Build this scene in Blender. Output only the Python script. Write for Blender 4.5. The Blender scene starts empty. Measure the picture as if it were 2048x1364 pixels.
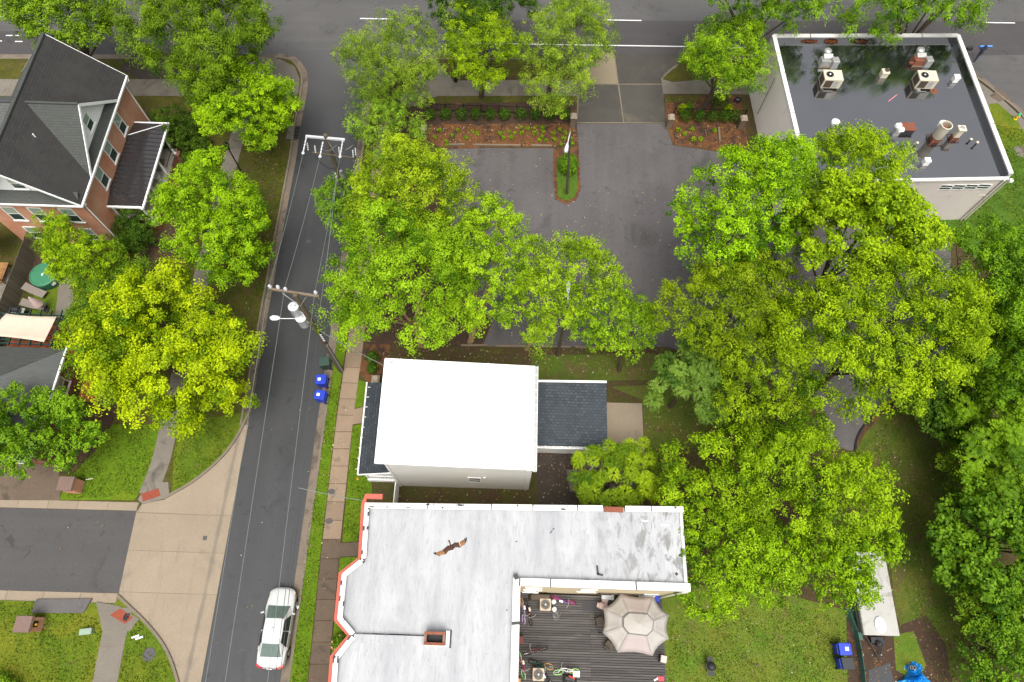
import bpy, bmesh, math, random
import numpy as np
from mathutils import Vector, Matrix
random.seed(7)
R_ = math.radians
SC = bpy.context.scene
COL = SC.collection

# ---------------------------------------------------------------- camera, sky, sun, exposure
FPX, CX, CY, CAMH = 1335.0, 1024.0, 682.0, 47.0          # drone camera 47 m above the street
_n = np.array([-19.0, -586.0, -FPX]); _n /= np.linalg.norm(_n)
_up = -_n
_fw = np.array([0, 0, -1.0]); _fw -= _fw.dot(_up) * _up; _fw /= np.linalg.norm(_fw)
_rt = np.cross(_fw, _up)
ROT = np.array([_rt, _fw, _up])
cam_d = bpy.data.cameras.new("camera"); cam = bpy.data.objects.new("camera", cam_d); COL.objects.link(cam)
cam_d.sensor_width = 36; cam_d.lens = FPX / 2048 * 36; cam_d.clip_end = 6000; cam_d.clip_start = 0.5
m4 = Matrix([list(ROT[i]) + [0] for i in range(3)] + [[0, 0, 0, 1]]); m4.translation = (0, 0, CAMH)
cam.matrix_world = m4
SC.camera = cam

SUN_EL, SUN_AZ = 70.0, 172.0            # soft sun behind cloud, from the south
w = bpy.data.worlds.new("World"); SC.world = w; w.use_nodes = True
nt = w.node_tree; nt.nodes.clear()
sky = nt.nodes.new("ShaderNodeTexSky"); sky.sky_type = 'NISHITA'; sky.sun_disc = False
sky.sun_elevation = R_(SUN_EL); sky.sun_rotation = R_(SUN_AZ); sky.air_density = 1.0; sky.dust_density = 6.0; sky.ozone_density = 1.0
hs = nt.nodes.new("ShaderNodeHueSaturation"); hs.inputs['Saturation'].default_value = 0.22   # grey overcast sky
bg = nt.nodes.new("ShaderNodeBackground"); bg.inputs['Strength'].default_value = 0.1
wo = nt.nodes.new("ShaderNodeOutputWorld")
nt.links.new(sky.outputs[0], hs.inputs['Color']); nt.links.new(hs.outputs[0], bg.inputs[0]); nt.links.new(bg.outputs[0], wo.inputs[0])
sd = bpy.data.lights.new("sun", 'SUN'); sd.energy = 1.3; sd.angle = R_(36); sd.color = (1, 0.965, 0.9)
sun = bpy.data.objects.new("sun", sd); COL.objects.link(sun)
sun.rotation_euler = (R_(90 - SUN_EL), 0, R_(180 - SUN_AZ))
SC.view_settings.view_transform = 'Standard'; SC.view_settings.look = 'None'
SC.view_settings.exposure = 1.13; SC.view_settings.gamma = 1.0
SC.view_settings.use_curve_mapping = False

# ---------------------------------------------------------------- measuring: photo pixel -> point at a known height
def G(px, py, z=0.0):
    d = ROT @ np.array([(px - CX) / FPX, -(py - CY) / FPX, -1.0])
    t = (z - CAMH) / d[2]
    return (d[0] * t, d[1] * t, z)
def gxy(px, py, z=0.0): return G(px, py, z)[:2]
def onx(px, py, x):
    d = ROT @ np.array([(px - CX) / FPX, -(py - CY) / FPX, -1.0]); t = x / d[0]
    return (x, d[1] * t, CAMH + d[2] * t)
def ony(px, py, y):
    d = ROT @ np.array([(px - CX) / FPX, -(py - CY) / FPX, -1.0]); t = y / d[1]
    return (d[0] * t, y, CAMH + d[2] * t)
def gp(pts, z=0.0): return [gxy(a, b, z) for a, b in pts]

# ---------------------------------------------------------------- mesh builder
ORG = {}
class MB:
    def __init__(s): s.v = []; s.f = []; s.mi = []
    def add(s, vs, fs, mi=0):
        o = len(s.v); s.v += [tuple(map(float, q)) for q in vs]
        for f in fs: s.f.append([i + o for i in f]); s.mi.append(mi)
        return s
    def b(s, x0, x1, y0, y1, z0, z1, mi=0):
        return s.add([(x0,y0,z0),(x1,y0,z0),(x1,y1,z0),(x0,y1,z0),(x0,y0,z1),(x1,y0,z1),(x1,y1,z1),(x0,y1,z1)],
                     [(3,2,1,0),(4,5,6,7),(0,1,5,4),(1,2,6,5),(2,3,7,6),(3,0,4,7)], mi)
    def box(s, c, d, rz=0, mi=0, tx=1.0, ty=1.0, rx=0, ry=0):     # box centred in xy, base at c.z; tx,ty taper of the top
        m = Matrix.Rotation(rz, 3, 'Z') @ Matrix.Rotation(ry, 3, 'Y') @ Matrix.Rotation(rx, 3, 'X')
        vs = []
        for z in (0, 1):
            for a, bb in ((-1,-1),(1,-1),(1,1),(-1,1)):
                k = (tx, ty) if z else (1, 1)
                p = m @ Vector((a * d[0] / 2 * k[0], bb * d[1] / 2 * k[1], z * d[2]))
                vs.append((c[0]+p.x, c[1]+p.y, c[2]+p.z))
        return s.add(vs, [(3,2,1,0),(4,5,6,7),(0,1,5,4),(1,2,6,5),(2,3,7,6),(3,0,4,7)], mi)
    def prism(s, poly, z0, z1, mi=0, taper=None):
        n = len(poly)
        if sum(poly[i][0]*poly[(i+1)%n][1]-poly[(i+1)%n][0]*poly[i][1] for i in range(n)) < 0: poly = poly[::-1]
        top = poly
        if taper is not None:
            cx = sum(p[0] for p in poly)/n; cy = sum(p[1] for p in poly)/n
            top = [(cx+(p[0]-cx)*taper, cy+(p[1]-cy)*taper) for p in poly]
        vs = [(p[0],p[1],z0) for p in poly] + [(p[0],p[1],z1) for p in top]
        fs = [list(range(n))[::-1], list(range(n, 2*n))] + [(i,(i+1)%n,n+(i+1)%n,n+i) for i in range(n)]
        return s.add(vs, fs, mi)
    def tube(s, pts, r, n=6, mi=0, cap=True, sq=None):
        pts = [Vector(p) for p in pts]; m = len(pts)
        rr = r if isinstance(r, (list, tuple)) else [r]*m
        vs = []; fs = []; u = None
        for i, p in enumerate(pts):
            t = (pts[min(i+1,m-1)] - pts[max(i-1,0)])
            if t.length < 1e-9: t = Vector((0,0,1))
            t.normalize()
            if u is None:
                a = Vector((0,0,1)) if abs(t.z) < .9 else Vector((1,0,0)); u = t.cross(a).normalized()
            else:
                u = (u - t*u.dot(t))
                u = u.normalized() if u.length > 1e-6 else t.orthogonal().normalized()
            w_ = t.cross(u)
            for k in range(n):
                a = 2*math.pi*(k+.5)/n
                vs.append(p + u*math.cos(a)*rr[i] + w_*math.sin(a)*rr[i]*(sq or 1))
        for i in range(m-1):
            for k in range(n): fs.append((i*n+k, i*n+(k+1)%n, (i+1)*n+(k+1)%n, (i+1)*n+k))
        if cap: fs += [tuple(range(n))[::-1], tuple(range((m-1)*n, m*n))]
        return s.add(vs, fs, mi)
    def lathe(s, c, prof, n=16, mi=0, sx=1, sy=1, cap=True):       # prof: list of (radius, z)
        vs = []; fs = []; m = len(prof)
        for r, z in prof:
            for k in range(n):
                a = 2*math.pi*k/n; vs.append((c[0]+r*sx*math.cos(a), c[1]+r*sy*math.sin(a), c[2]+z))
        for i in range(m-1):
            for k in range(n): fs.append((i*n+k, i*n+(k+1)%n, (i+1)*n+(k+1)%n, (i+1)*n+k))
        if cap: fs += [tuple(range(n))[::-1], tuple(range((m-1)*n, m*n))]
        return s.add(vs, fs, mi)
    def torus(s, c, R, r, ax=(0,0,1), n=20, m=6, mi=0):
        q = Vector((0,0,1)).rotation_difference(Vector(ax).normalized()); vs = []; fs = []
        for i in range(n):
            a = 2*math.pi*i/n
            for k in range(m):
                t = 2*math.pi*k/m
                p = q @ Vector(((R+r*math.cos(t))*math.cos(a), (R+r*math.cos(t))*math.sin(a), r*math.sin(t)))
                vs.append((c[0]+p.x, c[1]+p.y, c[2]+p.z))
        for i in range(n):
            for k in range(m): fs.append((i*m+k, ((i+1)%n)*m+k, ((i+1)%n)*m+(k+1)%m, i*m+(k+1)%m))
        return s.add(vs, fs, mi)
    def disc(s, c, R, r0, ax, n=20, th=.01, mi=0):
        a = Vector(ax).normalized(); p = Vector(c)
        return s.tube([p - a*th/2, p + a*th/2], R, n, mi)
    def sheet(s, pts, mi=0): return s.add(pts, [tuple(range(len(pts)))], mi)
    def build(s, name, mat, parent=None, smooth=False, bevel=0, norm=True):
        me = bpy.data.meshes.new(name)
        v = np.array(s.v, dtype=float)
        if parent is None:
            o3 = np.array([(v[:,0].min()+v[:,0].max())/2, (v[:,1].min()+v[:,1].max())/2, v[:,2].min()])
        else: o3 = np.array(ORG[parent])
        me.from_pydata([tuple(q) for q in (v - o3)], [], s.f)
        mats = mat if isinstance(mat, (list, tuple)) else [mat]
        for q in mats: me.materials.append(q)
        if len(mats) > 1: me.polygons.foreach_set('material_index', s.mi)
        if norm:
            bm = bmesh.new(); bm.from_mesh(me); bmesh.ops.recalc_face_normals(bm, faces=bm.faces); bm.to_mesh(me); bm.free()
        if smooth: me.polygons.foreach_set('use_smooth', [True]*len(me.polygons)); me.set_sharp_from_angle(angle=R_(42))
        o = bpy.data.objects.new(name, me); COL.objects.link(o)
        ORG[o] = tuple(o3)
        if parent is None: o.location = o3
        else: o.parent = parent
        if bevel:
            bv = o.modifiers.new('bevel', 'BEVEL'); bv.width = bevel; bv.segments = 2; bv.limit_method = 'ANGLE'; bv.angle_limit = R_(40)
        return o
def tag(o, label, cat=None, group=None, kind=None):
    if label: o['label'] = label
    if cat: o['category'] = cat
    if group: o['group'] = group
    if kind: o['kind'] = kind
    return o
def thing(name, loc, label, cat, group=None, rz=0, local=False):
    o = bpy.data.objects.new(name, None); o.empty_display_size = .3; COL.objects.link(o)
    o.location = loc; o.rotation_euler = (0, 0, rz)
    ORG[o] = (0,0,0) if local else tuple(map(float, loc))
    return tag(o, label, cat, group)
def copy_tree(o, parent=None):
    c = o.copy(); COL.objects.link(c); c.parent = parent
    for ch in list(o.children): copy_tree(ch, c)
    return c
def struct(o, label=None): return tag(o, label, kind='structure')

# ---------------------------------------------------------------- materials
def NN(nt, typ, **kw):
    n = nt.nodes.new(typ)
    for k, v in kw.items():
        if k.startswith('_'): setattr(n, k[1:], v)
        else:
            key = int(k[1:]) if k[0] == 'i' and k[1:].isdigit() else k.replace('__', ' ')
            if hasattr(v, 'node'): nt.links.new(v, n.inputs[key])
            else: n.inputs[key].default_value = v
    return n
def rgba(c): return (c[0], c[1], c[2], 1)
def base_mat(name, rough=.8, spec=.3, metal=0):
    m = bpy.data.materials.new(name); m.use_nodes = True
    nt = m.node_tree; p = nt.nodes['Principled BSDF']
    p.inputs['Roughness'].default_value = rough; p.inputs['IOR'].default_value = 2.3 if name == 'wet_black_roof' else 1.5; p.inputs['Specular IOR Level'].default_value = spec; p.inputs['Metallic'].default_value = metal
    return m, nt, p
def noise(nt, vec, scale, detail=4, rough=.6, dist=0):
    n = NN(nt, 'ShaderNodeTexNoise', Scale=scale, Detail=detail, Roughness=rough, Distortion=dist)
    nt.links.new(vec, n.inputs['Vector']); return n.outputs['Fac']
def ramp(nt, fac, lo, hi, a=0., b=1.):
    n = NN(nt, 'ShaderNodeMapRange', i1=lo, i2=hi, i3=a, i4=b); nt.links.new(fac, n.inputs[0]); return n.outputs[0]
def mix(nt, fac, a, b, blend='MIX'):
    n = nt.nodes.new('ShaderNodeMix'); n.data_type = 'RGBA'; n.blend_type = blend
    for k, v in ((0, fac), (6, a), (7, b)):
        if hasattr(v, 'node'): nt.links.new(v, n.inputs[k])
        else: n.inputs[k].default_value = rgba(v) if isinstance(v, tuple) and len(v) == 3 else v
    return n.outputs[2]
def math_(nt, op, a, b=0.):
    n = NN(nt, 'ShaderNodeMath', _operation=op)
    for k, v in ((0, a), (1, b)):
        if hasattr(v, 'node'): nt.links.new(v, n.inputs[k])
        else: n.inputs[k].default_value = v
    return n.outputs[0]
def posvec(nt, s=(1,1,1)):
    g = nt.nodes.new('ShaderNodeNewGeometry')
    if s == (1,1,1): return g.outputs['Position']
    mp = NN(nt, 'ShaderNodeMapping', Scale=s); nt.links.new(g.outputs['Position'], mp.inputs[0]); return mp.outputs[0]
def bump(nt, p, h, strength=.3, dist=.02):
    b = NN(nt, 'ShaderNodeBump', Strength=strength, Distance=dist); nt.links.new(h, b.inputs['Height']); nt.links.new(b.outputs[0], p.inputs['Normal'])
def nmat(name, c1, c2=None, s1=.6, s2=9., rough=.8, spec=.3, metal=0, stretch=(1,1,1), bmp=0, objvar=0, stain=None, stain_s=.4, stain_lo=.55, grain=0, rvar=0):
    m, nt, p = base_mat(name, rough, spec, metal)
    if c2 is None: c2 = tuple(q*.8 for q in c1)
    v = posvec(nt, stretch)
    n1 = noise(nt, v, s1, 5, .6, .3); n2 = noise(nt, v, s2, 3)
    f = math_(nt, 'ADD', ramp(nt, n1, .3, .7, 0, .6), ramp(nt, n2, .3, .7, 0, .4))
    c = mix(nt, f, c1, c2)
    if stain:
        st = ramp(nt, noise(nt, v, stain_s, 6, .65, .8), stain_lo, stain_lo+.14)
        c = mix(nt, st, c, stain)
    if grain:
        gr = ramp(nt, noise(nt, posvec(nt), 22, 2, .8), .25, .75, 1-grain, 1+grain)
        cb = NN(nt, 'ShaderNodeCombineColor'); [nt.links.new(gr, cb.inputs[i]) for i in range(3)]
        c = mix(nt, 1.0, c, cb.outputs[0], 'MULTIPLY')
    if objvar:
        oi = nt.nodes.new('ShaderNodeObjectInfo')
        h = NN(nt, 'ShaderNodeHueSaturation'); nt.links.new(c, h.inputs['Color']); nt.links.new(ramp(nt, oi.outputs['Random'], 0, 1, 1-objvar, 1+objvar), h.inputs['Value']); c = h.outputs[0]
    nt.links.new(c, p.inputs['Base Color'])
    if rvar: nt.links.new(ramp(nt, n1, .3, .7, rough-rvar, rough+rvar), p.inputs['Roughness'])
    if bmp: bump(nt, p, n2, bmp)
    return m
def brickmat(name, c1, c2, mortar, bw, bh, axes='wall', rough=.85, msize=.012, dark=None, bstr=.4):
    m, nt, p = base_mat(name, rough, .25)
    g = nt.nodes.new('ShaderNodeNewGeometry'); sp = NN(nt, 'ShaderNodeSeparateXYZ'); nt.links.new(g.outputs['Position'], sp.inputs[0])
    cv = nt.nodes.new('ShaderNodeCombineXYZ')
    if axes == 'wall': a = math_(nt, 'ADD', sp.outputs[0], sp.outputs[1]); b_ = sp.outputs[2]
    elif axes == 'yx': a, b_ = sp.outputs[1], sp.outputs[0]
    elif axes == 'xy': a, b_ = sp.outputs[0], sp.outputs[1]
    nt.links.new(a, cv.inputs[0]); nt.links.new(b_, cv.inputs[1])
    bt = NN(nt, 'ShaderNodeTexBrick', Color1=rgba(c1), Color2=rgba(c2), Mortar=rgba(mortar), Scale=1.0, Bias=0.0)
    bt.inputs['Mortar Size'].default_value = msize; bt.inputs['Brick Width'].default_value = bw; bt.inputs['Row Height'].default_value = bh; bt.inputs['Mortar Smooth'].default_value = .2
    nt.links.new(cv.outputs[0], bt.inputs['Vector'])
    n1 = noise(nt, g.outputs['Position'], .8, 5, .6, .4)
    c = mix(nt, ramp(nt, n1, .35, .7, 0, .7), bt.outputs['Color'], dark or tuple(q*.65 for q in c1))
    nt.links.new(c, p.inputs['Base Color'])
    bump(nt, p, bt.outputs['Fac'], -bstr, .01)
    return m
def grassmat(name, lush, dry, soil, soil_amt=.45, dry_amt=.5, s=.35):
    m, nt, p = base_mat(name, .9, .15)
    v = posvec(nt)
    n1 = noise(nt, v, s, 6, .6, .6); n2 = noise(nt, v, 2.2, 5, .7); n3 = noise(nt, v, 14, 3, .75); n4 = noise(nt, v, s*1.7, 6, .65, 1.0)
    c = mix(nt, ramp(nt, n1, dry_amt-.12, dry_amt+.14), lush, dry)
    c = mix(nt, ramp(nt, n2, .3, .72, 0, .55), c, tuple(q*.55 for q in lush))
    if soil_amt > 0: c = mix(nt, ramp(nt, n4, 1-soil_amt-.08, 1-soil_amt+.12), c, soil)
    gr = ramp(nt, n3, .3, .7, .6, 1.45)
    cb = NN(nt, 'ShaderNodeCombineColor'); [nt.links.new(gr, cb.inputs[i]) for i in range(3)]
    c = mix(nt, 1.0, c, cb.outputs[0], 'MULTIPLY')
    nt.links.new(c, p.inputs['Base Color']); bump(nt, p, n3, .8, .06)
    return m
def asphalt(name, c1, c2, rough=.7, streak=True, spec=.4, wet=0, patch=None):
    m, nt, p = base_mat(name, rough, spec)
    v = posvec(nt); vs = posvec(nt, (1.1, .06, 1) if streak == 'y' else (.06, 1.1, 1))
    n1 = noise(nt, v, .25, 6, .6, .5); n2 = noise(nt, v, 7, 4, .8); n3 = noise(nt, vs, 1.0, 4, .6)
    f = math_(nt, 'ADD', ramp(nt, n1, .3, .7, 0, .5), ramp(nt, n3, .3, .7, 0, .5))
    c = mix(nt, f, c1, c2)
    if patch: c = mix(nt, ramp(nt, noise(nt, v, .16, 5, .6, 1.2), .56, .68, 0, .8), c, patch)
    c = mix(nt, ramp(nt, noise(nt, v, .55, 6, .65, .8), .58, .7, 0, .45), c, tuple(q*.55 for q in c1))
    c = mix(nt, ramp(nt, noise(nt, v, 1.3, 5, .7, .5), .62, .72, 0, .4), c, tuple(q*1.5 for q in c2))
    c = mix(nt, ramp(nt, noise(nt, v, .9, 3, .5, 2.5), .66, .69, 0, .5), c, tuple(q*.4 for q in c1))
    gr = ramp(nt, noise(nt, v, 26, 2, .9), .25, .75, .72, 1.3)
    gr = math_(nt, 'MULTIPLY', gr, ramp(nt, n2, .3, .7, .88, 1.12))
    cb = NN(nt, 'ShaderNodeCombineColor'); [nt.links.new(gr, cb.inputs[i]) for i in range(3)]
    c = mix(nt, 1.0, c, cb.outputs[0], 'MULTIPLY')
    nt.links.new(c, p.inputs['Base Color'])
    if wet: nt.links.new(ramp(nt, n1, .35, .65, rough-wet, rough), p.inputs['Roughness'])
    bump(nt, p, n2, .25, .01)
    return m
def leafmat(name):
    m = bpy.data.materials.new(name); m.use_nodes = True; nt = m.node_tree; p = nt.nodes['Principled BSDF']
    at = NN(nt, 'ShaderNodeAttribute', _attribute_name='tint')
    p.inputs['Roughness'].default_value = .55; p.inputs['Specular IOR Level'].default_value = .12
    nt.links.new(at.outputs['Color'], p.inputs['Base Color'])
    tr = nt.nodes.new('ShaderNodeBsdfTranslucent'); h = NN(nt, 'ShaderNodeHueSaturation', Hue=.495, Saturation=1.1, Value=1.1); nt.links.new(at.outputs['Color'], h.inputs['Color']); nt.links.new(h.outputs[0], tr.inputs[0])
    ms = NN(nt, 'ShaderNodeMixShader', Fac=.34); nt.links.new(p.outputs[0], ms.inputs[1]); nt.links.new(tr.outputs[0], ms.inputs[2])
    nt.links.new(ms.outputs[0], nt.nodes['Material Output'].inputs[0])
    return m

M = {}
M['street'] = asphalt('street_asphalt', (0.0265,0.0269,0.0285), (0.0432,0.0432,0.0447), streak='y', rough=.62, wet=.18)
M['road'] = asphalt('road_asphalt', (0.0598,0.0577,0.0563), (0.088,0.0845,0.0817), streak='x', rough=.7)
def junction():
    m = M['street']; nt = m.node_tree; p = nt.nodes['Principled BSDF']; src = p.inputs['Base Color'].links[0].from_socket; v = posvec(nt); sp = NN(nt, 'ShaderNodeSeparateXYZ'); nt.links.new(v, sp.inputs[0])
    y = math_(nt, 'ADD', math_(nt, 'SUBTRACT', sp.outputs[1], math_(nt, 'MULTIPLY', sp.outputs[0], .0417)), math_(nt, 'MULTIPLY', math_(nt, 'SUBTRACT', noise(nt, v, .5, 5), .5), 3.0))
    nt.links.new(mix(nt, ramp(nt, y, 41., 50.2, 0, .95), src, (.07,.068,.066)), p.inputs['Base Color'])
junction()
M['bike'] = asphalt('bike_lane_asphalt', (0.0422,0.0387,0.0387), (0.0563,0.0514,0.0507), streak='x')
M['lot'] = asphalt('lot_asphalt', (0.0674,0.0617,0.0617), (0.101,0.0897,0.0897), streak='y', rough=.6, wet=.15, patch=(0.04,0.0413,0.0375))
M['side'] = asphalt('side_road_asphalt', (0.0465,0.0442,0.0429), (0.0639,0.0604,0.0581), streak='x')
M['conc'] = nmat('concrete_tan', (0.268,0.216,0.155), (0.22,0.175,0.127), .5, 6, .85, stain=(0.163,0.134,0.102), stain_s=.35, stain_lo=.58, grain=.12, objvar=.05, bmp=.1)
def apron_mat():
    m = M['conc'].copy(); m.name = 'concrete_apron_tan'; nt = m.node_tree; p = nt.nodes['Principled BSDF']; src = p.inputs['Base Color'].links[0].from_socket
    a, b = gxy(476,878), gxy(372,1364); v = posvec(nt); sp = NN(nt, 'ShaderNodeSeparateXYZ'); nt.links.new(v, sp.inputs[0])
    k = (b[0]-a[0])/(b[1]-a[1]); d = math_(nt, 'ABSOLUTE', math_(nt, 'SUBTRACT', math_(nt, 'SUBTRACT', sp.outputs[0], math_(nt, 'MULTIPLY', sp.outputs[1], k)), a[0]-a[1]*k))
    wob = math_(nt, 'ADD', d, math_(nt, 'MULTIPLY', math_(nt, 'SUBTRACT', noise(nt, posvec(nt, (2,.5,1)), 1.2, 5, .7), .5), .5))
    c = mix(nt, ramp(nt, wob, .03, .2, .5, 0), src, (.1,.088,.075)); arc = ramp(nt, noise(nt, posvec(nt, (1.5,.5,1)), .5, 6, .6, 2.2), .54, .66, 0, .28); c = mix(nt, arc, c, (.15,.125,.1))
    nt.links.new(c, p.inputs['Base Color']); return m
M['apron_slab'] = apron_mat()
M['concg'] = nmat('concrete_grey', (0.174,0.152,0.122), (0.126,0.111,0.0925), .6, 7, .85, stain=(0.0814,0.0703,0.0592), stain_s=.5, stain_lo=.56, grain=.15, objvar=.1, bmp=.1)
M['concd'] = nmat('concrete_dark_brown', (0.118,0.0851,0.0577), (0.0814,0.0592,0.0429), .7, 7, .85, stain=(0.0444,0.0407,0.0296), stain_s=.6, grain=.2, objvar=.12, bmp=.1)
M['sidew'] = nmat('sidewalk_tan', (0.252,0.181,0.122), (0.192,0.141,0.0962), .5, 7, .85, stain=(0.126,0.0962,0.0666), stain_s=.7, stain_lo=.58, grain=.12, objvar=.12, bmp=.1)
M['gutter'] = nmat('gutter_concrete', (0.178,0.137,0.0999), (0.118,0.0925,0.0703), .8, 6, .7, stain=(0.0666,0.0518,0.0407), stain_s=.6, stain_lo=.5, grain=.15, objvar=.08)
M['apron'] = nmat('driveway_concrete_grey', (0.0688,0.0619,0.0505), (0.0459,0.0422,0.0367), .5, 6, .75, stain=(0.0918,0.0806,0.0596), stain_s=.3, grain=.12, objvar=.1)
M['apronb'] = nmat('driveway_concrete_pale', (0.22,0.18,0.117), (0.18,0.147,0.0963), .5, 6, .8, stain=(0.133,0.106,0.0733), stain_s=.6, stain_lo=.62, grain=.1)
M['kerb'] = nmat('kerb_concrete', (0.192,0.159,0.118), (0.126,0.104,0.0777), .9, 6, .85, grain=.15)
M['paint'] = nmat('road_paint', (.75,.75,.73), (.6,.6,.58), 1, 12, .6, stain=(.3,.3,.3), stain_s=3, stain_lo=.62)
M['tactile'] = brickmat('red_tactile_pad', (0.286,0.068,0.0374), (0.258,0.0578,0.0306), (0.204,0.0476,0.0272), .06, .06, 'xy', bstr=.6)
M['lawn'] = grassmat('lawn_green', (.085,.135,.008), (.15,.155,.012), (.09,.068,.026), .32, .54)
M['lawnv'] = grassmat('verge_lush_green', (0.0929,0.166,0.00662), (0.126,0.166,0.00929), (0.0795,0.0662,0.0199), .2, .6, .6)
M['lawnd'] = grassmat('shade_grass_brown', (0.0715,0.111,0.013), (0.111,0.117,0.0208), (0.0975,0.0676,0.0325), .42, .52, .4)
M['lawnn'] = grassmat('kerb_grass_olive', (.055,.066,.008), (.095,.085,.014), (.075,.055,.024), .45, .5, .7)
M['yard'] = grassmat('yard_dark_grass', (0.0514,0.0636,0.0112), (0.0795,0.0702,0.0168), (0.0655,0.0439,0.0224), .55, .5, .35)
M['lawnr'] = grassmat('back_lawn', (0.0891,0.151,0.0142), (0.133,0.151,0.0196), (0.106,0.0891,0.0311), .36, .5, .4)
M['clover'] = grassmat('clover_green', (.06,.125,.012), (.085,.135,.014), (.07,.1,.02), 0, .55, .6)
M['mulch'] = nmat('mulch_brown', (0.0638,0.0382,0.0238), (0.0357,0.0213,0.0145), 1.2, 14, .95, stain=(0.119,0.0595,0.0255), stain_s=1.2, stain_lo=.55, grain=.5, bmp=.6)
M['litter'] = nmat('leaf_litter_orange', (0.162,0.068,0.0238), (0.085,0.0382,0.017), 1.0, 10, .95, stain=(0.0382,0.0238,0.017), stain_s=.9, stain_lo=.47, grain=.5, bmp=.6)
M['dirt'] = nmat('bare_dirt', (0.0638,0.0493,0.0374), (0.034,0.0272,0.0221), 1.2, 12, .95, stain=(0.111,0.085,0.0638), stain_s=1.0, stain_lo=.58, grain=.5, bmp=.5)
M['ground'] = grassmat('ground_earth', (0.0595,0.0723,0.0119), (0.0935,0.085,0.0213), (0.0765,0.0553,0.0298), .5, .5, .3)
M['brick'] = brickmat('orange_brick', (.56,.215,.10), (.43,.15,.07), (.55,.42,.31), .22, .075, 'wall', dark=(.46,.165,.085), msize=.016)
M['brickd'] = brickmat('dark_red_brick', (.27,.085,.045), (.22,.07,.04), (.25,.18,.14), .2, .068, 'wall')
M['white'] = nmat('white_paint', (.8,.8,.78), (.74,.74,.72), 1, 8, .5, objvar=.02)
def membrane():
    m, nt, p = base_mat('white_membrane', .55, .3); v = posvec(nt); sp = NN(nt, 'ShaderNodeSeparateXYZ'); nt.links.new(v, sp.inputs[0])
    fr = math_(nt, 'FRACT', math_(nt, 'MULTIPLY', sp.outputs[0], .42)); seam = ramp(nt, math_(nt, 'ABSOLUTE', math_(nt, 'SUBTRACT', fr, .5)), .485, .5)
    c = mix(nt, ramp(nt, noise(nt, posvec(nt, (1,.25,1)), .8, 6, .65, .4), .35, .7), (.52,.52,.517), (.47,.47,.465)); c = mix(nt, math_(nt, 'MULTIPLY', seam, .5), c, (.38,.38,.38)); c = mix(nt, ramp(nt, noise(nt, v, 2.6, 5, .7), .66, .74, 0, .5), c, (.3,.3,.28))
    nt.links.new(c, p.inputs['Base Color']); bump(nt, p, seam, .3, .02); return m
M['whitew'] = membrane()
M['green_glass'] = nmat('window_glass', (.045,.07,.055), (.03,.05,.04), .8, 3, .08, .6)
M['blind_glass'] = nmat('window_glass_pale_blind', (.3,.38,.3), (.26,.34,.27), .8, 20, .12, .5, stretch=(1,1,8))
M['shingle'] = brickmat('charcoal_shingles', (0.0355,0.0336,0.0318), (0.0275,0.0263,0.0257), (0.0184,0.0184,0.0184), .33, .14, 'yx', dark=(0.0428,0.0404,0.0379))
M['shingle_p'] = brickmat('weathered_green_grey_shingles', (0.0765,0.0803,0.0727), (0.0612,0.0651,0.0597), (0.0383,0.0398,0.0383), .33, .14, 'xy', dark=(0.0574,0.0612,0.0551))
M['shingle_l'] = brickmat('pale_grey_shingles', (0.111,0.115,0.111), (0.0892,0.0935,0.0909), (0.0595,0.0595,0.0595), .33, .14, 'xy', dark=(0.0935,0.0978,0.0935))
M['shingle_b'] = brickmat('blue_grey_shingles', (0.0607,0.0714,0.0821), (0.0322,0.0385,0.0457), (0.0215,0.025,0.03), .3, .2, 'xy', dark=(0.0428,0.0514,0.0607), msize=.022)
M['shingle_by'] = brickmat('blue_grey_shingles_porch', (0.0506,0.0595,0.0684), (0.0268,0.0321,0.0381), (0.0179,0.0208,0.025), .3, .2, 'yx', dark=(0.0357,0.0428,0.0506), msize=.022)
M['seam'] = nmat('charcoal_standing_seam_metal', (.034,.03,.03), (.026,.023,.024), .5, 6, .12, .9, rvar=.04)
def silver():
    m, nt, p = base_mat('silver_white_roof_coating', .6, .3)
    v = posvec(nt, (1.6,.3,1)); v1 = posvec(nt); n1 = noise(nt, v, .6, 6, .65, .3); n2 = noise(nt, v, 4.5, 4, .7); n3 = noise(nt, v1, .5, 6, .6, .6)
    c = mix(nt, ramp(nt, n1, .32, .68), (.285,.29,.303), (.4,.405,.413)); c = mix(nt, ramp(nt, n2, .52, .72, 0, .55), c, (.2,.205,.213)); c = mix(nt, ramp(nt, n3, .55, .7, 0, .5), c, (.4,.405,.41))
    sp = NN(nt, 'ShaderNodeSeparateXYZ'); nt.links.new(v1, sp.inputs[0]); east = ramp(nt, sp.outputs[0], 3.5, 8.5)
    gr = ramp(nt, noise(nt, posvec(nt, (1.3,.6,1)), 1.5, 6, .7, .6), .5, .6); c = mix(nt, math_(nt, 'MULTIPLY', math_(nt, 'MULTIPLY', gr, east), .75), c, (.13,.125,.115))
    c = mix(nt, ramp(nt, noise(nt, posvec(nt, (2.2,.8,1)), 5.5, 4, .75), .63, .7, 0, .5), c, (.12,.122,.128)); c = mix(nt, ramp(nt, noise(nt, v1, 9, 3, .8), .66, .74, 0, .5), c, (.14,.14,.145))
    nt.links.new(c, p.inputs['Base Color']); bump(nt, p, n2, .15); return m
M['silver'] = silver()
M['coping'] = nmat('white_coping', (0.697,0.68,0.646), (0.629,0.612,0.578), 1.5, 8, .55, stain=(0.383,0.365,0.34), stain_s=2.2, stain_lo=.68, objvar=.04)
M['tar'] = nmat('black_tar_patch', (.03,.03,.033), (.05,.05,.055), 3, 12, .5)
M['redtrim'] = nmat('red_cornice_paint', (.43,.11,.075), (.36,.085,.058), 1, 9, .7, stain=(.25,.08,.06), stain_s=2, stain_lo=.62)
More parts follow.
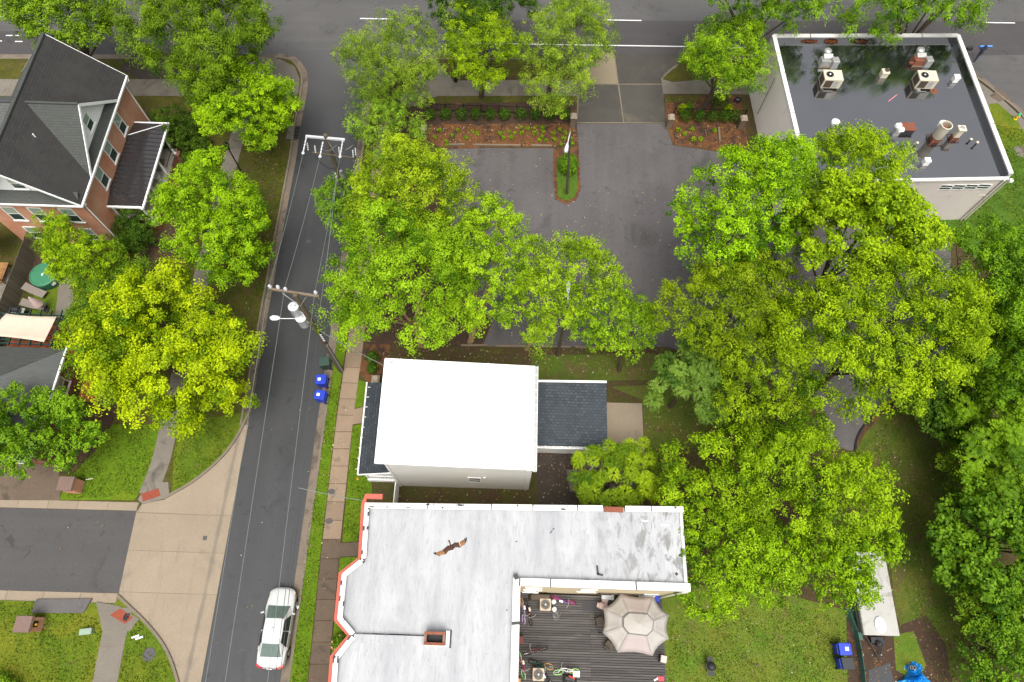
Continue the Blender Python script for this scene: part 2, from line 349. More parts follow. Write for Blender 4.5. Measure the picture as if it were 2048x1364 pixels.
M['cream'] = nmat('cream_stucco', (0.629,0.535,0.357), (0.578,0.484,0.315), .8, 8, .85, stain=(0.468,0.391,0.255), stain_s=.7, stain_lo=.6)
M['stucco'] = nmat('pinkish_white_stucco', (0.969,0.888,0.84), (0.855,0.784,0.744), .5, 8, .8, stretch=(1,1,.25), stain=(0.679,0.621,0.589), stain_s=.8, stain_lo=.58)
M['stucco2'] = nmat('tan_white_stucco', (0.622,0.574,0.514), (0.55,0.503,0.448), .5, 8, .8, stain=(0.43,0.394,0.359), stain_s=.7, stain_lo=.6)
def wetroof():
    m, nt, p = base_mat('wet_black_roof', .12, 1.0)
    v = posvec(nt); n1 = noise(nt, v, .35, 6, .6, .6); n2 = noise(nt, v, 3, 4)
    sp = NN(nt, 'ShaderNodeSeparateXYZ'); nt.links.new(v, sp.inputs[0])
    fr = math_(nt, 'FRACT', math_(nt, 'MULTIPLY', sp.outputs[0], 1.0)); seam = ramp(nt, math_(nt, 'ABSOLUTE', math_(nt, 'SUBTRACT', fr, .5)), .47, .5)
    c = mix(nt, ramp(nt, n1, .35, .65), (.006,.006,.008), (.012,.0125,.015)); c = mix(nt, math_(nt, 'MULTIPLY', seam, .5), c, (.012,.012,.014))
    nt.links.new(c, p.inputs['Base Color']); nt.links.new(ramp(nt, n1, .38, .62, .02, .12), p.inputs['Roughness'])
    h = math_(nt, 'ADD', math_(nt, 'MULTIPLY', n2, .4), math_(nt, 'MULTIPLY', seam, .5)); bump(nt, p, h, .05, .02)
    return m
M['wetroof'] = wetroof()
M['hvac'] = nmat('hvac_cream_paint', (0.544,0.496,0.384), (0.48,0.432,0.336), 1.5, 6, .5, stain=(0.32,0.24,0.16), stain_s=2.5, stain_lo=.66)
M['galv'] = nmat('galvanised_metal', (.5,.5,.48), (.38,.38,.37), 2, 9, .4, .5, metal=.6, stain=(.3,.22,.16), stain_s=2.5, stain_lo=.6)
M['rust'] = nmat('rusty_metal', (.22,.075,.04), (.13,.045,.028), 2, 10, .85, stain=(.3,.25,.22), stain_s=2, stain_lo=.62)
M['grille'] = nmat('dark_coil_grille', (.08,.055,.04), (.05,.035,.028), 3, 30, .6)
M['dark'] = nmat('black_plastic', (.02,.02,.022), (.03,.03,.032), 2, 10, .5)
M['black'] = nmat('black_iron', (.012,.012,.013), None, 2, 10, .45)
M['tyre'] = nmat('tyre_rubber', (.02,.02,.02), None, 4, 20, .8)
M['alloy'] = nmat('wheel_alloy', (.5,.5,.52), None, 4, 20, .35, .5, metal=.8)
M['deckw'] = nmat('grey_weathered_deck_board', (.088,.08,.075), (.056,.051,.048), .8, 6, .7, stretch=(.35,6,1), stain=(.13,.12,.112), stain_s=1, stain_lo=.56, objvar=.28, grain=.15, bmp=.1)
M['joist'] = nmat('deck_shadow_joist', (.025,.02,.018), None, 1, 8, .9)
M['redwood'] = nmat('red_stained_wood', (.36,.09,.03), (.26,.065,.025), .8, 6, .6, stretch=(6,.4,1), objvar=.12)
M['tanwood'] = nmat('tan_stained_wood', (.33,.17,.06), (.22,.11,.04), .8, 6, .65, stretch=(6,.5,1), objvar=.12)
M['fence'] = nmat('grey_fence_board', (0.173,0.143,0.105), (0.112,0.0945,0.072), .8, 9, .85, stretch=(3,3,.4), stain=(0.105,0.112,0.075), stain_s=1, stain_lo=.58, objvar=.16)
M['timber'] = nmat('weathered_timber', (.2,.15,.1), (.13,.1,.07), .9, 9, .9, grain=.2)
M['pole'] = nmat('utility_pole_wood', (.11,.085,.05), (.065,.052,.036), .7, 9, .85, stretch=(3,3,.3), stain=(.12,.14,.03), stain_s=.7, stain_lo=.55)
M['polegrey'] = nmat('grey_conduit', (.2,.2,.2), None, 1, 9, .6)
M['insul'] = nmat('insulator_porcelain', (0.504,0.511,0.518), (0.42,0.42,0.434), 5, 20, .25, .6)
M['xform'] = nmat('transformer_paint', (0.56,0.568,0.576), (0.48,0.488,0.496), 2, 10, .4, stain=(0.32,0.104,0.04), stain_s=2.6, stain_lo=.64)
M['lamp'] = nmat('lamp_head_grey', (0.544,0.56,0.576), None, 3, 10, .4)
M['wire'] = nmat('bare_wire', (0.15,0.18,0.162), None, 3, 10, .5, .4)
M['cable'] = nmat('black_cable', (.05,.052,.055), None, 3, 10, .6)
M['blue'] = nmat('blue_plastic_bin', (0.0096,0.04,0.448), (0.008,0.032,0.368), 2, 9, .42, .4)
M['greenbin'] = nmat('dark_green_plastic_bin', (.03,.06,.045), (.02,.045,.034), 2, 9, .5, .4)
M['sticker'] = nmat('white_sticker', (.75,.77,.8), (.6,.65,.75), 20, 40, .5)
M['carpaint'] = nmat('silver_white_car_paint', (.5,.505,.5), (.46,.465,.46), .8, 4, .18, .6)
M['carglass'] = nmat('car_glass', (.07,.1,.085), (.12,.16,.14), 1.5, 5, .06, .6)
M['carglassd'] = nmat('car_side_glass', (.015,.02,.018), (.03,.035,.03), 1.5, 5, .06, .6)
M['tail'] = nmat('tail_light_red', (.5,.015,.012), None, 3, 9, .2, .6)
M['headl'] = nmat('headlight_lens', (.7,.6,.45), None, 3, 9, .15, .6)
M['canvas'] = nmat('pale_pink_white_canvas', (0.374,0.351,0.324), (0.346,0.322,0.296), .7, 6, .85, stain=(0.316,0.281,0.257), stain_s=.9, stain_lo=.6)
M['canvasp'] = nmat('faded_pink_canvas', (0.368,0.316,0.3), (0.336,0.288,0.272), .7, 6, .85)
M['sail'] = nmat('cream_shade_cloth', (0.51,0.427,0.338), (0.45,0.375,0.292), .9, 6, .85)
M['tubg'] = nmat('green_vinyl_cover', (.045,.19,.1), (.035,.15,.08), .9, 6, .45)
M['taupe'] = nmat('taupe_lounger_fabric', (.22,.18,.155), (.18,.15,.13), .9, 12, .8)
M['greenm'] = nmat('dark_green_painted_wood', (.02,.055,.045), (.015,.04,.034), 1, 9, .6)
M['tarp'] = nmat('bright_blue_tarp', (.01,.27,.68), (.008,.2,.58), .9, 5, .4, .5, stain=(.05,.4,.78), stain_s=1.2, stain_lo=.58)
M['mesh_g'] = nmat('green_mesh_cloth', (.045,.11,.085), (.07,.16,.12), 2, 20, .85)
M['camper'] = nmat('camper_offwhite', (.4,.39,.365), (.34,.33,.305), .8, 6, .5, stain=(.24,.23,.195), stain_s=1.2, stain_lo=.56)
M['acbody'] = nmat('tan_condenser_metal', (.5,.41,.3), (.42,.34,.25), 2, 9, .55)
M['fan'] = nmat('condenser_fan_dark', (.13,.12,.1), (.07,.065,.055), 4, 30, .6)
M['stone'] = nmat('stone_cap', (.33,.27,.21), (.24,.2,.15), 2, 9, .85)
M['pinkcap'] = nmat('pinkish_brick_cap', (0.186,0.124,0.105), (0.143,0.093,0.0744), 2, 9, .8)
M['manhole'] = nmat('cast_iron_cover', (.075,.07,.068), (.05,.047,.046), 5, 16, .6, spec=.4)
M['hydrant'] = nmat('hydrant_yellow', (.75,.5,.01), None, 3, 9, .45)
M['hydrantg'] = nmat('hydrant_green_cap', (.06,.45,.2), None, 3, 9, .45)
M['utilbox'] = nmat('pale_green_utility_box', (.25,.33,.25), (.2,.27,.2), 3, 9, .5)
M['porchf'] = nmat('pale_porch_floor', (.55,.5,.42), (.47,.42,.35), .8, 8, .7)
M['skin'] = nmat('skin', (.4,.24,.17), None, 3, 9, .6)
M['navy'] = nmat('dark_navy_cloth', (.03,.04,.065), (.02,.025,.04), 3, 12, .85)
M['bluebrd'] = nmat('light_blue_foam', (.07,.24,.75), (.12,.32,.8), 2, 9, .6)
M['bark'] = nmat('bark_brown', (.105,.075,.05), (.06,.043,.03), 1.5, 10, .9, stretch=(3,3,.5), bmp=.5)
M['barkp'] = nmat('peeling_birch_bark', (.42,.27,.16), (.27,.16,.09), 1.5, 10, .85, stretch=(2,2,1.2), bmp=.5)
M['leaf'] = leafmat('foliage_leaf')
def flat(name, c, rough=.6): return nmat(name, c, tuple(q*.85 for q in c), 2, 10, rough)
M['purple'] = flat('lilac_paint', (.5,.36,.62)); M['purpled'] = flat('violet_paint', (.18,.1,.42)); M['magenta'] = flat('magenta_paint', (.42,.03,.17)); M['teal'] = flat('teal_green_paint', (.035,.16,.12))
M['lime'] = flat('lime_tyre', (.3,.6,.2)); M['orange'] = flat('tan_orange_tyre', (.5,.28,.1)); M['redp'] = flat('red_paint', (.5,.03,.02)); M['offw'] = flat('offwhite_plastic', (.68,.62,.52)); M['pinkp'] = flat('pale_pink_fabric', (.6,.45,.4)); M['maroon'] = flat('maroon_paint', (.13,.03,.03))
M['yellowp'] = flat('yellow_plastic', (.6,.3,.02)); M['brownc'] = flat('brown_cover', (.1,.08,.06), .9); M['redpr'] = flat('red_print', (.6,.06,.07))
# ================================================================ THE SETTING
def slab(name, poly, z0, z1, mat, label=None, parent=None):
    o = MB().prism(poly, z0, z1).build(name, mat, parent, norm=False)
    return struct(o, label) if parent is None else o
def lerp(a, b, t): return tuple(a[i] + (b[i]-a[i])*t for i in range(len(a)))
def curve(pts, n=6):                      # smooth polyline through points (Catmull-Rom)
    out = []
    for i in range(len(pts)-1):
        p0, p1, p2, p3 = pts[max(i-1,0)], pts[i], pts[i+1], pts[min(i+2,len(pts)-1)]
        for k in range(n):
            t = k/n
            out.append(tuple(.5*((2*p1[j])+(-p0[j]+p2[j])*t+(2*p0[j]-5*p1[j]+4*p2[j]-p3[j])*t*t+(-p0[j]+3*p1[j]-3*p2[j]+p3[j])*t**3) for j in range(2)))
    return out + [tuple(pts[-1])]
def offset(pts, d):                       # shift a polyline sideways (left positive)
    out = []
    for i, p in enumerate(pts):
        a = pts[max(i-1,0)]; b = pts[min(i+1,len(pts)-1)]
        dx, dy = b[0]-a[0], b[1]-a[1]; l = math.hypot(dx, dy) or 1
        out.append((p[0]-dy/l*d, p[1]+dx/l*d))
    return out
def ribbon(name, pts, d0, d1, z0, z1, mat, label=None, parent=None):
    a = offset(pts, d0); b = offset(pts, d1); m = MB()
    n = len(pts); vs = []
    for i in range(n): vs += [(a[i][0],a[i][1],z0),(b[i][0],b[i][1],z0),(b[i][0],b[i][1],z1),(a[i][0],a[i][1],z1)]
    fs = []
    for i in range(n-1):
        for k in range(4): fs.append((i*4+k, i*4+(k+1)%4, (i+1)*4+(k+1)%4, (i+1)*4+k))
    fs += [(0,1,2,3), tuple((n-1)*4+k for k in (3,2,1,0))]
    m.add(vs, fs); o = m.build(name, mat, parent)
    return struct(o, label) if parent is None else o
def plen(pts): return sum(math.dist(pts[i], pts[i+1]) for i in range(len(pts)-1))
def pat(pts, s):
    for i in range(len(pts)-1):
        l = math.dist(pts[i], pts[i+1])
        if s <= l or i == len(pts)-2: return lerp(pts[i], pts[i+1], s/l if l else 0)
        s -= l
def cut(pts, s0, s1, n=5): return [pat(pts, s0+(s1-s0)*k/n) for k in range(n+1)]
def segs(name, parent, pts, d0, d1, z0, z1, mat, step, gap=.02, n=3):     # one piece after another along a line
    L = plen(pts); k = max(1, round(L/step)); st = L/k
    for i in range(k): ribbon(name, cut(pts, i*st+gap/2, (i+1)*st-gap/2, n), d0, d1, z0, z1+random.uniform(-.004,.004), mat, parent=parent)

slab('ground', [(-2500,-2500),(2500,-2500),(2500,2500),(-2500,2500)], -.5, -.03, M['ground'], 'earth and grass under the whole neighbourhood')
RS = lambda x: 50.2 + .0417*x             # south edge of the main road
MB().sheet([(-300,RS(-300),0),(300,RS(300),0),(300,RS(300)+30,0),(-300,RS(-300)+30,0)]).build('main_road', M['road'])
struct(bpy.data.objects['main_road'], 'wide grey asphalt road along the top')
o = MB().sheet([(-300,RS(-300)+.1,.004),(-29,RS(-29)+.1,.004),(-29,RS(-29)+3.0,.004),(-300,RS(-300)+3.0,.004)]).build('bike_lane', M['bike']); struct(o, 'darker asphalt lane beside the road edge')
o = MB().sheet([(-5,RS(-5)+.1,.004),(300,RS(300)+.1,.004),(300,RS(300)+4.6,.004),(-2,RS(-2)+4.6,.004)]).build('bike_lane', M['bike']); struct(o, 'darker asphalt lane in front of the driveway')
def line(x0, y0, x1, y1, wd=.12):
    p = [(x0,y0),(x1,y1)]; a = offset(p, wd/2); b = offset(p, -wd/2)
    o = MB().sheet([(*a[0],.009),(*a[1],.009),(*b[1],.009),(*b[0],.009)]).build('painted_line', M['paint']); struct(o, 'white painted line on the main road')
for a, b in (((505,37),(525,38)),((720,37),(785,38)),((1215,40),(1283,41)),((1965,45),(2030,46)),((0,33),(14,34)),((12,71),(38,71)),((30,83),(47,83)),((0,82),(4,82))): line(*gxy(*a), *gxy(*b))
line(-6.4, 51.52, 19, 52.1); line(19.02, 52.1, 40, 52.8)

# residential street with its two kerb lines
LE = [(-18.5,-70),(-18.7,-3.3),(-18.89,13.3),(-19.08,23),(-19.2,31.5),(-19.26,37.1)]
LTOP = curve(gp([(592,320),(602,250),(613,190),(616,155),(606,130),(588,113),(556,107)]))
LEDGE = LE[:-1] + LTOP
RTOP = curve(gp([(707,344),(716,284),(724,232),(740,188),(770,152),(812,126),(868,112)]))
REDGE = [(-13.6,-70),(-13.8,-3.2),(-13.95,13),(-14.1,30)] + RTOP
cor_l = LEDGE[-1]; cor_r = REDGE[-1]
MB().sheet([(p[0],p[1],.005) for p in LEDGE] + [(cor_l[0],RS(cor_l[0])+.6,.005),(cor_r[0],RS(cor_r[0])+.6,.005)] + [(p[0],p[1],.005) for p in REDGE[::-1]]).build('street', M['street'])
struct(bpy.data.objects['street'], 'dark asphalt side street with wheel tracks')
# gutters made of concrete lengths, kerbs behind them
def kerbline(pts, side, name, lab, step=3.0):
    base = ribbon(name, pts, .0*side, .5*side, -.02, .004, M['gutter'], lab)
    segs('gutter_length', base, pts, .0, .46*side, .0, .016, M['gutter'], step, .02, 4)
    ribbon('kerb', pts, .46*side, .62*side, -.02, .13, M['kerb'], parent=base)
    return base
LK = [(-18.89,13.3),(-19.08,23),(-19.2,31.5)] + LTOP
kerbline(LK, 1, 'gutter', 'concrete gutter and kerb along the left side of the street')
kerbline([p for p in REDGE if p[1] > -20] if False else [(-13.75,-20),(-13.8,-3.2),(-13.95,13),(-14.1,30)] + RTOP, -1, 'gutter', 'concrete gutter and kerb along the right side of the street')
KL = offset(LK, .62); KR = offset([(-13.6,-70),(-13.8,-3.2),(-13.95,13),(-14.1,30)] + RTOP, -.62)
# main road kerb lengths
kerbline([(cor_l[0]-i*6.0, RS(cor_l[0]-i*6.0)) for i in range(0, 10)][::1], 1, 'gutter', 'kerb along the main road beside the brick house', 6)
kerbline([(x, RS(x)) for x in (cor_r[0], -4, 0, 4.6)], -1, 'gutter', 'kerb along the main road left of the driveway', 4)
kerbline([(x, RS(x)) for x in (15.2, 22, 30, 40)] + curve([(40,51.7),(42.9,49.9),(45.04,47.21),(46.5,44.6),(47.2,40)]) + [(47.8,-20)], -1, 'gutter', 'kerb round the corner at the right edge', 4)
MB().sheet([(40,51.87,.005)] + [(p[0],p[1],.005) for p in curve([(40,51.87),(42.9,49.9),(45.04,47.21),(46.5,44.6),(47.2,40)])] + [(47.8,-60,.005),(56,-60,.005),(56,RS(56)+.3,.005)]).build('cross_street', M['road'])
struct(bpy.data.objects['cross_street'], 'grey asphalt street round the corner at right')

# side road at lower left with its concrete apron
MB().sheet([(-80,6.6,.006),(-25.4,6.98,.006),(-25.19,1.71,.006),(-80,1.4,.006)]).build('side_road', M['side']); struct(bpy.data.objects['side_road'], 'grey asphalt side road entering from the left')
ucurve = curve(gp([(500,828),(480,868),(455,905),(420,940),(380,970),(345,990),(330,999)]), 5)
lcurve = curve(gp([(240,1190),(264,1213),(292,1240),(325,1280),(346,1320),(362,1372)]), 5)
SL = [(-18.89,13.3),(-18.7,-3.3),(-18.6,-12)]
ap = slab('apron', ucurve + [gxy(285,1007), (-25.4,6.98), (-25.19,1.71)] + lcurve + [(-20.2,-12),(-18.62,-12),(-18.72,-3.3),(-18.91,13.3)], -.02, .003, M['kerb'], 'tan concrete apron between the street and the side road')
def ap_x(y): return -18.72 - (y+3.3)*.0115 - .015
U = ucurve
def upart(ylo): return [p for p in U if p[1] >= ylo]
yj = [gxy(277,1026)[1], gxy(262,1101)[1], gxy(240,1184)[1]]
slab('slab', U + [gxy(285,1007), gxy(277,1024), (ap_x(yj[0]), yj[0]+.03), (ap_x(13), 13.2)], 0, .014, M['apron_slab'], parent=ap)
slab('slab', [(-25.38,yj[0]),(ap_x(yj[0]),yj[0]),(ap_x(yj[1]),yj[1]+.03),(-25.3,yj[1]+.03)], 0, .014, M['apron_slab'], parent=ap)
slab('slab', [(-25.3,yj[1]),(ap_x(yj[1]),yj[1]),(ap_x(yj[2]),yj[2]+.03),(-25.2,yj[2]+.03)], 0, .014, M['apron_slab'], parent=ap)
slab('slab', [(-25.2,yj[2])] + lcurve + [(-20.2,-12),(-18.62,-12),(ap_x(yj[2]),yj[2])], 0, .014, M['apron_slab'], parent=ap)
ribbon('kerb', U, .0, .17, 0, .13, M['kerb'], parent=ap) if False else ribbon('kerb', U, -.17, 0, 0, .13, M['kerb'], parent=ap)
ribbon('kerb', lcurve + [(-20.2,-14)], -.17, 0, 0, .13, M['kerb'], parent=ap)
g1 = slab('valley_gutter', [(-80,7.2),(-25.3,7.58),(-25.42,7.0),(-80,6.62)], -.02, .006, M['kerb'], 'pale concrete gutter along the top of the side road')
for i in range(12):
    x1 = -25.4 - i*2.05; slab('gutter_length', [(x1-2.03,7.56-.0069*(-25.4-x1+2)),(x1,7.56-.0069*(-25.4-x1)),(x1,7.0-.0069*(-25.4-x1)),(x1-2.03,7.0-.0069*(-25.4-x1+2))], 0, .03, M['conc'], parent=g1)
g2 = slab('valley_gutter', [(-80,1.4),(-25.2,1.7),(-25.1,1.0),(-80,.7)], -.02, .006, M['kerb'], 'tan concrete gutter along the bottom of the side road')
for i in range(12):
    x1 = -25.25 - i*2.4; slab('gutter_length', [(x1-2.38,1.68-.0055*(-25.25-x1+2.4)),(x1,1.68-.0055*(-25.25-x1)),(x1,1.08-.0055*(-25.25-x1)),(x1-2.38,1.08-.0055*(-25.25-x1+2.4))], 0, .03, M['conc'], parent=g2)

# lawns and beds, left
nw = [(-80,7.2)] + [(-25.3,7.56), gxy(285,1005)] + [p for p in U[::-1]] + KL + [(-80,RS(-80)-.62)]
slab('lawn', nw, -.02, .1, M['lawnn'], 'grass block around the brick house left of the street')
slab('lawn', gp([(120,1000),(150,940),(215,850),(300,850),(330,840),(312,900),(298,940),(278,990),(270,1001)]), .1, .106, M['lawnv'], 'lush lawn between the mulch bed and the walk')
slab('lawn', gp([(345,985),(350,900),(362,845),(500,825),(478,866),(452,902),(418,936),(378,966)]), .1, .106, M['lawn'], 'grass wedge between the walk and the curved kerb')
slab('lawn', gp([(150,560),(120,620),(60,632),(70,590),(110,560)]), .1, .107, M['lawn'], 'small back lawn under the loungers')
slab('lawn', [(-80,.9),(-25.2,1.05)] + lcurve + [(-20.3,-40),(-80,-40)], -.02, .1, M['lawn'], 'yellow green lawn at the lower left')
slab('mulch_bed', gp([(190,765),(240,800),(225,850),(190,905),(150,945),(120,950),(110,900),(170,870)]), .1, .125, M['mulch'], 'dark brown mulch bed beside the lower left tree')
slab('mulch_bed', gp([(300,480),(340,450),(360,470),(350,500),(335,540),(300,545),(270,520)]), .1, .125, M['mulch'], 'brown mulch bed by the brick house corner')
slab('mulch_bed', gp([(375,300),(420,300),(430,340),(400,370),(370,365),(362,330)]), .1, .125, M['mulch'], 'brown mulch bed in front of the brick porch')
slab('mulch_bed', gp([(70,510),(120,510),(125,555),(90,585),(55,570)]), .1, .125, M['mulch'], 'dark mulch round the green tub')
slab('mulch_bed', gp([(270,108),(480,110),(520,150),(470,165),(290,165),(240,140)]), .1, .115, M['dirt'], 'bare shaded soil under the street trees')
# left walk (curved) and walk along the main road
def walk(name, lab, pts, wd, mat, step, z=.12, bed=M['kerb'], parent=None):
    b_ = ribbon(name, pts, wd/2, -wd/2, 0, z-.012, bed, lab); segs('slab', b_, pts, wd/2-.01, -wd/2+.01, 0, z, mat, step, .03, 3); return b_
LW = curve(gp([(297,990),(322,925),(340,850),(372,700),(403,560),(437,430),(463,320),(490,235),(515,190)]), 6)
lw = walk('sidewalk', 'curving grey concrete walk left of the street', LW, 1.3, M['concg'], 1.6)
walk('sidewalk', 'shaded grey walk along the main road at upper left', [(-60,43.6),(-45,44.2),(-21.2,45.2)], 2.0, M['concg'], 1.9)
cornerp = slab('sidewalk', gp([(500,122),(560,120),(590,135),(600,160),(598,185),(585,205),(540,205),(500,196)]), .05, .122, M['concg'], 'concrete corner landing inside the curved kerb')
LW2 = curve(gp([(243,1215),(232,1262),(222,1310),(210,1372)]), 4)
lw2 = walk('sidewalk', 'short grey concrete walk at the lower left', LW2, 1.55, M['concg'], 1.9)
slab('ramp', gp([(194,1204),(240,1212),(280,1238),(262,1262),(207,1262)]), .05, .124, M['concg'], parent=lw2)
slab('ramp', gp([(277,1000),(300,965),(338,965),(340,988),(330,998),(287,1008)]), .05, .124, M['concg'], parent=lw)
for q, lab in (([(285,988),(318,977),(323,992),(287,1004)], 'red tactile paving pad at the end of the left walk'), ([(222,1230),(242,1217),(268,1235),(252,1248)], 'red tactile paving pad with a leaf clump at lower left')):
    o = slab('tactile_pad', gp(q), .12, .132, M['tactile']); o['kind'] = ''; del o['kind']; tag(o, lab, 'paving pad', 'red tactile pads')
o = slab('drain_slab', gp([(76,1199),(186,1198),(170,1226),(67,1226)]), .05, .2, nmat('dark_concrete', (.115,.105,.1), (.08,.075,.075), .8, 6, .8, stain=(.05,.05,.05), stain_s=.8, stain_lo=.55), None); del o['kind']; tag(o, 'dark grey concrete inlet slab beside the side road', 'drain')
slab('driveway', gp([(-60,925),(120,930),(122,1001),(-60,1000)]), .06, .115, M['concd'], 'dark concrete driveway behind the brick pillar')
slab('path', gp([(120,570),(140,555),(150,600),(128,640),(112,632)]), .1, .125, M['concg'], 'pale concrete path beside the small back lawn')
slab('patio', gp([(-40,540),(22,536),(8,625),(-40,628)]), .1, .13, M['concg'], 'grey concrete patio beyond the fence')

# east block
KRs = KR
eb = [(-13.0,-70)] + [p for p in KRs[1:]] + [(x, RS(x)-.62) for x in (-4,0,4.6,15,40)] + [(42.6,49.0),(44.6,46.6),(46,44.2),(46.6,40),(47.2,-70)]
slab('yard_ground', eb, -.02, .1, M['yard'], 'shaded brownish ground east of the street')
VS = [(-12.02,-30),(-12.04,-3.1),(-12.39,5.9),(-12.6,14.8),(-12.56,17.3),(-12.56,39.4),(-12.2,43)]       # sidewalk left edge
SWC = offset(VS, -.62)
slab('verge', [p for p in [(-13.05,-30),(-13.18,-3.1),(-13.3,13),(-13.47,30),(-13.46,36)]] + [(-12.6,36),(-12.6,30),(-12.64,14.8),(-12.43,5.9),(-12.08,-3.1),(-12.06,-30)], .1, .118, M['lawnv'], 'bright green grass verge between street and sidewalk')
i17 = 3
sw1 = ribbon('sidewalk', [(-12.64,-30),(-12.66,-3.1),(-12.9,3.5)] if False else cut(SWC, 0, plen(SWC)*.487, 12), .62, -.62, .05, .112, M['mulch'], 'brown weathered lower stretch of the right hand sidewalk')
segs('slab', sw1, cut(SWC, 0, plen(SWC)*.487, 12), .6, -.6, .06, .13, M['concd'], 1.25, .035, 2)
sw2 = ribbon('sidewalk', cut(SWC, plen(SWC)*.487, plen(SWC), 14), .62, -.62, .05, .112, M['mulch'], 'tan concrete upper stretch of the right hand sidewalk')
segs('slab', sw2, cut(SWC, plen(SWC)*.487, plen(SWC), 14), .6, -.6, .06, .13, M['sidew'], 1.25, .035, 2)
slab('path', gp([(708,820),(734,813),(733,846),(704,850)]), .08, .128, M['sidew'], 'short tan path from sidewalk to the white house porch')
slab('path', gp([(680,1087),(720,1084),(716,1112),(678,1114)]), .08, .128, M['concd'], 'short brown path to the row house door')
slab('verge', gp([(713,760),(733,765),(731,812),(711,818)]), .1, .116, M['lawnv'], 'green grass patch above the porch path')
slab('verge', gp([(706,852),(732,847),(745,985),(728,1008),(715,1083),(685,1085)]), .1, .116, M['lawnv'], 'green front lawn between the two houses and the sidewalk')
slab('verge', gp([(680,1116),(716,1114),(720,1130),(690,1160),(688,1250),(668,1364),(655,1400),(659,1364),(672,1220)]), .1, .116, M['lawnv'], 'narrow grass strip in front of the row house')
slab('mulch_bed', gp([(735,690),(780,690),(775,765),(735,765),(715,740),(718,700)]), .1, .117, M['litter'], 'leaf strewn bed beside the white house corner')
walk('sidewalk', 'grey sidewalk along the main road left of the driveway', [(-9.5,45.5),(5.25,46.3)], 2.0, M['concg'], 1.9, .125)
walk('sidewalk', 'grey sidewalk along the main road right of the driveway', [(13.1,46.9),(22,47.2)], 2.0, M['concg'], 1.9, .125)
slab('sidewalk', gp([(790,205),(830,160),(868,118),(905,160),(905,192),(870,192),(830,215)]), .05, .122, M['concg'], 'shaded concrete corner landing right of the street')
slab('sidewalk', [(37.9,46.5),(39.5,50.9),(42.6,49.0),(44.5,46.6),(45.9,44.2),(46.4,40),(44.2,40),(43.6,43.6),(41.2,45.6)], .05, .122, M['concg'], 'grey sidewalk at the corner right of the black roofed building')
o = slab('paving_panel', gp([(1977,193),(1999,180),(2018,197),(1996,206)]), .12, .128, M['concd']); del o['kind']; tag(o, 'brown paving panel set in the corner sidewalk', 'paving panel')
slab('lawn', gp([(1872,440),(1915,425),(1990,330),(1975,245),(1978,208),(2000,215),(2048,262),(2110,330),(2110,520),(1950,520)]), .1, .118, M['clover'], 'bright clover green bank right of the black roofed building')
slab('lawn', gp([(1976,210),(1994,208),(2030,240),(2060,290),(2000,300),(1978,250)]), .118, .124, M['lawn'], 'yellowed grass strip beside the yellow hydrant')
# driveway and parking lot
dw = slab('driveway', [(4.6,50.0),(15.2,50.4),(13.2,46.5),(13.14,42.46),(5.16,42.13),(5.3,46)], .0, .108, M['kerb'], 'concrete driveway from the main road into the lot')
for q, mt in (([(1168,108),(1227,108),(1235,169),(1160,169)], 'apronb'), ([(1229,108),(1392,109),(1345,135),(1326,152),(1326,169),(1237,169)], 'apron'), ([(1160,171),(1235,171),(1246,246),(1154,246)], 'apron'), ([(1238,171),(1326,171),(1330,247),(1248,246)], 'apron'), ([(1120,108),(1166,108),(1158,169),(1154,140)], 'apron')):
    slab('slab', gp(q), .05, .122, M[mt], parent=dw)
lotp = gp([(1153,249),(1331,249),(1345,292),(1400,300),(1486,312),(1550,452),(1900,452),(1900,765),(1830,778),(1760,812),(1718,862),(1706,905),(1655,885),(1640,800),(1450,720),(1330,695),(965,694),(985,645),(955,600),(905,480),(880,340),(884,297),(1108,298),(1110,385),(1130,405),(1152,398),(1158,300)])
slab('parking_lot', lotp, .05, .106, M['lot'], 'dark worn asphalt parking lot behind the trees')
for (x0,y0,x1,y1) in ((1126,588,1124,622),):
    pass
slab('mulch_bed', gp([(832,208),(1152,203),(1154,292),(884,297),(840,330),(800,340),(780,300),(805,240)]), .1, .118, M['mulch'], 'brown mulch bed under the clipped shrubs')
slab('leaf_bed', gp([(850,262),(880,250),(1150,249),(1156,290),(1108,297),(1000,296),(900,300),(845,285)]), .118, .128, M['litter'], 'orange leaf littered bed behind the parking spaces')
slab('verge', gp([(850,194),(1150,193),(1153,206),(848,208)]), .1, .124, M['lawnn'], 'thin grass strip behind the clipped shrubs')
slab('leaf_bed', gp([(1107,300),(1157,295),(1161,380),(1152,402),(1131,410),(1110,400),(1106,345)]), .1, .14, M['litter'], 'orange leaf rim of the parking island')
slab('island', gp([(1115,318),(1152,314),(1155,380),(1147,398),(1131,404),(1116,396),(1113,345)]), .12, .17, M['clover'], 'green planted parking island')
slab('leaf_bed', gp([(1328,196),(1480,193),(1494,285),(1484,312),(1400,298),(1346,291),(1332,252)]), .1, .13, M['litter'], 'leaf littered bed beside the black roofed building')
slab('verge', gp([(1330,194),(1400,192),(1400,204),(1332,207)]), .13, .136, M['lawnn'], 'grass scrap at the driveway edge')
slab('lawn', gp([(1324,160),(1345,140),(1375,127),(1420,128),(1420,160),(1345,166)]), .1, .13, M['lawnn'], 'brown grass wedge right of the driveway')
slab('lawn', gp([(866,116),(905,112),(1120,112),(1110,150),(920,158),(905,155)]), .1, .12, M['lawnn'], 'brown grass strip between road and sidewalk')
slab('mulch_bed', gp([(735,690),(960,696),(985,645),(940,600),(900,500),(870,400),(760,420),(745,560)]), .1, .114, M['mulch'], 'leafy mulch under the birches')
slab('lawn', gp([(1060,712),(1310,708),(1330,760),(1220,762),(1068,765)]), .1, .115, M['lawnd'], 'shaded grass north of the small shingled annex')
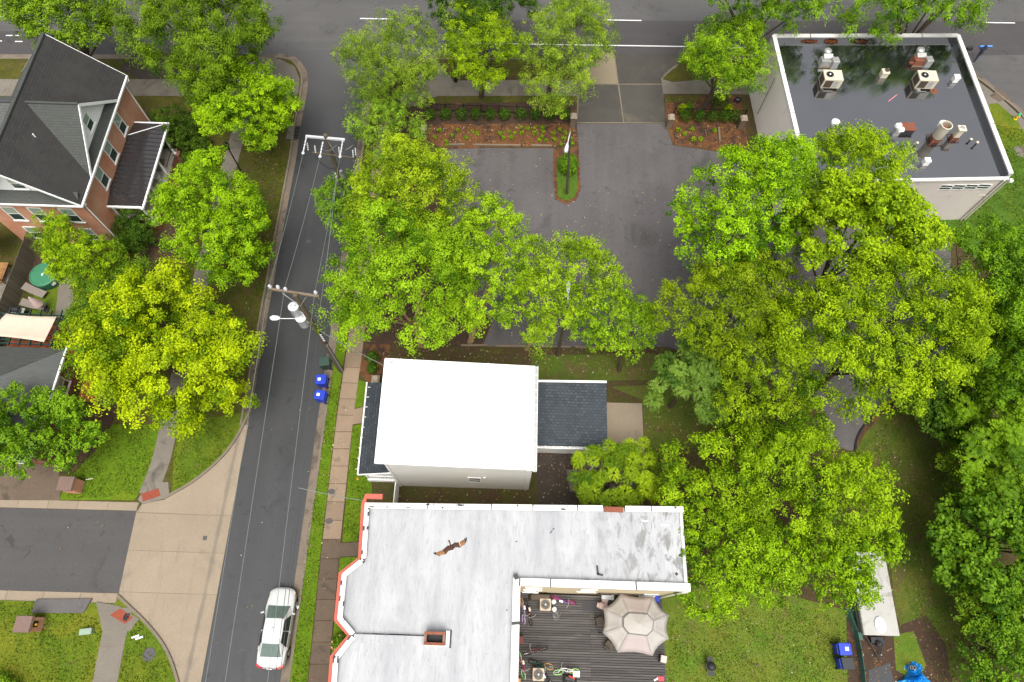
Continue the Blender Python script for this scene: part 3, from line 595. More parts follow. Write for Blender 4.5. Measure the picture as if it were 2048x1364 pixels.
slab('lawn', gp([(1222,775),(1320,770),(1440,830),(1460,890),(1290,905),(1284,800)]), .1, .113, M['lawnd'], 'thin brown grass right of the concrete pad')
slab('dirt_patch', gp([(1072,900),(1170,908),(1185,960),(1150,1010),(1075,1012)]), .1, .114, M['dirt'], 'bare stony dirt behind the white house')
pad = slab('patio', gp([(1198,806),(1283,808),(1291,935),(1260,985),(1140,985),(1130,935),(1168,908),(1200,908)]), .1, .125, M['mulch'], 'tan concrete pad behind the annex')
slab('slab', gp([(1198,806),(1283,808),(1288,907),(1200,909)]), .11, .16, M['conc'], parent=pad)
slab('slab', gp([(1168,911),(1288,910),(1290,938),(1166,938)]), .11, .155, M['concg'], parent=pad)
slab('slab', gp([(1132,940),(1290,941),(1262,984),(1140,984)]), .11, .15, M['concg'], parent=pad)
slab('lawn', gp([(1322,1170),(1500,1170),(1690,1220),(1705,1364),(1712,1420),(1328,1420)]), .1, .116, M['lawnr'], 'mottled green back lawn beside the deck')
slab('lawn', gp([(1706,910),(1722,862),(1765,815),(1840,790),(1900,850),(1925,1000),(1935,1200),(1950,1420),(1880,1420),(1790,1230),(1770,1050)]), .1, .117, M['lawnd'], 'dim grass lane in front of the right hand thicket')
slab('leaf_bed', gp([(1707,908),(1716,862),(1760,810),(1830,772),(1850,800),(1770,822),(1728,868)]), .117, .127, M['litter'], 'orange leaves along the curved lot edge')
ribbon('edging', curve(gp([(1706,908),(1714,872),(1735,842),(1765,818),(1800,803)]), 4), .06, -.06, .1, .2, M['black'], 'thin black edging along the curved lot edge')
slab('dirt_patch', gp([(1800,1250),(1850,1230),(1890,1290),(1910,1420),(1830,1420)]), .117, .124, M['mulch'], 'brown bare strip beside the blue tarp')
slab('mulch_bed', gp([(1690,1200),(1800,1260),(1800,1420),(1695,1420)]), .1, .128, M['mulch'], 'leafy mulch strip under the camper')
slab('ground_cloth', gp([(1735,1340),(1778,1325),(1795,1420),(1735,1420)]), .128, .134, M['tar'], 'black ground cloth in front of the camper')
slab('verge', gp([(1785,1270),(1825,1262),(1850,1330),(1835,1364),(1790,1340)]), .117, .13, M['lawnr'], 'green weed patch beside the camper')
# ================================================================ BUILDINGS
def obox(mb, c, u, n, wd, dep, h, mi=0):        # box: u horizontal unit, n outward unit, centred at c in u and z, from c along n by dep
    u = Vector(u); n = Vector(n); c = Vector(c); z = Vector((0,0,1)); vs = []
    for dz in (-h/2, h/2):
        for du, dn in ((-wd/2,0),(wd/2,0),(wd/2,dep),(-wd/2,dep)): vs.append(c + u*du + n*dn + z*dz)
    return mb.add(vs, [(3,2,1,0),(4,5,6,7),(0,1,5,4),(1,2,6,5),(2,3,7,6),(3,0,4,7)], mi)
def window(parent, c, u, n, wd, h, top='blind_glass', bot='green_glass', fr=.09, label=None, sill=True, dep=.04):
    c = Vector(c); u = Vector(u); n = Vector(n); z = Vector((0,0,1)); f = MB()
    for s_ in (-1, 1): obox(f, c+u*s_*(wd/2-fr/2), u, n, fr, dep, h)
    for s_ in (-1, 1): obox(f, c+z*s_*(h/2-fr/2), u, n, wd-2*fr, dep-.003, fr)
    obox(f, c, u, n, wd-2*fr, dep-.006, .06)
    w_ = f.build('window', M['white'], parent)
    if label: w_['label'] = label
    for s_, mt in ((1, top), (-1, bot)):
        p = MB(); obox(p, c+z*s_*h/4, u, n, wd-2*fr, dep*.6, h/2-fr*.8); p.build('pane', M[mt], w_)
    if sill:
        p = MB(); obox(p, c-z*(h/2+.05), u, n, wd+.14, .09, .09); p.build('sill', M['white'], w_)
    return w_
EX = (1,0,0); WX = (-1,0,0); SY = (0,-1,0); NY = (0,1,0)
def rslab(mb, pts, th=.12, mi=0):               # roof sheet with thickness (straight down)
    n = len(pts); vs = list(pts) + [(p[0],p[1],p[2]-th) for p in pts]
    return mb.add(vs, [tuple(range(n)), tuple(range(2*n-1, n-1, -1))] + [(i,n+i,n+(i+1)%n,(i+1)%n) for i in range(n)], mi)

# ---- brick house, upper left
T43 = math.tan(R_(43))
H1 = thing('brick_house', (-36,34,0), 'orange brick two storey house with steep charcoal gable roof and metal porch roof', 'house')
ex, rx_, ys, yn, ez, rz_ = -31.74, -35.94, 27.7, 40.25, 6.0, 6.0 + 4.2*T43
mb = MB(); mb.b(-39.85, -32.05, 28.0, 39.95, 0, 5.95); wall = mb.build('wall', M['brick'], H1)
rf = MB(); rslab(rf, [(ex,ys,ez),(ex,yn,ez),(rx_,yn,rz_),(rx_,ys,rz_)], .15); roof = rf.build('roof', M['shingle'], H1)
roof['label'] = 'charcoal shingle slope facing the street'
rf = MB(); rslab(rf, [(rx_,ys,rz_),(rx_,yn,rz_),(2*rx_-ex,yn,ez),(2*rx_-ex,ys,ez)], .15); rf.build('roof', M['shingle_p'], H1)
MB().tube([(rx_,ys-.02,rz_+.02),(rx_,yn+.02,rz_+.02)], .14, 6).build('ridge_cap', M['shingle_p'], roof)
# north and south gable ends, pent strip on the south one
for yy, nm in ((39.6, 'gable_wall'), (28.5, 'gable_wall')):
    MB().add([(ex-.25,yy,ez-.05),(2*rx_-ex+.25,yy,ez-.05),(rx_,yy,rz_-.25),(ex-.25,yy+.1,ez-.05),(2*rx_-ex+.25,yy+.1,ez-.05),(rx_,yy+.1,rz_-.25)], [(0,1,2),(5,4,3),(0,3,4,1),(1,4,5,2),(2,5,3,0)]).build(nm, M['white'], H1)
rslab(rf := MB(), [(ex-.2,27.68,ez-.02),(2*rx_-ex,27.68,ez-.02),(2*rx_-ex,28.48,ez+.5),(ex-.2,28.48,ez+.5)], .1); rf.build('pent_roof', M['shingle_p'], H1)
def rake(parent, a, b, wd=.05, h=.24, nrm=(0,-1,0)):
    a = Vector(a); b = Vector(b); n = Vector(nrm); z = Vector((0,0,1)); m = MB()
    vs = [a, b, b+n*wd, a+n*wd, a-z*h, b-z*h, b+n*wd-z*h, a+n*wd-z*h]
    m.add(vs, [(0,1,2,3),(7,6,5,4),(0,4,5,1),(1,5,6,2),(2,6,7,3),(3,7,4,0)]); return m.build('rake_board', M['white'], parent)
for yy, s_ in ((ys,-1),(yn,1)):
    rake(H1, (ex,yy,ez+.01), (rx_,yy,rz_+.01), nrm=(0,s_,0)); rake(H1, (2*rx_-ex,yy,ez+.01), (rx_,yy,rz_+.01), nrm=(0,s_,0))
# eaves gutters and downspouts
MB().b(ex, ex+.13, ys, yn, ez-.14, ez-.0).build('gutter', M['white'], H1)
MB().b(2*rx_-ex, ex+.1, ys-.12, ys-.02, ez-.16, ez-.03).build('gutter', M['white'], H1)
MB().tube([(ex+.06,yn-.12,5.9),(ex+.12,yn-.2,5.7),(-31.99,yn-.5,5.4),(-31.99,yn-.5,.1)], .06, 6).build('downspout', M['white'], H1)
MB().tube([(ex+.06,ys+.2,5.9),(ex+.1,ys+.3,5.7),(-31.98,28.15,5.4),(-31.98,28.15,.1)], .06, 6).build('downspout', M['white'], H1)
# cross gable on the street side and its twin behind
cy, cw, cz = 33.95, 3.75, 6.0 + 3.5
for sgn in (1, -1):
    fx = ex if sgn == 1 else 2*rx_-ex
    bx = rx_ + sgn*.35 if sgn == -1 else -31.74 - 3.5/T43
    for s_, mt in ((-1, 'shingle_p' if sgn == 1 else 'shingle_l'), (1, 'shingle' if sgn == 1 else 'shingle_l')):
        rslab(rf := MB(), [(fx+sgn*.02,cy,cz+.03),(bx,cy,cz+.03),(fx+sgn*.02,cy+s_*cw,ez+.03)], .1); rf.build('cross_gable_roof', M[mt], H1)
    MB().tube([(fx+sgn*.05,cy,cz+.05),(bx,cy,cz+.05)], .1, 6).build('ridge_cap', M['shingle_p'], H1)
    if sgn == 1:
        gx = -32.12
        m_ = MB().add([(gx,cy-cw+.25,ez+.15),(gx,cy+cw-.25,ez+.15),(gx,cy,cz-.12),(gx-.1,cy-cw+.25,ez+.15),(gx-.1,cy+cw-.25,ez+.15),(gx-.1,cy,cz-.12)], [(0,1,2),(5,4,3),(0,3,4,1),(1,4,5,2),(2,5,3,0)]); gw = m_.build('gable_wall', M['white'], H1)
        rslab(rf := MB(), [(ex+.01,cy-cw,ez+.02),(ex+.01,cy+cw,ez+.02),(gx+.03,cy+cw-.6,ez+.66),(gx+.03,cy-cw+.6,ez+.66)], .06); rf.build('pent_roof', M['shingle_p'], H1)
        rake(H1, (fx,cy-cw,ez+.05), (fx,cy,cz+.05), .06, .28, EX); rake(H1, (fx,cy+cw,ez+.05), (fx,cy,cz+.05), .06, .28, EX)
        window(H1, (gx+.0,cy+.05,7.6), NY, EX, 1.0, 1.25)
window(H1, (rx_+.1, 28.5, 7.35), EX, SY, 1.0, 1.3)
for px, py in ((241,249),(222,304),(205,356)):
    c = onx(px, py, -32.05); window(H1, (-32.05, c[1], 4.5), NY, EX, 1.05, 1.75)
for xx in (-37.95, -35.95, -33.6): window(H1, (xx, 28.0, 4.2), EX, SY, 1.05, 1.75)
for xx in (-38.0, -33.65): window(H1, (xx, 28.0, 1.6), EX, SY, 1.05, 1.6)
MB().box((-32.5+.0,0,0),(.01,.01,.01)) ; MB().tube([(-34.6,31.6,8.6),(-34.6,31.6,8.95)], .05, 8).build('roof_vent', M['white'], H1)
# porch
pe, pw, py0, py1 = -29.3, -32.05, 29.8, 38.05
ezp, wzp = 3.0, 3.28
pr = MB(); rslab(pr, [(pe,py0,ezp),(pe,py1,ezp),(pw,py1-1.6,wzp),(pw,py0+1.6,wzp)], .06); rslab(pr, [(pe,py0,ezp),(pw,py0+1.6,wzp),(pw,py0,ezp)], .06); rslab(pr, [(pe,py1,ezp),(pw,py1,ezp),(pw,py1-1.6,wzp)], .06)
proof = pr.build('porch_roof', M['seam'], H1)
for k in range(19):
    yy = py0 + .3 + k*(py1-py0-.6)/18
    t = min(1, (yy-py0)/1.6, (py1-yy)/1.6)
    x1 = pe + (pw-pe)*t; z1 = ezp + (wzp-ezp)*t
    MB().tube([(pe+.02,yy,ezp+.02),(x1+.02,yy,z1+.02)], .03, 4).build('seam', M['dark'], proof)
for s_ in (0, 1): MB().tube([(pe,(py0,py1)[s_],ezp+.03),(pw,(py0+1.6,py1-1.6)[s_],wzp+.03)], .06, 6).build('hip_cap', M['seam'], proof)
for (x0,x1,y0,y1) in ((pe,pe+.14,py0-.14,py1+.14),(pw,pe,py0-.14,py0),(pw,pe,py1,py1+.14)): MB().b(x0,x1,y0,y1,ezp-.16,ezp+.0).build('gutter', M['white'], proof)
MB().b(-32.04,-29.25,30.0,37.4,.1,.7).build('porch_base', M['brickd'], H1)
MB().b(-32.04,-29.3,30.02,37.35,.7,.76).build('porch_floor', M['porchf'], H1)
for k, yy in enumerate((36.8,34.45,31.95,29.75)):
    MB().box((-29.2,yy,.1),(.5,.5,.72)).build('porch_pier', M['brickd'], H1)
    MB().lathe((-29.35,yy,.82), [(.17,0),(.17,.1),(.12,.14),(.115,1.0),(.1,1.9),(.14,1.98),(.15,2.04)], 12).build('porch_column', M['white'], H1, smooth=True)
MB().lathe((-31.8,29.85,.3), [(.12,0),(.11,2.5),(.14,2.55)], 12).build('porch_column', M['white'], H1, smooth=True)
for ya, yb in ((34.75,36.5),(29.95,31.7)):
    rl = MB(); rl.tube([(-29.25,ya,1.55),(-29.25,yb,1.55)], .025, 4); rl.tube([(-29.25,ya,.86),(-29.25,yb,.86)], .02, 4)
    rail = rl.build('railing', M['black'], H1)
    for i in range(13):
        yy = ya + (yb-ya)*(i+.5)/13; MB().tube([(-29.25,yy,.86),(-29.25,yy,1.55)], .012, 4).build('baluster', M['black'], rail)
for i in range(3): MB().b(-29.1+i*.3, -28.8+i*.3, 32.4, 34.0, .1, .6-i*.17).build('step', M['brickd'], H1)
# small rear porch with a wooden landing (left edge)
mb = MB(); rslab(mb, [(-45,25.9,2.75),(-40.2,25.9,2.75),(-40.2,27.9,3.3),(-45,27.9,3.3)], .1); sp_ = mb.build('rear_porch_roof', M['shingle_b'], H1)
MB().b(-45,-40.1,25.78,25.9,2.6,2.76).build('gutter', M['white'], sp_); MB().b(-40.2,-40.06,25.78,27.95,2.6,3.3).build('rake_board', M['white'], sp_)
for k in range(12): MB().b(-44.5,-40.0,25.2+k*.145-1.2,25.2+k*.145+.13-1.2,.6,.64).build('landing_board', M['tanwood'], H1)
for xx in (-40.1,-42): 
    MB().b(xx,xx+.09,24.05,24.14,.1,1.6).build('landing_post', M['tanwood'], H1)
MB().b(-44.5,-40,24.06,24.13,1.5,1.58).build('landing_rail', M['tanwood'], H1); MB().b(-40.1,-40.02,24.1,25.8,1.5,1.58).build('landing_rail', M['tanwood'], H1)

# ---- lower left brick house with hipped grey roof
H2 = thing('brick_house', (-36,13.5,0), 'low dark brick house with hipped weathered grey shingle roof', 'house')
MB().b(-41.2,-32.1,10.0,17.3,0,2.95).build('wall', M['brickd'], H2)
e1 = (-31.69,17.62,3.0); e2 = (-31.69,9.6,3.0); e3 = (-41.6,9.6,3.0); e4 = (-41.6,17.62,3.0); r1 = (-35.7,13.6,5.3); r2 = (-37.6,13.6,5.3)
for q, mt in (((e1,e2,r1), 'shingle_l'), ((e4,e1,r1,r2), 'shingle_p'), ((e2,e3,r2,r1), 'shingle_l'), ((e3,e4,r2), 'shingle_l')):
    m_ = MB(); rslab(m_, q, .1); m_.build('roof', M[mt], H2)
for a, b in ((e1,r1),(e2,r1)): MB().tube([a,b], .08, 5).build('hip_cap', M['shingle_p'], H2)
MB().b(-31.69,-31.56,9.5,17.7,2.86,2.99).build('gutter', M['white'], H2); MB().b(-41.6,-31.6,9.47,9.6,2.84,2.99).build('gutter', M['white'], H2)
MB().b(-36.6,-33.9,9.94,10.0,.1,2.3).build('garage_door', M['white'], H2)
window(H2, (-32.1,15.4,1.5), NY, EX, 1.0, 1.2)

# ---- white house in the middle
H3 = thing('white_house', (-3,12.5,0), 'white flat roofed two storey house with shingled porch and rear annex', 'house')
def siding():
    m, nt, p = base_mat('white_lap_siding', .6, .3)
    g = nt.nodes.new('ShaderNodeNewGeometry'); sp = NN(nt, 'ShaderNodeSeparateXYZ'); nt.links.new(g.outputs['Position'], sp.inputs[0])
    fr = math_(nt, 'FRACT', math_(nt, 'MULTIPLY', sp.outputs[2], 5.5))
    c = mix(nt, ramp(nt, fr, 0, .12, .45, 0), (.78,.78,.77), (.5,.5,.49)); c = mix(nt, ramp(nt, noise(nt, g.outputs['Position'], .7, 5), .4, .7, 0, .35), c, (.68,.67,.62))
    nt.links.new(c, p.inputs['Base Color']); bump(nt, p, fr, .5, .02); return m
M['siding'] = siding()
wx0, wx1, wy0, wy1 = -7.52, 1.5, 9.28, 15.85
MB().add([(wx0,wy0,0),(wx1,wy0,0),(wx1,wy1,0),(wx0,wy1,0),(wx0,wy0,7.2),(wx1,wy0,6.35),(wx1,wy1,6.35),(wx0,wy1,7.2)], [(3,2,1,0),(4,5,6,7),(0,1,5,4),(1,2,6,5),(2,3,7,6),(3,0,4,7)]).build('wall', M['siding'], H3)
m_ = MB(); rslab(m_, [(-7.95,9.12,7.42),(1.52,9.22,6.52),(1.52,16.0,6.52),(-8.05,15.85,7.42)], .2); r3 = m_.build('roof', M['whitew'], H3); r3['label'] = 'plain bright white membrane roof'
def loft(m, a, b, r=.05, n=4): return m.tube([a,b], r, n)
for a, b in (((-7.95,9.12,7.44),(1.52,9.22,6.54)), ((-8.05,15.85,7.44),(1.52,16.0,6.54)), ((-7.95,9.12,7.44),(-8.05,15.85,7.44))): MB().tube([a,b], .05, 4).build('drip_edge', M['white'], r3)
for px, py, r in ((785,729,.05),(1038,751,.05),(970,790,.04)): q = G(px,py,7.0); MB().box((q[0],q[1],7.42-.095*(q[0]+7.95)),(r*2.2,r*1.4,.05)).build('roof_fastener', M['galv'], r3)
gt = MB(); gt.b(1.53,1.56,9.15,16.1,6.3,6.47); gt.b(1.74,1.77,9.15,16.1,6.3,6.47); gt.b(1.56,1.74,9.15,16.1,6.3,6.33, 1)
gut = gt.build('gutter', [M['white'], M['galv']], H3)
for k in range(14): MB().b(1.56,1.74,9.3+k*.51,9.34+k*.51,6.43,6.46).build('gutter_bracket', M['white'], gut)
window(H3, (ony(950,963,9.28)[0], 9.28, 2.9), EX, SY, .85, 1.3, 'green_glass', fr=.06, sill=False)
MB().b(1.2,1.28,9.2,9.26,.2,6.2).build('corner_trim', M['white'], H3); MB().b(-7.5,-7.38,9.2,9.26,.1,6.9).build('corner_trim', M['white'], H3)
q = ony(969,955,9.28); MB().box((q[0],9.24,q[2]),(.14,.06,.14)).build('dryer_vent', M['white'], H3)
# porch
m_ = MB(); rslab(m_, [(-10.0,15.8,2.9),(-9.85,9.4,2.9),(-7.54,9.5,3.45),(-7.54,15.85,3.45)], .1); pr = m_.build('porch_roof', M['shingle_by'], H3)
m_ = MB(); m_.tube([(-10.06,15.85,2.9),(-9.91,9.35,2.9)], .06, 4); m_.tube([(-9.91,9.35,2.9),(-7.6,9.42,3.42)], .05, 4); m_.build('gutter', M['white'], pr)
for k in range(9): MB().b(-10.09+.017*k,-9.9+.017*k,9.7+k*.72,9.73+k*.72,2.92,2.97).build('gutter_bracket', M['white'], pr)
MB().b(-9.7,-7.54,9.5,15.6,.1,.6).build('porch_floor', M['white'], H3)
for yy in (9.65,12.6,15.45): MB().b(-9.68,-9.54,yy-.07,yy+.07,.6,2.8).build('porch_post', M['white'], H3)
rl = MB(); rl.b(-9.5,-7.6,9.56,9.64,1.45,1.52); rl.b(-9.5,-7.6,9.56,9.64,.7,.76); rail = rl.build('railing', M['white'], H3)
for k in range(11): MB().b(-9.4+k*.17,-9.35+k*.17,9.57,9.63,.76,1.45).build('baluster', M['white'], rail)
# annex
MB().add([(1.62,11.95,0),(6.55,11.95,0),(6.55,16.05,0),(1.62,16.05,0),(1.62,11.95,2.7),(6.55,11.95,2.7),(6.55,16.05,3.5),(1.62,16.05,3.5)], [(3,2,1,0),(4,5,6,7),(0,1,5,4),(1,2,6,5),(2,3,7,6),(3,0,4,7)]).build('annex_wall', M['siding'], H3)
m_ = MB(); rslab(m_, [(1.78,11.72,2.82),(6.7,11.78,2.82),(6.62,16.1,3.64),(1.78,16.0,3.64)], .1); ar = m_.build('annex_roof', M['shingle_b'], H3)
MB().add([(1.7,16.0,3.6),(6.64,16.1,3.6),(6.64,16.25,3.6),(1.7,16.15,3.6),(1.7,16.0,3.7),(6.64,16.1,3.7),(6.64,16.25,3.7),(1.7,16.15,3.7)], [(3,2,1,0),(4,5,6,7),(0,1,5,4),(1,2,6,5),(2,3,7,6),(3,0,4,7)]).build('ridge_trim', M['white'], ar)
m_ = MB(); m_.b(1.65,6.72,11.58,11.62,2.66,2.8); m_.b(1.65,6.72,11.72,11.75,2.66,2.8); m_.b(1.65,6.72,11.62,11.72,2.66,2.69,1); ag = m_.build('gutter', [M['white'], M['galv']], ar)
for k in range(9): MB().b(1.9+k*.55,1.95+k*.55,11.58,11.75,2.8,2.83).build('gutter_bracket', M['white'], ag)
MB().tube([(6.5,11.66,2.7),(6.5,11.8,2.5),(6.45,11.85,.6),(6.35,11.5,.35),(5.9,10.9,.18),(5.55,10.5,.16)], .06, 6).build('downspout', M['white'], H3)
# side gate between the two houses
fg = thing('picket_fence', (-7.6,8.5,0), 'narrow white fence panel between white house and row house', 'fence')
MB().b(-7.62,-7.56,7.7,9.2,.15,.25).build('rail', M['white'], fg); MB().b(-7.62,-7.56,7.7,9.2,1.5,1.6).build('rail', M['white'], fg)
for k in range(11): MB().b(-7.56,-7.53,7.72+k*.135,7.72+k*.135+.125,.14,1.75).build('fence_board', M['white'], fg)

# ---- row house with silver roof
RH = thing('row_house', (-3,1,0), 'row house with silver white flat roof, red cornice and angled bays', 'house')
ZP = 7.7; W_ = gp([(731,1007),(724,1117),(685,1148),(676,1238),(703,1271),(668,1316),(664,1372),(661,1440)], ZP)
ne = (10.2, 7.05); yS = gxy(1200,1174,ZP)[1]; xC = gxy(1037,1250,ZP)[0]; yN = W_[0][1]
W_end = (W_[-1][0], -14.0); foot = W_ + [W_end, (xC-.02,-14.0), (xC-.02,yS), (10.15,yS), ne]
foot = [W_[0]] + W_[1:] + [W_end, (xC,-14.0), (xC,yS), (10.2,yS+.02), (10.2,ne[1])]
ins = lambda: None
rw = MB().prism(foot, 0, 7.28).build('wall', M['cream'], RH)
ribbon('facade', W_ + [W_end], -.02, .0, 0, 7.25, M['brickd'], parent=RH)
inner = offset(W_, .12)
MB().prism([ (p[0]+.12, p[1]) for p in W_] + [(W_end[0]+.12,-13.9),(xC-.1,-13.9),(xC-.1,yS+.1),(10.1,yS+.1),(10.1,ne[1]-.1)], 7.28, 7.34).build('roof', M['silver'], RH)['label'] = 'streaked silver white flat roof'
# parapet walls
par = []
def parapet(a, b, wd, h0, h1, mt, nm, side, parent=RH): return ribbon(nm, [a,b], 0, wd*side, h0, h1, M[mt], parent=parent)
for i in range(len(W_)-1):
    a, b = W_[i], W_[i+1]
    parapet(a, b, .16, 7.3, 7.6, 'silver', 'parapet', 1)
ribbon('cornice', [(W_[0][0]+.9,W_[0][1]+.33),(W_[0][0]-.02,W_[0][1]+.33)] + W_[0:], .02, -.28, 7.3, 7.52, M['redtrim'], parent=RH)
ribbon('cornice', W_, .02, -.16, 7.0, 7.3, M['redtrim'], parent=RH)
L_ = plen(W_)
cw_ = offset(W_, .0)
for i in range(len(W_)-1):
    a, b = W_[i], W_[i+1]; l = math.dist(a,b); k = max(1, round(l/1.5))
    for j in range(k):
        p0, p1 = lerp(a,b,j/k+.006), lerp(a,b,(j+1)/k-.006); ribbon('coping_piece', [p0,p1], -.05, .22, 7.6, 7.66+random.uniform(-.012,.012), M['coping'], parent=RH)
# north parapet with coping lengths
nl = [(W_[0], (10.2, ne[1]))]
def nyat(x): return W_[0][1] + (ne[1]-W_[0][1])*(x-W_[0][0])/(10.2-W_[0][0])
for x0, x1, dz in ((W_[0][0]-.05,-4.6,.0),(-4.55,-.9,-.04),(-.86,1.5,.01),(1.55,4.1,-.03),(4.14,5.6,.0),(6.9,8.4,-.02),(8.44,10.3,-.03)):
    ribbon('parapet', [(x0,nyat(x0)),(x1,nyat(x1))], -.02, -.2, 7.3, 7.58+dz, M['silver'], parent=RH)
    ribbon('coping_piece', [(x0+.01,nyat(x0)),(x1-.01,nyat(x1))], .06, -.26, 7.58+dz, 7.66+dz, M['coping'], parent=RH)
MB().box((6.25,nyat(6.25)-.12,7.3),(1.1,.3,.16)).build('brick_stub', M['brickd'], RH)
# courtyard copings (white, wide)
for x0, x1, dz in ((xC-.02,2.55,0),(2.62,6.0,.02),(6.02,7.3,-.015),(7.37,10.35,.0)):
    MB().b(x0,x1,yS-.08,yS+.34,7.3,7.7+dz).build('coping_piece', M['coping'], RH)
for y0, y1 in ((yS+.34,.62),(.5,-5.6),(-5.7,-13.9)): MB().b(xC-.36,xC+.05,min(y0,y1),max(y0,y1),7.3,7.7).build('coping_piece', M['coping'], RH)
for x, y, sx, sy, rz in ((2.585,yS+.13,.07,.43,0),(7.335,yS+.13,.07,.43,.05),(xC-.16,.56,.42,.16,.1),(xC-.2,yS+.4,.25,.3,.3),(3.6,yS+.3,.12,.08,0),(4.6,yS+.36,.3,.05,.1),(.2,1.2,.06,.08,0)): MB().box((x,y,7.685),(sx,sy,.03),rz).build('tar_patch', M['tar'], RH)
MB().b(10.1,10.28,yS+.34,ne[1]-.1,7.3,7.42).build('roof_edge', M['galv'], RH)
# party wall ridge, chimney
cpx = gxy(708,1276,7.5); MB().b(cpx[0],gxy(850,1277,7.5)[0],cpx[1]-.22,cpx[1]+.2,7.32,7.62).build('party_wall', M['silver'], RH)
cx_, cy_ = gxy(870,1277,7.9)
ch = MB()
for (x0,x1,y0,y1) in ((-.55,.55,-.32,-.2),(-.55,.55,.2,.32),(-.55,-.43,-.2,.2),(.43,.55,-.2,.2)): ch.b(cx_+x0,cx_+x1,cy_+y0,cy_+y1,7.3,8.15)
chim = ch.build('chimney', M['brickd'], RH); MB().b(cx_-.43,cx_+.43,cy_-.2,cy_+.2,7.4,7.5).build('flue', M['black'], chim)
MB().b(cx_-.6,cx_+.72,cy_-.36,cy_-.33,7.32,7.7).build('flashing', M['white'], chim); MB().b(cx_+.56,cx_+.75,cy_-.33,cy_+.4,7.32,7.6).build('flashing', M['white'], chim)
for i in range(7): MB().b(cx_-.56+i*.16,cx_-.56+i*.16+.14,cy_-.335,cy_-.19,8.15,8.21).build('brick', M['brickd'], chim); MB().b(cx_-.56+i*.16,cx_-.56+i*.16+.14,cy_+.19,cy_+.335,8.15,8.21).build('brick', M['brickd'], chim)
# black roof repairs, flashing seams along the bays
random.seed(11)
for i in range(len(W_)-1):
    a, b = W_[i], W_[i+1]
    for k in range(int(math.dist(a,b)*1.7)):
        t = random.random(); p = lerp(a,b,t); ang = math.atan2(b[1]-a[1], b[0]-a[0]); off = offset([a,b], random.choice((-.02,.2)))
        q = lerp(off[0], off[1], t); MB().box((q[0],q[1],7.655),(random.uniform(.05,.35),random.uniform(.05,.14),.022),ang).build('tar_patch', M['tar'], RH)
for k in range(16):
    x = random.uniform(-8,10); q = nyat(x); MB().box((x,q-random.choice((.02,.18)),7.645),(random.uniform(.06,.28),random.uniform(.04,.1),.025),random.uniform(-.1,.1)).build('tar_patch', M['tar'], RH)
for px, py, sx, sy, rz in ((1107,1058,.14,.05,.7),(1102,1064,.2,.05,.9),(1033,1083,.1,.05,.2),(1195,1140,.12,.5,.1),(1200,1149,.35,.12,-.2),(1330,1050,.5,.12,0),(1290,1042,.35,.1,.1),(1353,1148,.15,.15,.4)):
    q = gxy(px,py,7.35); MB().box((q[0],q[1],7.34),(sx,sy,.02),rz).build('roof_patch', M['tar'] if sx < .4 and py != 1050 and py != 1042 else M['galv'], RH)
for k in range(5): MB().box((cx_+random.uniform(-5,.6),cpx[1]+.24,7.345),(random.uniform(.2,.7),.04,.02),0).build('tar_patch', M['tar'], RH)
MB().b(cpx[0]+.4,cx_-.5,cpx[1]+.205,cpx[1]+.235,7.34,7.37).build('tar_seam', M['tar'], RH); MB().box((cx_+.8,cy_,7.34),(.09,.9,.03)).build('tar_seam', M['tar'], RH)
# windows and door of the courtyard walls
for x in (1.75, 5.0): window(RH, (x,yS-.0,4.6), EX, SY, 1.0, 1.6, 'blind_glass', 'green_glass')
for x in (1.7, 9.2): window(RH, (x,yS,2.0), EX, SY, .9, 1.5, 'blind_glass')
MB().b(6.0,6.9,yS-.06,yS,.55,2.6).build('door', M['brownc'], RH)
MB().tube([(10.32,yS-.05,7.3),(10.3,yS-.1,7.0),(10.12,yS-.1,6.8),(10.12,yS-.1,.2)], .05, 6).build('downspout', M['white'], RH)

# ---- black roofed commercial building
BB = thing('flat_roof_building', (29,40,0), 'pale stucco commercial building with wet black flat roof and white coping', 'building')
bz = 6.2; NW, NE_, SE_, SW_ = gxy(1546,69,bz), gxy(1918,68,bz), gxy(2026,347,bz), gxy(1614,355,bz)
bw = MB(); bw.prism([NW,NE_,SE_,SW_], 0, 5.7); bo = bw.build('wall', M['stucco'], BB)
ribbon('south_wall_face', [SW_,SE_], 0, -.03, 0, 5.6, M['stucco2'], parent=BB)
def inset(q, d):
    c = (sum(p[0] for p in q)/4, sum(p[1] for p in q)/4); return [(p[0]+d*(1 if p[0]<c[0] else -1), p[1]+d*(1 if p[1]<c[1] else -1)) for p in q]
broof = MB().prism([(p[0], p[1]) for p in inset([NW,NE_,SE_,SW_], .02)], 5.7, 5.74).build('roof', M['wetroof'], BB); broof['label'] = 'wet glossy black membrane roof'
for a, b in ((SW_,NW),(NW,NE_),(NE_,SE_)): ribbon('parapet', [a,b], -.02, -.3, 5.7, 6.1, M['wetroof'], parent=BB)
ribbon('outer_face', [SW_,NW], .03, -.02, 0, 6.09, M['stucco'], parent=BB); ribbon('outer_face', [NW,NE_], .03, -.02, 0, 6.09, M['stucco'], parent=BB); ribbon('outer_face', [NE_,SE_], .03, -.02, 0, 6.09, M['stucco2'], parent=BB)
for a, b, nseg in ((SW_,NW,7),(NW,NE_,5),(NE_,SE_,3)):
    for j in range(nseg): ribbon('coping_piece', [lerp(a,b,j/nseg+.003), lerp(a,b,(j+1)/nseg-.003)], .08, -.26, 6.1, 6.2+random.uniform(-.01,.01), M['coping'], parent=BB)
MB().tube([(SW_[0],SW_[1]-.02,5.76),(SE_[0],SE_[1]-.02,5.76)], .07, 4).build('roof_edge', M['coping'], BB)
gb = ribbon('gutter', [SW_,SE_], -.04, -.13, 5.55, 5.7, M['coping'], parent=BB)
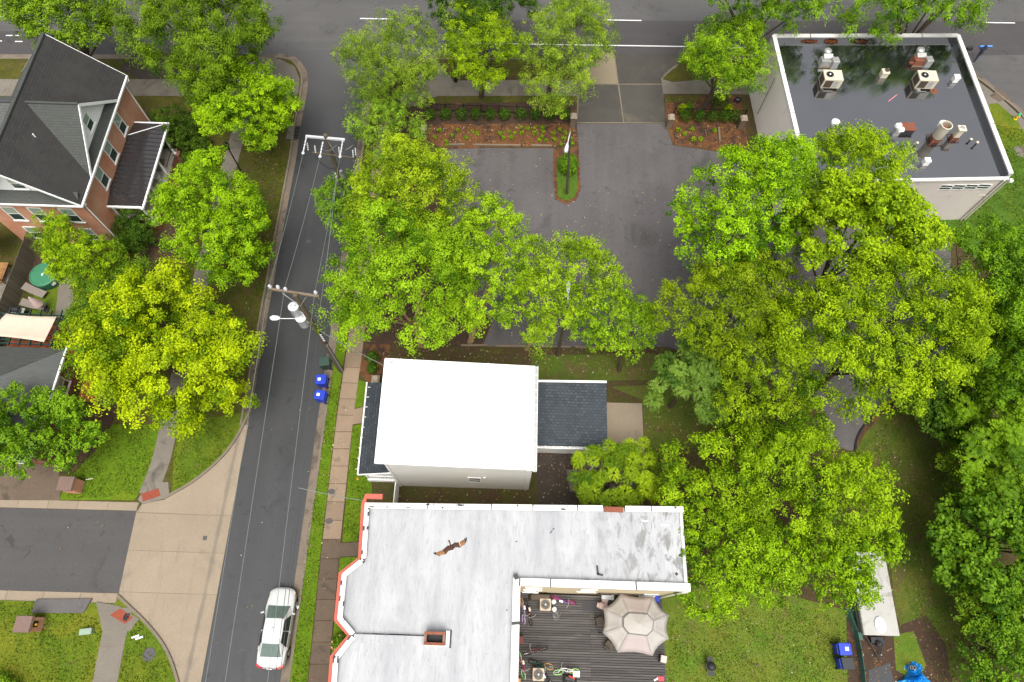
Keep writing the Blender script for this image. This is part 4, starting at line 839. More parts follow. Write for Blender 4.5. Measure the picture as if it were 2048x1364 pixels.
for k in range(22): p = lerp(SW_,SE_,(k+.5)/22); MB().box((p[0],p[1]-.09,5.7),(.05,.1,.03)).build('gutter_bracket', M['coping'], gb)
MB().tube([(SE_[0]-.25,SE_[1]-.15,5.6),(SE_[0]-.22,SE_[1]-.15,.2)], .07, 6).build('downspout', M['stucco2'], BB); MB().tube([(SE_[0]+.1,SE_[1]-.1,5.6),(SE_[0]+.1,SE_[1]-.08,.2)], .06, 6).build('downspout', M['stucco2'], BB)
MB().box((SE_[0]+.2,SE_[1]-.2,5.5),(.25,.25,.2)).build('floodlight', M['white'], BB)
for k in range(4):
    c = ony(1890+k*26.5, 368, SE_[1]-.03); wy = SE_[1]+(SW_[1]-SE_[1])*(c[0]-SE_[0])/(SW_[0]-SE_[0])-.035; window(BB, (c[0],wy,4.7), EX, SY, .98, .62, 'green_glass', sill=False, fr=.06)
c = ony(1930,381,SE_[1]); MB().b(c[0]-2.2,c[0]+1.9,SE_[1]-.1,SE_[1]-.03,3.5,3.56).build('conduit', M['stucco2'], BB); MB().b(c[0]-1.2,c[0]-1.0,SE_[1]-.16,SE_[1]-.03,3.4,3.65).build('junction_box', M['stucco2'], BB)
c = ony(1850,360,SE_[1]); MB().b(c[0]-1.4,c[0]+1.0,SE_[1]-.14,SE_[1]-.03,5.0,5.12).build('sign_rail', M['white'], BB)
MB().b(34.3,36.2,SE_[1]-.07,SE_[1]-.03,.1,2.2).build('door', M['stucco'], BB)
MB().tube([(NW[0]-.05,NW[1]-4.0,5.4),(NW[0]-.03,NW[1]-4.0,1.2)], .04, 5).build('conduit', M['polegrey'], BB)

# ---- wooden fence behind the small garden
fe = thing('privacy_fence', (-38.4,23,0.1), 'tall grey weathered board fence beside the green tub', 'fence')
for k in range(64):
    y = 27.85 - k*.16; MB().box((-38.5+random.uniform(-.012,.012),y,.1),(.025,.152,1.75+random.uniform(-.03,.03))).build('fence_board', M['fence'], fe)
for z in (.4,1.5): MB().b(-38.62,-38.53,17.7,27.9,z,z+.09).build('rail', M['fence'], fe)

# ---- pergola, red deck
pg = thing('pergola', (-35,19.2,0), 'dark green timber pergola beside the hipped grey roof', 'pergola')
for x in (-37.3,-33.0):
    for y in (18.1,20.35): MB().b(x-.06,x+.06,y-.06,y+.06,.1,2.5).build('post', M['greenm'], pg)
for y in (18.05,18.35,20.1,20.4): MB().b(-41,-32.7,y-.03,y+.03,2.5,2.62).build('beam', M['greenm'], pg)
for k in range(11): x = -40.6+k*.76; MB().b(x-.03,x+.03,17.85,20.75,2.63,2.74).build('rafter', M['greenm'], pg)
for y in (18.7,19.1,19.5): MB().b(-41,-32.9,y-.02,y+.02,2.745,2.78).build('purlin', M['greenm'], pg)
m_ = MB(); nu, nv = 12, 6; A_, B_, C_, D_ = [Vector(G(px,py,3.08)) for px,py in ((12,627),(113,633),(88,684),(-30,671))]
vs = []; fs = []
for j in range(nv+1):
    for i in range(nu+1):
        u, v = i/nu, j/nv; p = A_.lerp(B_,u).lerp(D_.lerp(C_,u),v); sag = .16*math.sin(math.pi*u*3)**2*math.sin(math.pi*v)+.12*math.sin(math.pi*u)*math.sin(math.pi*v)
        e = .09*math.sin(math.pi*u)*(1 if j == 0 else -1 if j == nv else 0); vs.append((p.x, p.y - e, p.z - sag))
for j in range(nv):
    for i in range(nu): a = j*(nu+1)+i; fs.append((a,a+1,a+nu+2,a+nu+1))
so = m_.add(vs, fs).build('shade_cloth', M['sail'], smooth=True); sol = so.modifiers.new('t','SOLIDIFY'); sol.thickness = .01
tag(so, 'cream shade cloth stretched over the green pergola', 'shade cloth')
dk = thing('deck', (-32.3,18.2,0), 'red stained timber deck between pergola and brick house', 'deck')
for k in range(44):
    x = -38+k*.15; MB().b(x,x+.14,17.75,20.6,.3,.34).build('deck_board', M['redwood'], dk)
for k in range(9):
    x = -31.5+k*.15; MB().b(x,x+.14,14.6,19.6,.28,.32).build('deck_board', M['redwood'], dk)
# ================================================================ THINGS
# ---- car
car = thing('parked_car', (-14.32,-.05,.01), 'white four door sedan parked at the right kerb', 'car', local=True); car.rotation_euler.z = R_(-.8)
ST = [(2.4,.3,.58,.60,.36),(2.36,.52,.64,.66,.3),(2.24,.72,.70,.73,.22),(1.95,.84,.76,.81,.19),(1.6,.885,.81,.89,.19),(1.2,.9,.87,.96,.19),(.6,.9,.9,.97,.19),(0,.9,.92,.97,.19),(-1.0,.9,.95,1.0,.19),(-1.6,.89,.97,1.04,.2),(-2.05,.85,.96,1.03,.24),(-2.26,.77,.9,.95,.28),(-2.37,.6,.68,.7,.32)]
def loft_body(st):
    vs = []; fs = []
    for y, hw, zs, zc, zb in st:
        half = [(0,zb),(hw*.86,zb),(hw*.985,zb+.12),(hw,(zb+zs)/2+.05),(hw*.975,zs-.05),(hw*.9,zs+.01),(hw*.62,zs+(zc-zs)*.7),(0,zc)]
        ring = half + [(-a,z) for a, z in half[-2:0:-1]]
        vs += [(a,y,z) for a, z in ring]
    n = len(vs)//len(st)
    for i in range(len(st)-1):
        for k in range(n): fs.append((i*n+k,i*n+(k+1)%n,(i+1)*n+(k+1)%n,(i+1)*n+k))
    fs += [tuple(range(n)), tuple(range((len(st)-1)*n,len(st)*n))[::-1]]
    return MB().add(vs, fs)
body = loft_body(ST).build('body', M['carpaint'], car, smooth=True)
cab = MB().add([(-.74,1.3,.9),(.74,1.3,.9),(.58,.5,1.41),(-.58,.5,1.41),(-.70,-1.72,.98),(.70,-1.72,.98),(.56,-.88,1.40),(-.56,-.88,1.40),(.84,.85,.9),(-.84,.85,.9),(.84,-1.2,.95),(-.84,-1.2,.95),(0,.52,1.44),(0,-.9,1.43),(0,-.2,1.465),(.6,-.2,1.43),(-.6,-.2,1.43)],
   [(0,1,2,12,3),(4,7,13,6,5),(3,12,14,16),(12,2,15,14),(16,14,13,7),(14,15,6,13),(1,8,2),(8,10,6,15,2),(10,5,6),(0,3,9),(9,3,16,7,11),(11,7,4),(0,9,11,4,5,10,8,1)]).build('roof', M['carpaint'], car, smooth=False)
def panel(pts, nm, mt, par=car, off=.035):
    v = [Vector(p) for p in pts]; n = (v[1]-v[0]).cross(v[2]-v[0]).normalized()
    c = sum(v, Vector())/len(v)
    if n.dot(c-Vector((0,-.3,.8))) < 0: n = -n
    k = len(v); MB().add([p+n*off for p in v]+[p-n*.01 for p in v], [tuple(range(k)), tuple(range(2*k-1,k-1,-1))]+[(i,k+i,k+(i+1)%k,(i+1)%k) for i in range(k)]).build(nm, M[mt], par)
panel([(-.7,1.26,.925),(.7,1.26,.925),(.555,.53,1.39),(-.555,.53,1.39)], 'windshield', 'carglass')
panel([(.65,-1.67,1.005),(-.65,-1.67,1.005),(-.525,-.92,1.38),(.525,-.92,1.38)], 'rear_window', 'carglass')
for s_ in (-1,1):
    panel([(s_*.84,.75,.945),(s_*.84,-.16,.96),(s_*.63,-.16,1.385),(s_*.615,.44,1.375)], 'side_window', 'carglassd', off=.03)
    panel([(s_*.84,-.22,.96),(s_*.84,-1.1,.98),(s_*.605,-.84,1.36),(s_*.63,-.22,1.385)], 'side_window', 'carglassd', off=.03)
    MB().box((s_*.99,.85,.92),(.2,.09,.12),s_*-.35).build('mirror', M['carpaint'], car, bevel=.02)
    MB().box((s_*.905,-.25,.8),(.03,.17,.035)).build('door_handle', M['carpaint'], car); MB().box((s_*.905,-1.2,.83),(.03,.17,.035)).build('door_handle', M['carpaint'], car)
    MB().add([(s_*.5,2.2,.71),(s_*.8,1.95,.78),(s_*.81,2.1,.7),(s_*.6,2.3,.66),(s_*.5,2.24,.6),(s_*.8,2.14,.6)], [(0,1,2,3),(3,2,5,4),(0,3,4),(1,5,2)]).build('headlight', M['headl'], car)
    MB().add([(s_*.42,-2.28,.94),(s_*.82,-2.06,.96),(s_*.83,-2.2,.93),(s_*.62,-2.34,.9),(s_*.42,-2.37,.75),(s_*.83,-2.26,.75)], [(0,1,2,3),(3,2,5,4),(0,3,4),(1,5,2)]).build('tail_light', M['tail'], car)
    for y in (1.42,-1.42):
        wh = MB().tube([(s_*.72,y,.32),(s_*.91,y,.32)], .32, 18).build('wheel', M['tyre'], car, smooth=True)
        MB().tube([(s_*.9,y,.32),(s_*.925,y,.32)], .2, 14).build('rim', M['alloy'], wh)
    for y in (.55,-.38,-1.28): MB().tube([(s_*.888,y,.35),(s_*.905,y,.6),(s_*.885,y,.88)], .006, 4).build('door_gap', M['dark'], car)
MB().box((0,2.36,.36),(1.1,.05,.14)).build('grille', M['dark'], car); MB().box((0,.0,1.46),(.05,.05,.03)).build('antenna', M['dark'], car)
MB().tube([(-.6,2.2,.735),(-.3,2.31,.715),(.3,2.31,.715),(.6,2.2,.735)], .008, 4).build('hood_gap', M['dark'], car)
MB().box((0,-2.37,.75),(.35,.03,.12)).build('license_plate', M['white'], car)

# ---- wheeled bins
def bin_(loc, rz, label, mat='blue', lid=None, sticker=True, grp='wheeled recycling bins'):
    t = thing('wheeled_bin', loc, label, 'bin', grp, rz, local=True)
    MB().box((0,0,.06),(.62,.56,1.0),0,0,1.22,1.18).build('body', M[mat], t, bevel=.02)
    l = MB().add([(-.38,-.36,1.06),(.4,-.36,1.06),(.4,.36,1.06),(-.38,.36,1.06),(-.38,-.36,1.13),(.36,-.33,1.16),(.36,.33,1.16),(-.38,.36,1.13)], [(3,2,1,0),(4,5,6,7),(0,1,5,4),(1,2,6,5),(2,3,7,6),(3,0,4,7)]).build('lid', M[lid or mat], t, bevel=.02)
    if sticker: MB().add([(-.02,-.1,1.153),(.2,-.1,1.163),(.2,.12,1.163),(-.02,.12,1.153)], [(0,1,2,3)]).build('sticker', M['sticker'], l)
    MB().tube([(-.36,-.26,1.02),(-.48,-.26,1.05),(-.48,.26,1.05),(-.36,.26,1.02)], .022, 6).build('handle', M[mat], t)
    for s_ in (-1,1): MB().tube([(-.3,s_*.3,.13),(-.3,s_*.36,.13)], .13, 12).build('wheel', M['tyre'], t)
    return t
def lidpos(px, py): q = G(px, py, 1.15); return (q[0], q[1], .02)
bin_(lidpos(641,758), R_(183), 'blue wheeled bin with label, nearer the utility pole')
bin_(lidpos(639,789), R_(176), 'blue wheeled bin with label, farther down from the utility pole')
bin_(lidpos(648,722), R_(190), 'dark green wheeled bin at the kerb beside the utility pole', 'greenbin', None, False)
def lawnpos(px, py): q = G(px, py, 1.25); return (q[0], q[1], .12)
bin_(lawnpos(1691,1298), R_(2), 'blue wheeled bin with white label near the folded camper', 'blue')
bin_(lawnpos(1697,1327), R_(4), 'blue wheeled bin with black lid near the blue tarp', 'blue', 'dark', False)

# ---- utility poles
def insul(p, d, L, r, parent, nm='insulator', k=5):
    m = MB(); p = Vector(p); d = Vector(d).normalized(); pts = []; rr = []
    for i in range(k*2+1): pts.append(p + d*L*i/(k*2)); rr.append(r if i % 2 else r*.5)
    return m.tube(pts, rr, 8).build(nm, M['insul'], parent)
P1 = (-12.65,29.51); P2 = (-12.73,17.73)
p1 = thing('utility_pole', (*P1,.1), 'wooden utility pole with white crossarm at the upper street', 'utility pole', 'utility poles')
MB().tube([(*P1,.0),(*P1,6),(*P1,12.3)], [.19,.16,.13], 10).build('pole', M['pole'], p1, smooth=True)
a0, a1 = G(612,268,12.1), G(690,275,12.1)
MB().tube([(a0[0],a0[1]-.15,12.05),(a1[0],a1[1]-.15,12.05)], .1, 4).build('crossarm', M['insul'], p1)
I1 = []
for px, py, qx, qy in ((613,273,606,306),(646,283,640,313),(686,279,680,313)):
    s_ = G(px,py,12.0); e_ = G(qx,qy,11.9); insul(s_, Vector(e_)-Vector(s_), math.dist(s_,e_), .06, p1); I1.append(e_)
    MB().lathe((e_[0],e_[1],e_[2]-.05), [(.09,0),(.11,.05),(.05,.12)], 8).build('clamp', M['insul'], p1)
b0, b1 = G(624,305,10.7), G(707,316,10.7); MB().tube([b0,b1], .06, 4).build('lower_crossarm', M['pole'], p1)
for px, py in ((613,292),(628,297),(676,300),(704,306),(709,302)): 
    q = G(px,py,11.2); insul((q[0],q[1],10.75), (.1,.25,1), .6, .055, p1, 'cutout', 4)
for pts in ([(628,310,10.6),(640,325,9.9),(655,335,9.3),(672,338,8.9)], [(711,312,10.7),(713,325,10.2),(707,338,9.6),(692,343,9.2),(682,347,8.9)], [(678,316,10.7),(678,330,9.9),(677,344,9.0)]):
    MB().tube([G(*q) for q in pts], .035, 6).build('cable', M['cable'], p1)
for pts in ([(641,296,11.9),(650,302,11.5),(660,301,11.4),(668,294,11.6),(674,290,11.5)], [(684,296,11.9),(692,299,11.5),(700,295,11.5),(706,290,11.5)], [(656,282,12.0),(667,302,11.5)]):
    MB().tube([G(*q) for q in pts], .018, 5).build('jumper_wire', M['wire'], p1)
q = G(687,366,6.6); MB().box((P1[0]+.2,P1[1]-.05,6.0),(.22,.16,2.7)).build('riser_guard', M['galv'], p1)
for k in range(3): MB().lathe((P1[0]-.2,P1[1]-.12,8.4-k*.35), [(.05,0),(.07,.04),(.05,.1)], 8).build('insulator', M['insul'], p1)

p2 = thing('utility_pole', (*P2,.1), 'mossy wooden utility pole with two white transformers above the blue bins', 'utility pole', 'utility poles')
MB().tube([(*P2,.0),(*P2,6),(*P2,12.3)], [.2,.17,.14], 10).build('pole', M['pole'], p2, smooth=True)
c0, c1 = G(541,578,11.95), G(638,593,11.95); MB().tube([c0,c1], .09, 4).build('crossarm', M['timber'], p2)
for px in (565, 612):
    q = G(px, 582 if px < 580 else 590, 11.9); MB().tube([(q[0],q[1]-.12,11.85),(P2[0],P2[1]-.14,11.1)], .025, 4).build('brace', M['galv'], p2)
I2 = []
for px, py in ((541,575),(557,576),(572,580),(632,587)):
    q = G(px,py,12.05); o = MB().lathe((q[0],q[1],12.02), [(.05,0),(.1,.05),(.1,.12),(.07,.15),(.11,.2),(.06,.3)], 10).build('insulator', M['insul'], p2, smooth=True); I2.append((q[0],q[1],12.3))
for px, py, z, r in ((586,612,10.0,.32),(601,634,9.0,.34)):
    q = G(px,py,z); tf = MB().lathe((q[0],q[1],z-1.05), [(r*.9,0),(r,.06),(r,.92),(r*1.04,.94),(r*1.04,1.0),(r*.7,1.06)], 16).build('transformer', M['xform'], p2, smooth=True)
    for k in (-1,1): MB().lathe((q[0]+k*.13,q[1],z), [(.035,0),(.05,.06),(.03,.16)], 8).build('bushing', M['insul'], tf)
    MB().tube([(q[0],q[1],z-.5),(P2[0],P2[1],z-.5)], .05, 4).build('bracket', M['galv'], tf)
q0 = (P2[0],P2[1],8.3); q1 = G(592,637,8.7); q2 = G(561,637,8.8); q3 = G(541,636,8.75)
MB().tube([q0,q1,q2], .03, 6).build('lamp_arm', M['galv'], p2)
MB().add(*(lambda a, b: ([(a[0]+(b[0]-a[0])*t, a[1]+wv*s_, a[2]+dz) for t, wv in ((0,.06),(.3,.16),(.75,.18),(1,.06)) for s_, dz in ((-1,0),(1,0),(1,.1),(-1,.1))], [(i*4+k,i*4+(k+1)%4,(i+1)*4+(k+1)%4,(i+1)*4+k) for i in range(3) for k in range(4)]+[(0,1,2,3),(15,14,13,12)]))(q2,q3)).build('lamp_head', M['lamp'], p2, bevel=.03)
MB().tube([(P2[0]+.17,P2[1]-.1,.1),(P2[0]+.15,P2[1]-.1,5.2)], .07, 6).build('conduit', M['polegrey'], p2)
for k in range(4): MB().tube([(P2[0]+.1,P2[1]-.1,6.9-k*.3),(P2[0]+.25,P2[1]-.15,6.9-k*.3)], .05, 6).build('spool', M['insul'], p2)

# ---- overhead lines (each one a thing)
def wire(a, b, sag, label, r=.013, mat='wire', n=16, grp='overhead wires'):
    pts = [Vector(a).lerp(Vector(b), i/n) - Vector((0,0,sag*4*(i/n)*(1-i/n))) for i in range(n+1)]
    o = MB().tube(pts, r, 4).build('power_line', M[mat], norm=False); tag(o, label, 'wire', grp)
wire(I1[0], I2[0], .15, 'leftmost thin line running between the two poles')
wire(I1[1], I2[2], .15, 'middle thin line running between the two poles')
wire(I1[2], I2[3], .15, 'rightmost thin line running between the two poles')
sp_end = [G(410,1372,11.6), G(449,1372,11.6), G(534,1372,11.6)]
def far(a, b, y): t = (y-a[1])/(b[1]-a[1]); return tuple(a[i]+(b[i]-a[i])*t for i in range(3))
for i, (ii, lab) in enumerate(((0,'leftmost thin line over the lower street'),(2,'second thin line from left over the lower street'),(3,'thin line over the parked white car'))):
    wire(I2[ii], far(I2[ii], sp_end[i], -22), .0, lab)
s2 = (P2[0]+.15,P2[1]-.1,7.6)
for k, (px, lab) in enumerate(((548,'dark cable over the right side of the white car'),(556,'second dark cable over the kerb side of the white car'))):
    b = G(px,1372,7.4); wire((s2[0],s2[1],7.6-k*.3), far(s2, b, -22), .0, lab, .018, 'cable')
wire((P1[0]-.2,P1[1]-.12,8.0), (P2[0]+.05,P2[1]+.1,7.5), .2, 'low cable between the two poles through the birch leaves', .022, 'wire')
wire((P2[0]+.2,P2[1],7.2), (-7.75,15.5,6.6), .25, 'service drop from the pole to the white house corner', .025, 'wire')
a_ = far(s2, G(548,1372,7.4), 7.5); wire(a_, (-8.2,6.9,7.2), .3, 'service drop crossing the sidewalk to the row house', .022, 'wire')

# ---- street lamps
def post_lamp(px, py, h, label):
    q = G(px, py, h); t = thing('lamp_post', (q[0],q[1],.1), label, 'lamp post', 'black lamp posts')
    MB().lathe((q[0],q[1],.1), [(.16,0),(.16,.25),(.09,.35),(.06,.6),(.05,h-.9)], 10).build('post', M['black'], t, smooth=True)
    MB().lathe((q[0],q[1],h-.8), [(.05,0),(.16,.08),(.2,.5),(.24,.52),(.12,.7),(.03,.85)], 8).build('lantern', M['black'], t)
post_lamp(450,285,4.3,'black lamp post between the two trees left of the street'); post_lamp(905,90,4.3,'black lamp post beside the main road')
def lot_lamp(base, z, arm, label, wood=True, top=None):
    b0 = G(*base); b = G(*top, z) if top else b0; t = thing('lamp_post', (b[0],b[1],.15), label, 'lamp post', 'parking lot lamps')
    MB().tube([(b0[0],b0[1],.1),(b[0],b[1],z)], [.13,.09], 8).build('pole', M['pole'] if wood else M['galv'], t, smooth=True)
    e = G(*arm, z+.25); MB().tube([(b[0],b[1],z-.1),(b[0]+(e[0]-b[0])*.4,b[1]+(e[1]-b[1])*.4,z+.15),e], .04, 6).build('arm', M['lamp'], t)
    d = Vector((e[0]-b[0],e[1]-b[1],0)).normalized(); s_ = Vector((-d.y,d.x,0)); e = Vector(e); vs = []
    for tt, w_ in ((-.1,.05),(.2,.14),(.6,.17),(.8,.1)):
        for k, dz in ((-1,-.04),(1,-.04),(.7,.1),(-.7,.1)): vs.append(e + d*tt + s_*w_*k + Vector((0,0,dz)))
    MB().add(vs, [(i*4+k,i*4+(k+1)%4,(i+1)*4+(k+1)%4,(i+1)*4+k) for i in range(3) for k in range(4)]+[(0,1,2,3),(15,14,13,12)]).build('lamp_head', M['lamp'], t, bevel=.02)
lot_lamp((1133.5,389), 7.9, (1135,288), 'wooden post lamp standing on the green parking island', top=(1141,262))
lot_lamp((1115,712), 8.6, (1136,585), 'wooden post lamp between the birches behind the white house')
b = G(1062,24); t = thing('lamp_post', b, 'plain grey metal pole rising from the main road edge at the top', 'lamp post')
MB().tube([(b[0],b[1],0),(b[0],b[1],8)], [.1,.07], 8).build('pole', M['galv'], t); MB().lathe(b, [(.2,0),(.2,.1),(.12,.2)], 10).build('base', M['galv'], t)

# ---- hawk gliding over the row house roof
HZ = 18.0
def hz(x, y, dz=0): q = G(860+x/19.5, 1060+y/19.5, HZ); return (q[0],q[1],HZ+dz)
hk = thing('hawk', hz(830,680), 'large brown bird with white head gliding over the silver roof', 'bird')
def wing(le, te, nm, mt, lift, parent=hk):
    n = len(le); vs = []
    for i in range(n): z = lift[i]; a = hz(*le[i], z); b = hz(*te[i], z-.02); c = tuple((a[k]+b[k])/2 for k in range(3)); vs += [a, (c[0],c[1],c[2]+.03), b, (c[0],c[1],c[2]-.012)]
    fs = [(i*4+k,i*4+(k+1)%4,(i+1)*4+(k+1)%4,(i+1)*4+k) for i in range(n-1) for k in range(4)] + [(0,1,2,3), tuple((n-1)*4+k for k in (3,2,1,0))]
    return MB().add(vs, fs).build(nm, mt, parent)
brown = nmat('hawk_brown_feathers', (.085,.04,.025), (.055,.027,.018), 8, 40, .8); tanf = nmat('hawk_tan_feathers', (.3,.15,.06), (.2,.09,.04), 8, 40, .8); blackf = nmat('hawk_black_feathers', (.014,.01,.01), None, 8, 40, .8)
lw_ = wing([(860,770),(730,820),(620,960)], [(840,590),(690,610),(490,790)], 'wing', brown, (0,.07,.1)); wing([(620,962),(400,995),(230,960)], [(492,792),(330,850),(260,890)], 'wing_patch', tanf, (.1,.1,.06), lw_)
rw_ = wing([(880,760),(1010,680),(1195,700)], [(830,580),(960,490),(1140,490)], 'wing', brown, (0,.07,.1)); wing([(1200,697),(1310,600),(1400,480)], [(1145,492),(1270,400),(1320,385)], 'wing_patch', tanf, (.1,.1,.06), rw_)
for a, b in (((240,950),(125,905)),((250,930),(150,880)),((260,910),(185,865)),((400,995),(200,955))): MB().tube([hz(*a,.07), hz((a[0]+b[0])/2,(a[1]+b[1])/2,.07), hz(*b,.04)], [.022,.02,.006], 5, sq=.3).build('feather', blackf, lw_)
for a, b in (((1395,480),(1450,320)),((1370,450),(1440,275)),((1340,410),(1390,290)),((1320,590),(1440,400))): MB().tube([hz(*a,.07), hz((a[0]+b[0])/2,(a[1]+b[1])/2,.07), hz(*b,.04)], [.022,.02,.006], 5, sq=.3).build('feather', blackf, rw_)
MB().tube([hz(1140,490,.12),hz(1195,640,.12)], [.012,.012], 4).build('feather', M['offw'], rw_)
MB().tube([hz(790,560,.0),hz(830,640,.02),hz(860,740,.02),hz(885,790,.01)], [.03,.075,.07,.03], 8).build('body', brown, hk, smooth=True)
MB().add([hz(775,570,.01),hz(815,555,.01),hz(775,390,.0),hz(695,400,.0),hz(775,570,-.012),hz(815,555,-.012),hz(775,390,-.012),hz(695,400,-.012)], [(0,1,2,3),(7,6,5,4),(0,4,5,1),(1,5,6,2),(2,6,7,3),(3,7,4,0)]).build('tail', brown, hk)
MB().tube([hz(870,775,.01),hz(888,815,.02),hz(898,850,.0)], [.03,.035,.008], 7).build('head', M['offw'], hk, smooth=True)

# ---- black roof equipment
ZR = 5.74
def rp(px, py, z=ZR): q = G(px, py, z); return (q[0],q[1],ZR)
def acunit(px, py, label):
    q = rp(px, py, ZR+.5); t = thing('rooftop_air_conditioner', q, label, 'air conditioner', 'rooftop air conditioners')
    x, y = q[0], q[1]; MB().b(x-.75,x+.75,y-.55,y+.55,ZR+.15,ZR+1.05).build('cabinet', M['hvac'], t, bevel=.02)
    MB().lathe((x-.28,y+.02,ZR+1.05), [(.3,0),(.3,.04),(.27,.045)], 18).build('fan_ring', M['dark'], t); MB().lathe((x-.28,y+.02,ZR+1.09), [(.07,0),(.07,.02)], 10).build('fan_hub', M['white'], t)
    for k in range(4): MB().box((x-.28+.14*math.cos(k*1.57+.4),y+.02+.14*math.sin(k*1.57+.4),ZR+1.085),(.2,.1,.01),k*1.57+.4).build('fan_blade', M['rust'], t)
    MB().b(x-.765,x-.75,y-.42,y+.42,ZR+.25,ZR+.95).build('coil_grille', M['grille'], t); MB().b(x-.65,x-.02,y-.565,y-.55,ZR+.25,ZR+.95).build('coil_grille', M['grille'], t)
    MB().b(x+.05,x+.45,y-.565,y-.55,ZR+.3,ZR+.9).build('access_panel', M['galv'], t)
    for sx in (-.65,.65): MB().b(x+sx-.06,x+sx+.06,y-.6,y+.6,ZR,ZR+.15).build('skid', M['timber'], t)
    MB().tube([(x-.7,y-.6,ZR+.2),(x-.5,y-.75,ZR+.06),(x+.2,y-.75,ZR+.06)], .03, 5).build('pipe', M['polegrey'], t)
acunit(1661,160,'cream rooftop unit with silver ducts behind it'); acunit(1849,161,'cream rooftop unit with rusty ducts behind it')
def duct(px, py, rusty, label):
    q = rp(px, py); x, y = q[0], q[1]; a = 'rust' if rusty else 'galv'; t = thing('roof_duct', q, label, 'duct', 'rooftop ducts')
    MB().box((x-.05,y,ZR),(1.3,.8,.5),.03,0,.85,.8).build('plenum', M[a], t); MB().box((x+.45,y-.25,ZR),(.55,.6,.75),.1).build('elbow', M['galv'], t, bevel=.05)
    MB().box((x-.1,y+.25,ZR+.45),(.75,.4,.25),.06,0,1,1,.35).build('flap', M['galv'], t)
    MB().lathe((x+.0,y+.85,ZR), [(.25,0),(.25,.45),(.33,.5),(.33,.62),(.26,.7),(.05,.74)], 14).build('exhaust_cap', M['galv'], t, smooth=True)
    MB().b(x-.75,x+.75,y-.5,y-.42,ZR,ZR+.1).build('skid', M['timber'], t)
    if rusty: MB().b(x-1.0,x+.4,y-.35,y-.2,ZR+.15,ZR+.3).build('rail', M['rust'], t)
duct(1653,128,False,'silver sheet metal duct with round cap behind the left rooftop unit'); duct(1838,126,True,'rusty sheet metal duct with round cap behind the right rooftop unit')
def vent_box(px, py, sx, sy, h, label, mt='hvac', lid=True):
    q = rp(px, py, ZR+h*.5); t = thing('roof_vent', q, label, 'roof vent', 'roof vents'); x, y = q[0], q[1]
    MB().b(x-sx/2,x+sx/2,y-sy/2,y+sy/2,ZR,ZR+h).build('housing', M[mt], t, bevel=.03)
    if lid: MB().box((x,y,ZR+h),(sx*1.15,sy*1.15,.1),0,0,.9,.9).build('cap', M['white'] if mt == 'white' else M[mt], t, bevel=.02)
    return t, x, y
t, x, y = vent_box(1768,148,.55,.5,.5,'small cream box vent with round opening between the rooftop units'); MB().lathe((x+.08,y+.05,ZR+.6), [(.19,0),(.19,.03),(.15,.04)], 12).build('opening', M['grille'], t)
vent_box(1911,158,.42,.42,.45,'white square capped vent near the right parapet','white'); vent_box(1852,324,.42,.4,.45,'white square capped vent nearest the roof edge','white')
q = rp(1836,182); o = MB().box(q,(.25,.22,.14)).build('paver_block', M['galv']); tag(o, 'small pale block lying in front of the right rooftop unit', 'block')
def mushroom(px, py, h, r, label):
    q = rp(px, py, ZR+h); t = thing('roof_vent', q, label, 'roof vent', 'roof vents')
    MB().lathe((q[0],q[1],ZR), [(r*.6,0),(r*.6,h*.7)], 12).build('stack', M['galv'], t); MB().lathe((q[0],q[1],ZR+h*.6), [(r*.95,0),(r,.08),(r,h*.3),(r*.7,h*.4),(.02,h*.45)], 16).build('cap', M['white'], t, smooth=True)
mushroom(1673,242,.7,.33,'white mushroom vent on the left half of the black roof'); mushroom(1890,245,1.15,.36,'round white domed vent behind the big open stack')
t = thing('exhaust_fan', rp(1872,275), 'big cream cylindrical fan stack with rusty open top', 'exhaust fan'); x, y = rp(1868,280)[:2]
MB().lathe((x,y,ZR+.4), [(.36,0),(.4,.05),(.4,1.2),(.44,1.22),(.44,1.3),(.36,1.3),(.36,1.1)], 20, cap=False).build('stack', M['hvac'], t, smooth=True); MB().lathe((x,y,ZR+1.3), [(.36,0),(.3,.05),(.08,.1)], 14).build('fan', M['rust'], t)
for k in range(4): MB().tube([(x+.35*math.cos(k*1.57+.8),y+.35*math.sin(k*1.57+.8),ZR+.5),(x+.7*math.cos(k*1.57+.8),y+.7*math.sin(k*1.57+.8),ZR)], .03, 5).build('leg', M['rust'], t)
MB().box((x,y,ZR),(.6,.6,.42)).build('motor_box', M['rust'], t)
t = thing('exhaust_fan', rp(1908,275), 'slim square topped fan stack at right with cream body', 'exhaust fan'); x, y = rp(1906,277)[:2]
MB().box((x,y,ZR+.3),(.45,.45,.8)).build('stack', M['hvac'], t, bevel=.05); MB().box((x,y,ZR+1.1),(.62,.58,.12)).build('rim', M['hvac'], t, bevel=.05); MB().lathe((x,y,ZR+1.22), [(.2,0),(.16,.02),(.05,.03)], 12).build('opening', M['galv'], t)
for k in range(4): MB().tube([(x+.2*math.cos(k*1.57+.8),y+.2*math.sin(k*1.57+.8),ZR+.4),(x+.55*math.cos(k*1.57+.8),y+.55*math.sin(k*1.57+.8),ZR)], .03, 5).build('leg', M['rust'], t)
MB().box((x,y,ZR),(.5,.4,.3)).build('motor_box', M['rust'], t)
t = thing('roof_vent', rp(1790,262), 'white gooseneck hood vent beside the rusty hatch', 'roof vent', 'roof vents'); x, y = rp(1789,268)[:2]
MB().box((x,y,ZR),(.45,.45,.7)).build('stack', M['galv'], t); MB().box((x-.05,y+.2,ZR+.6),(.5,.35,.3),.15,0,.85,.85).build('hood', M['white'], t, bevel=.06); MB().box((x+.08,y-.2,ZR+.6),(.5,.38,.28),.15,0,.85,.85).build('hood', M['white'], t, bevel=.06)
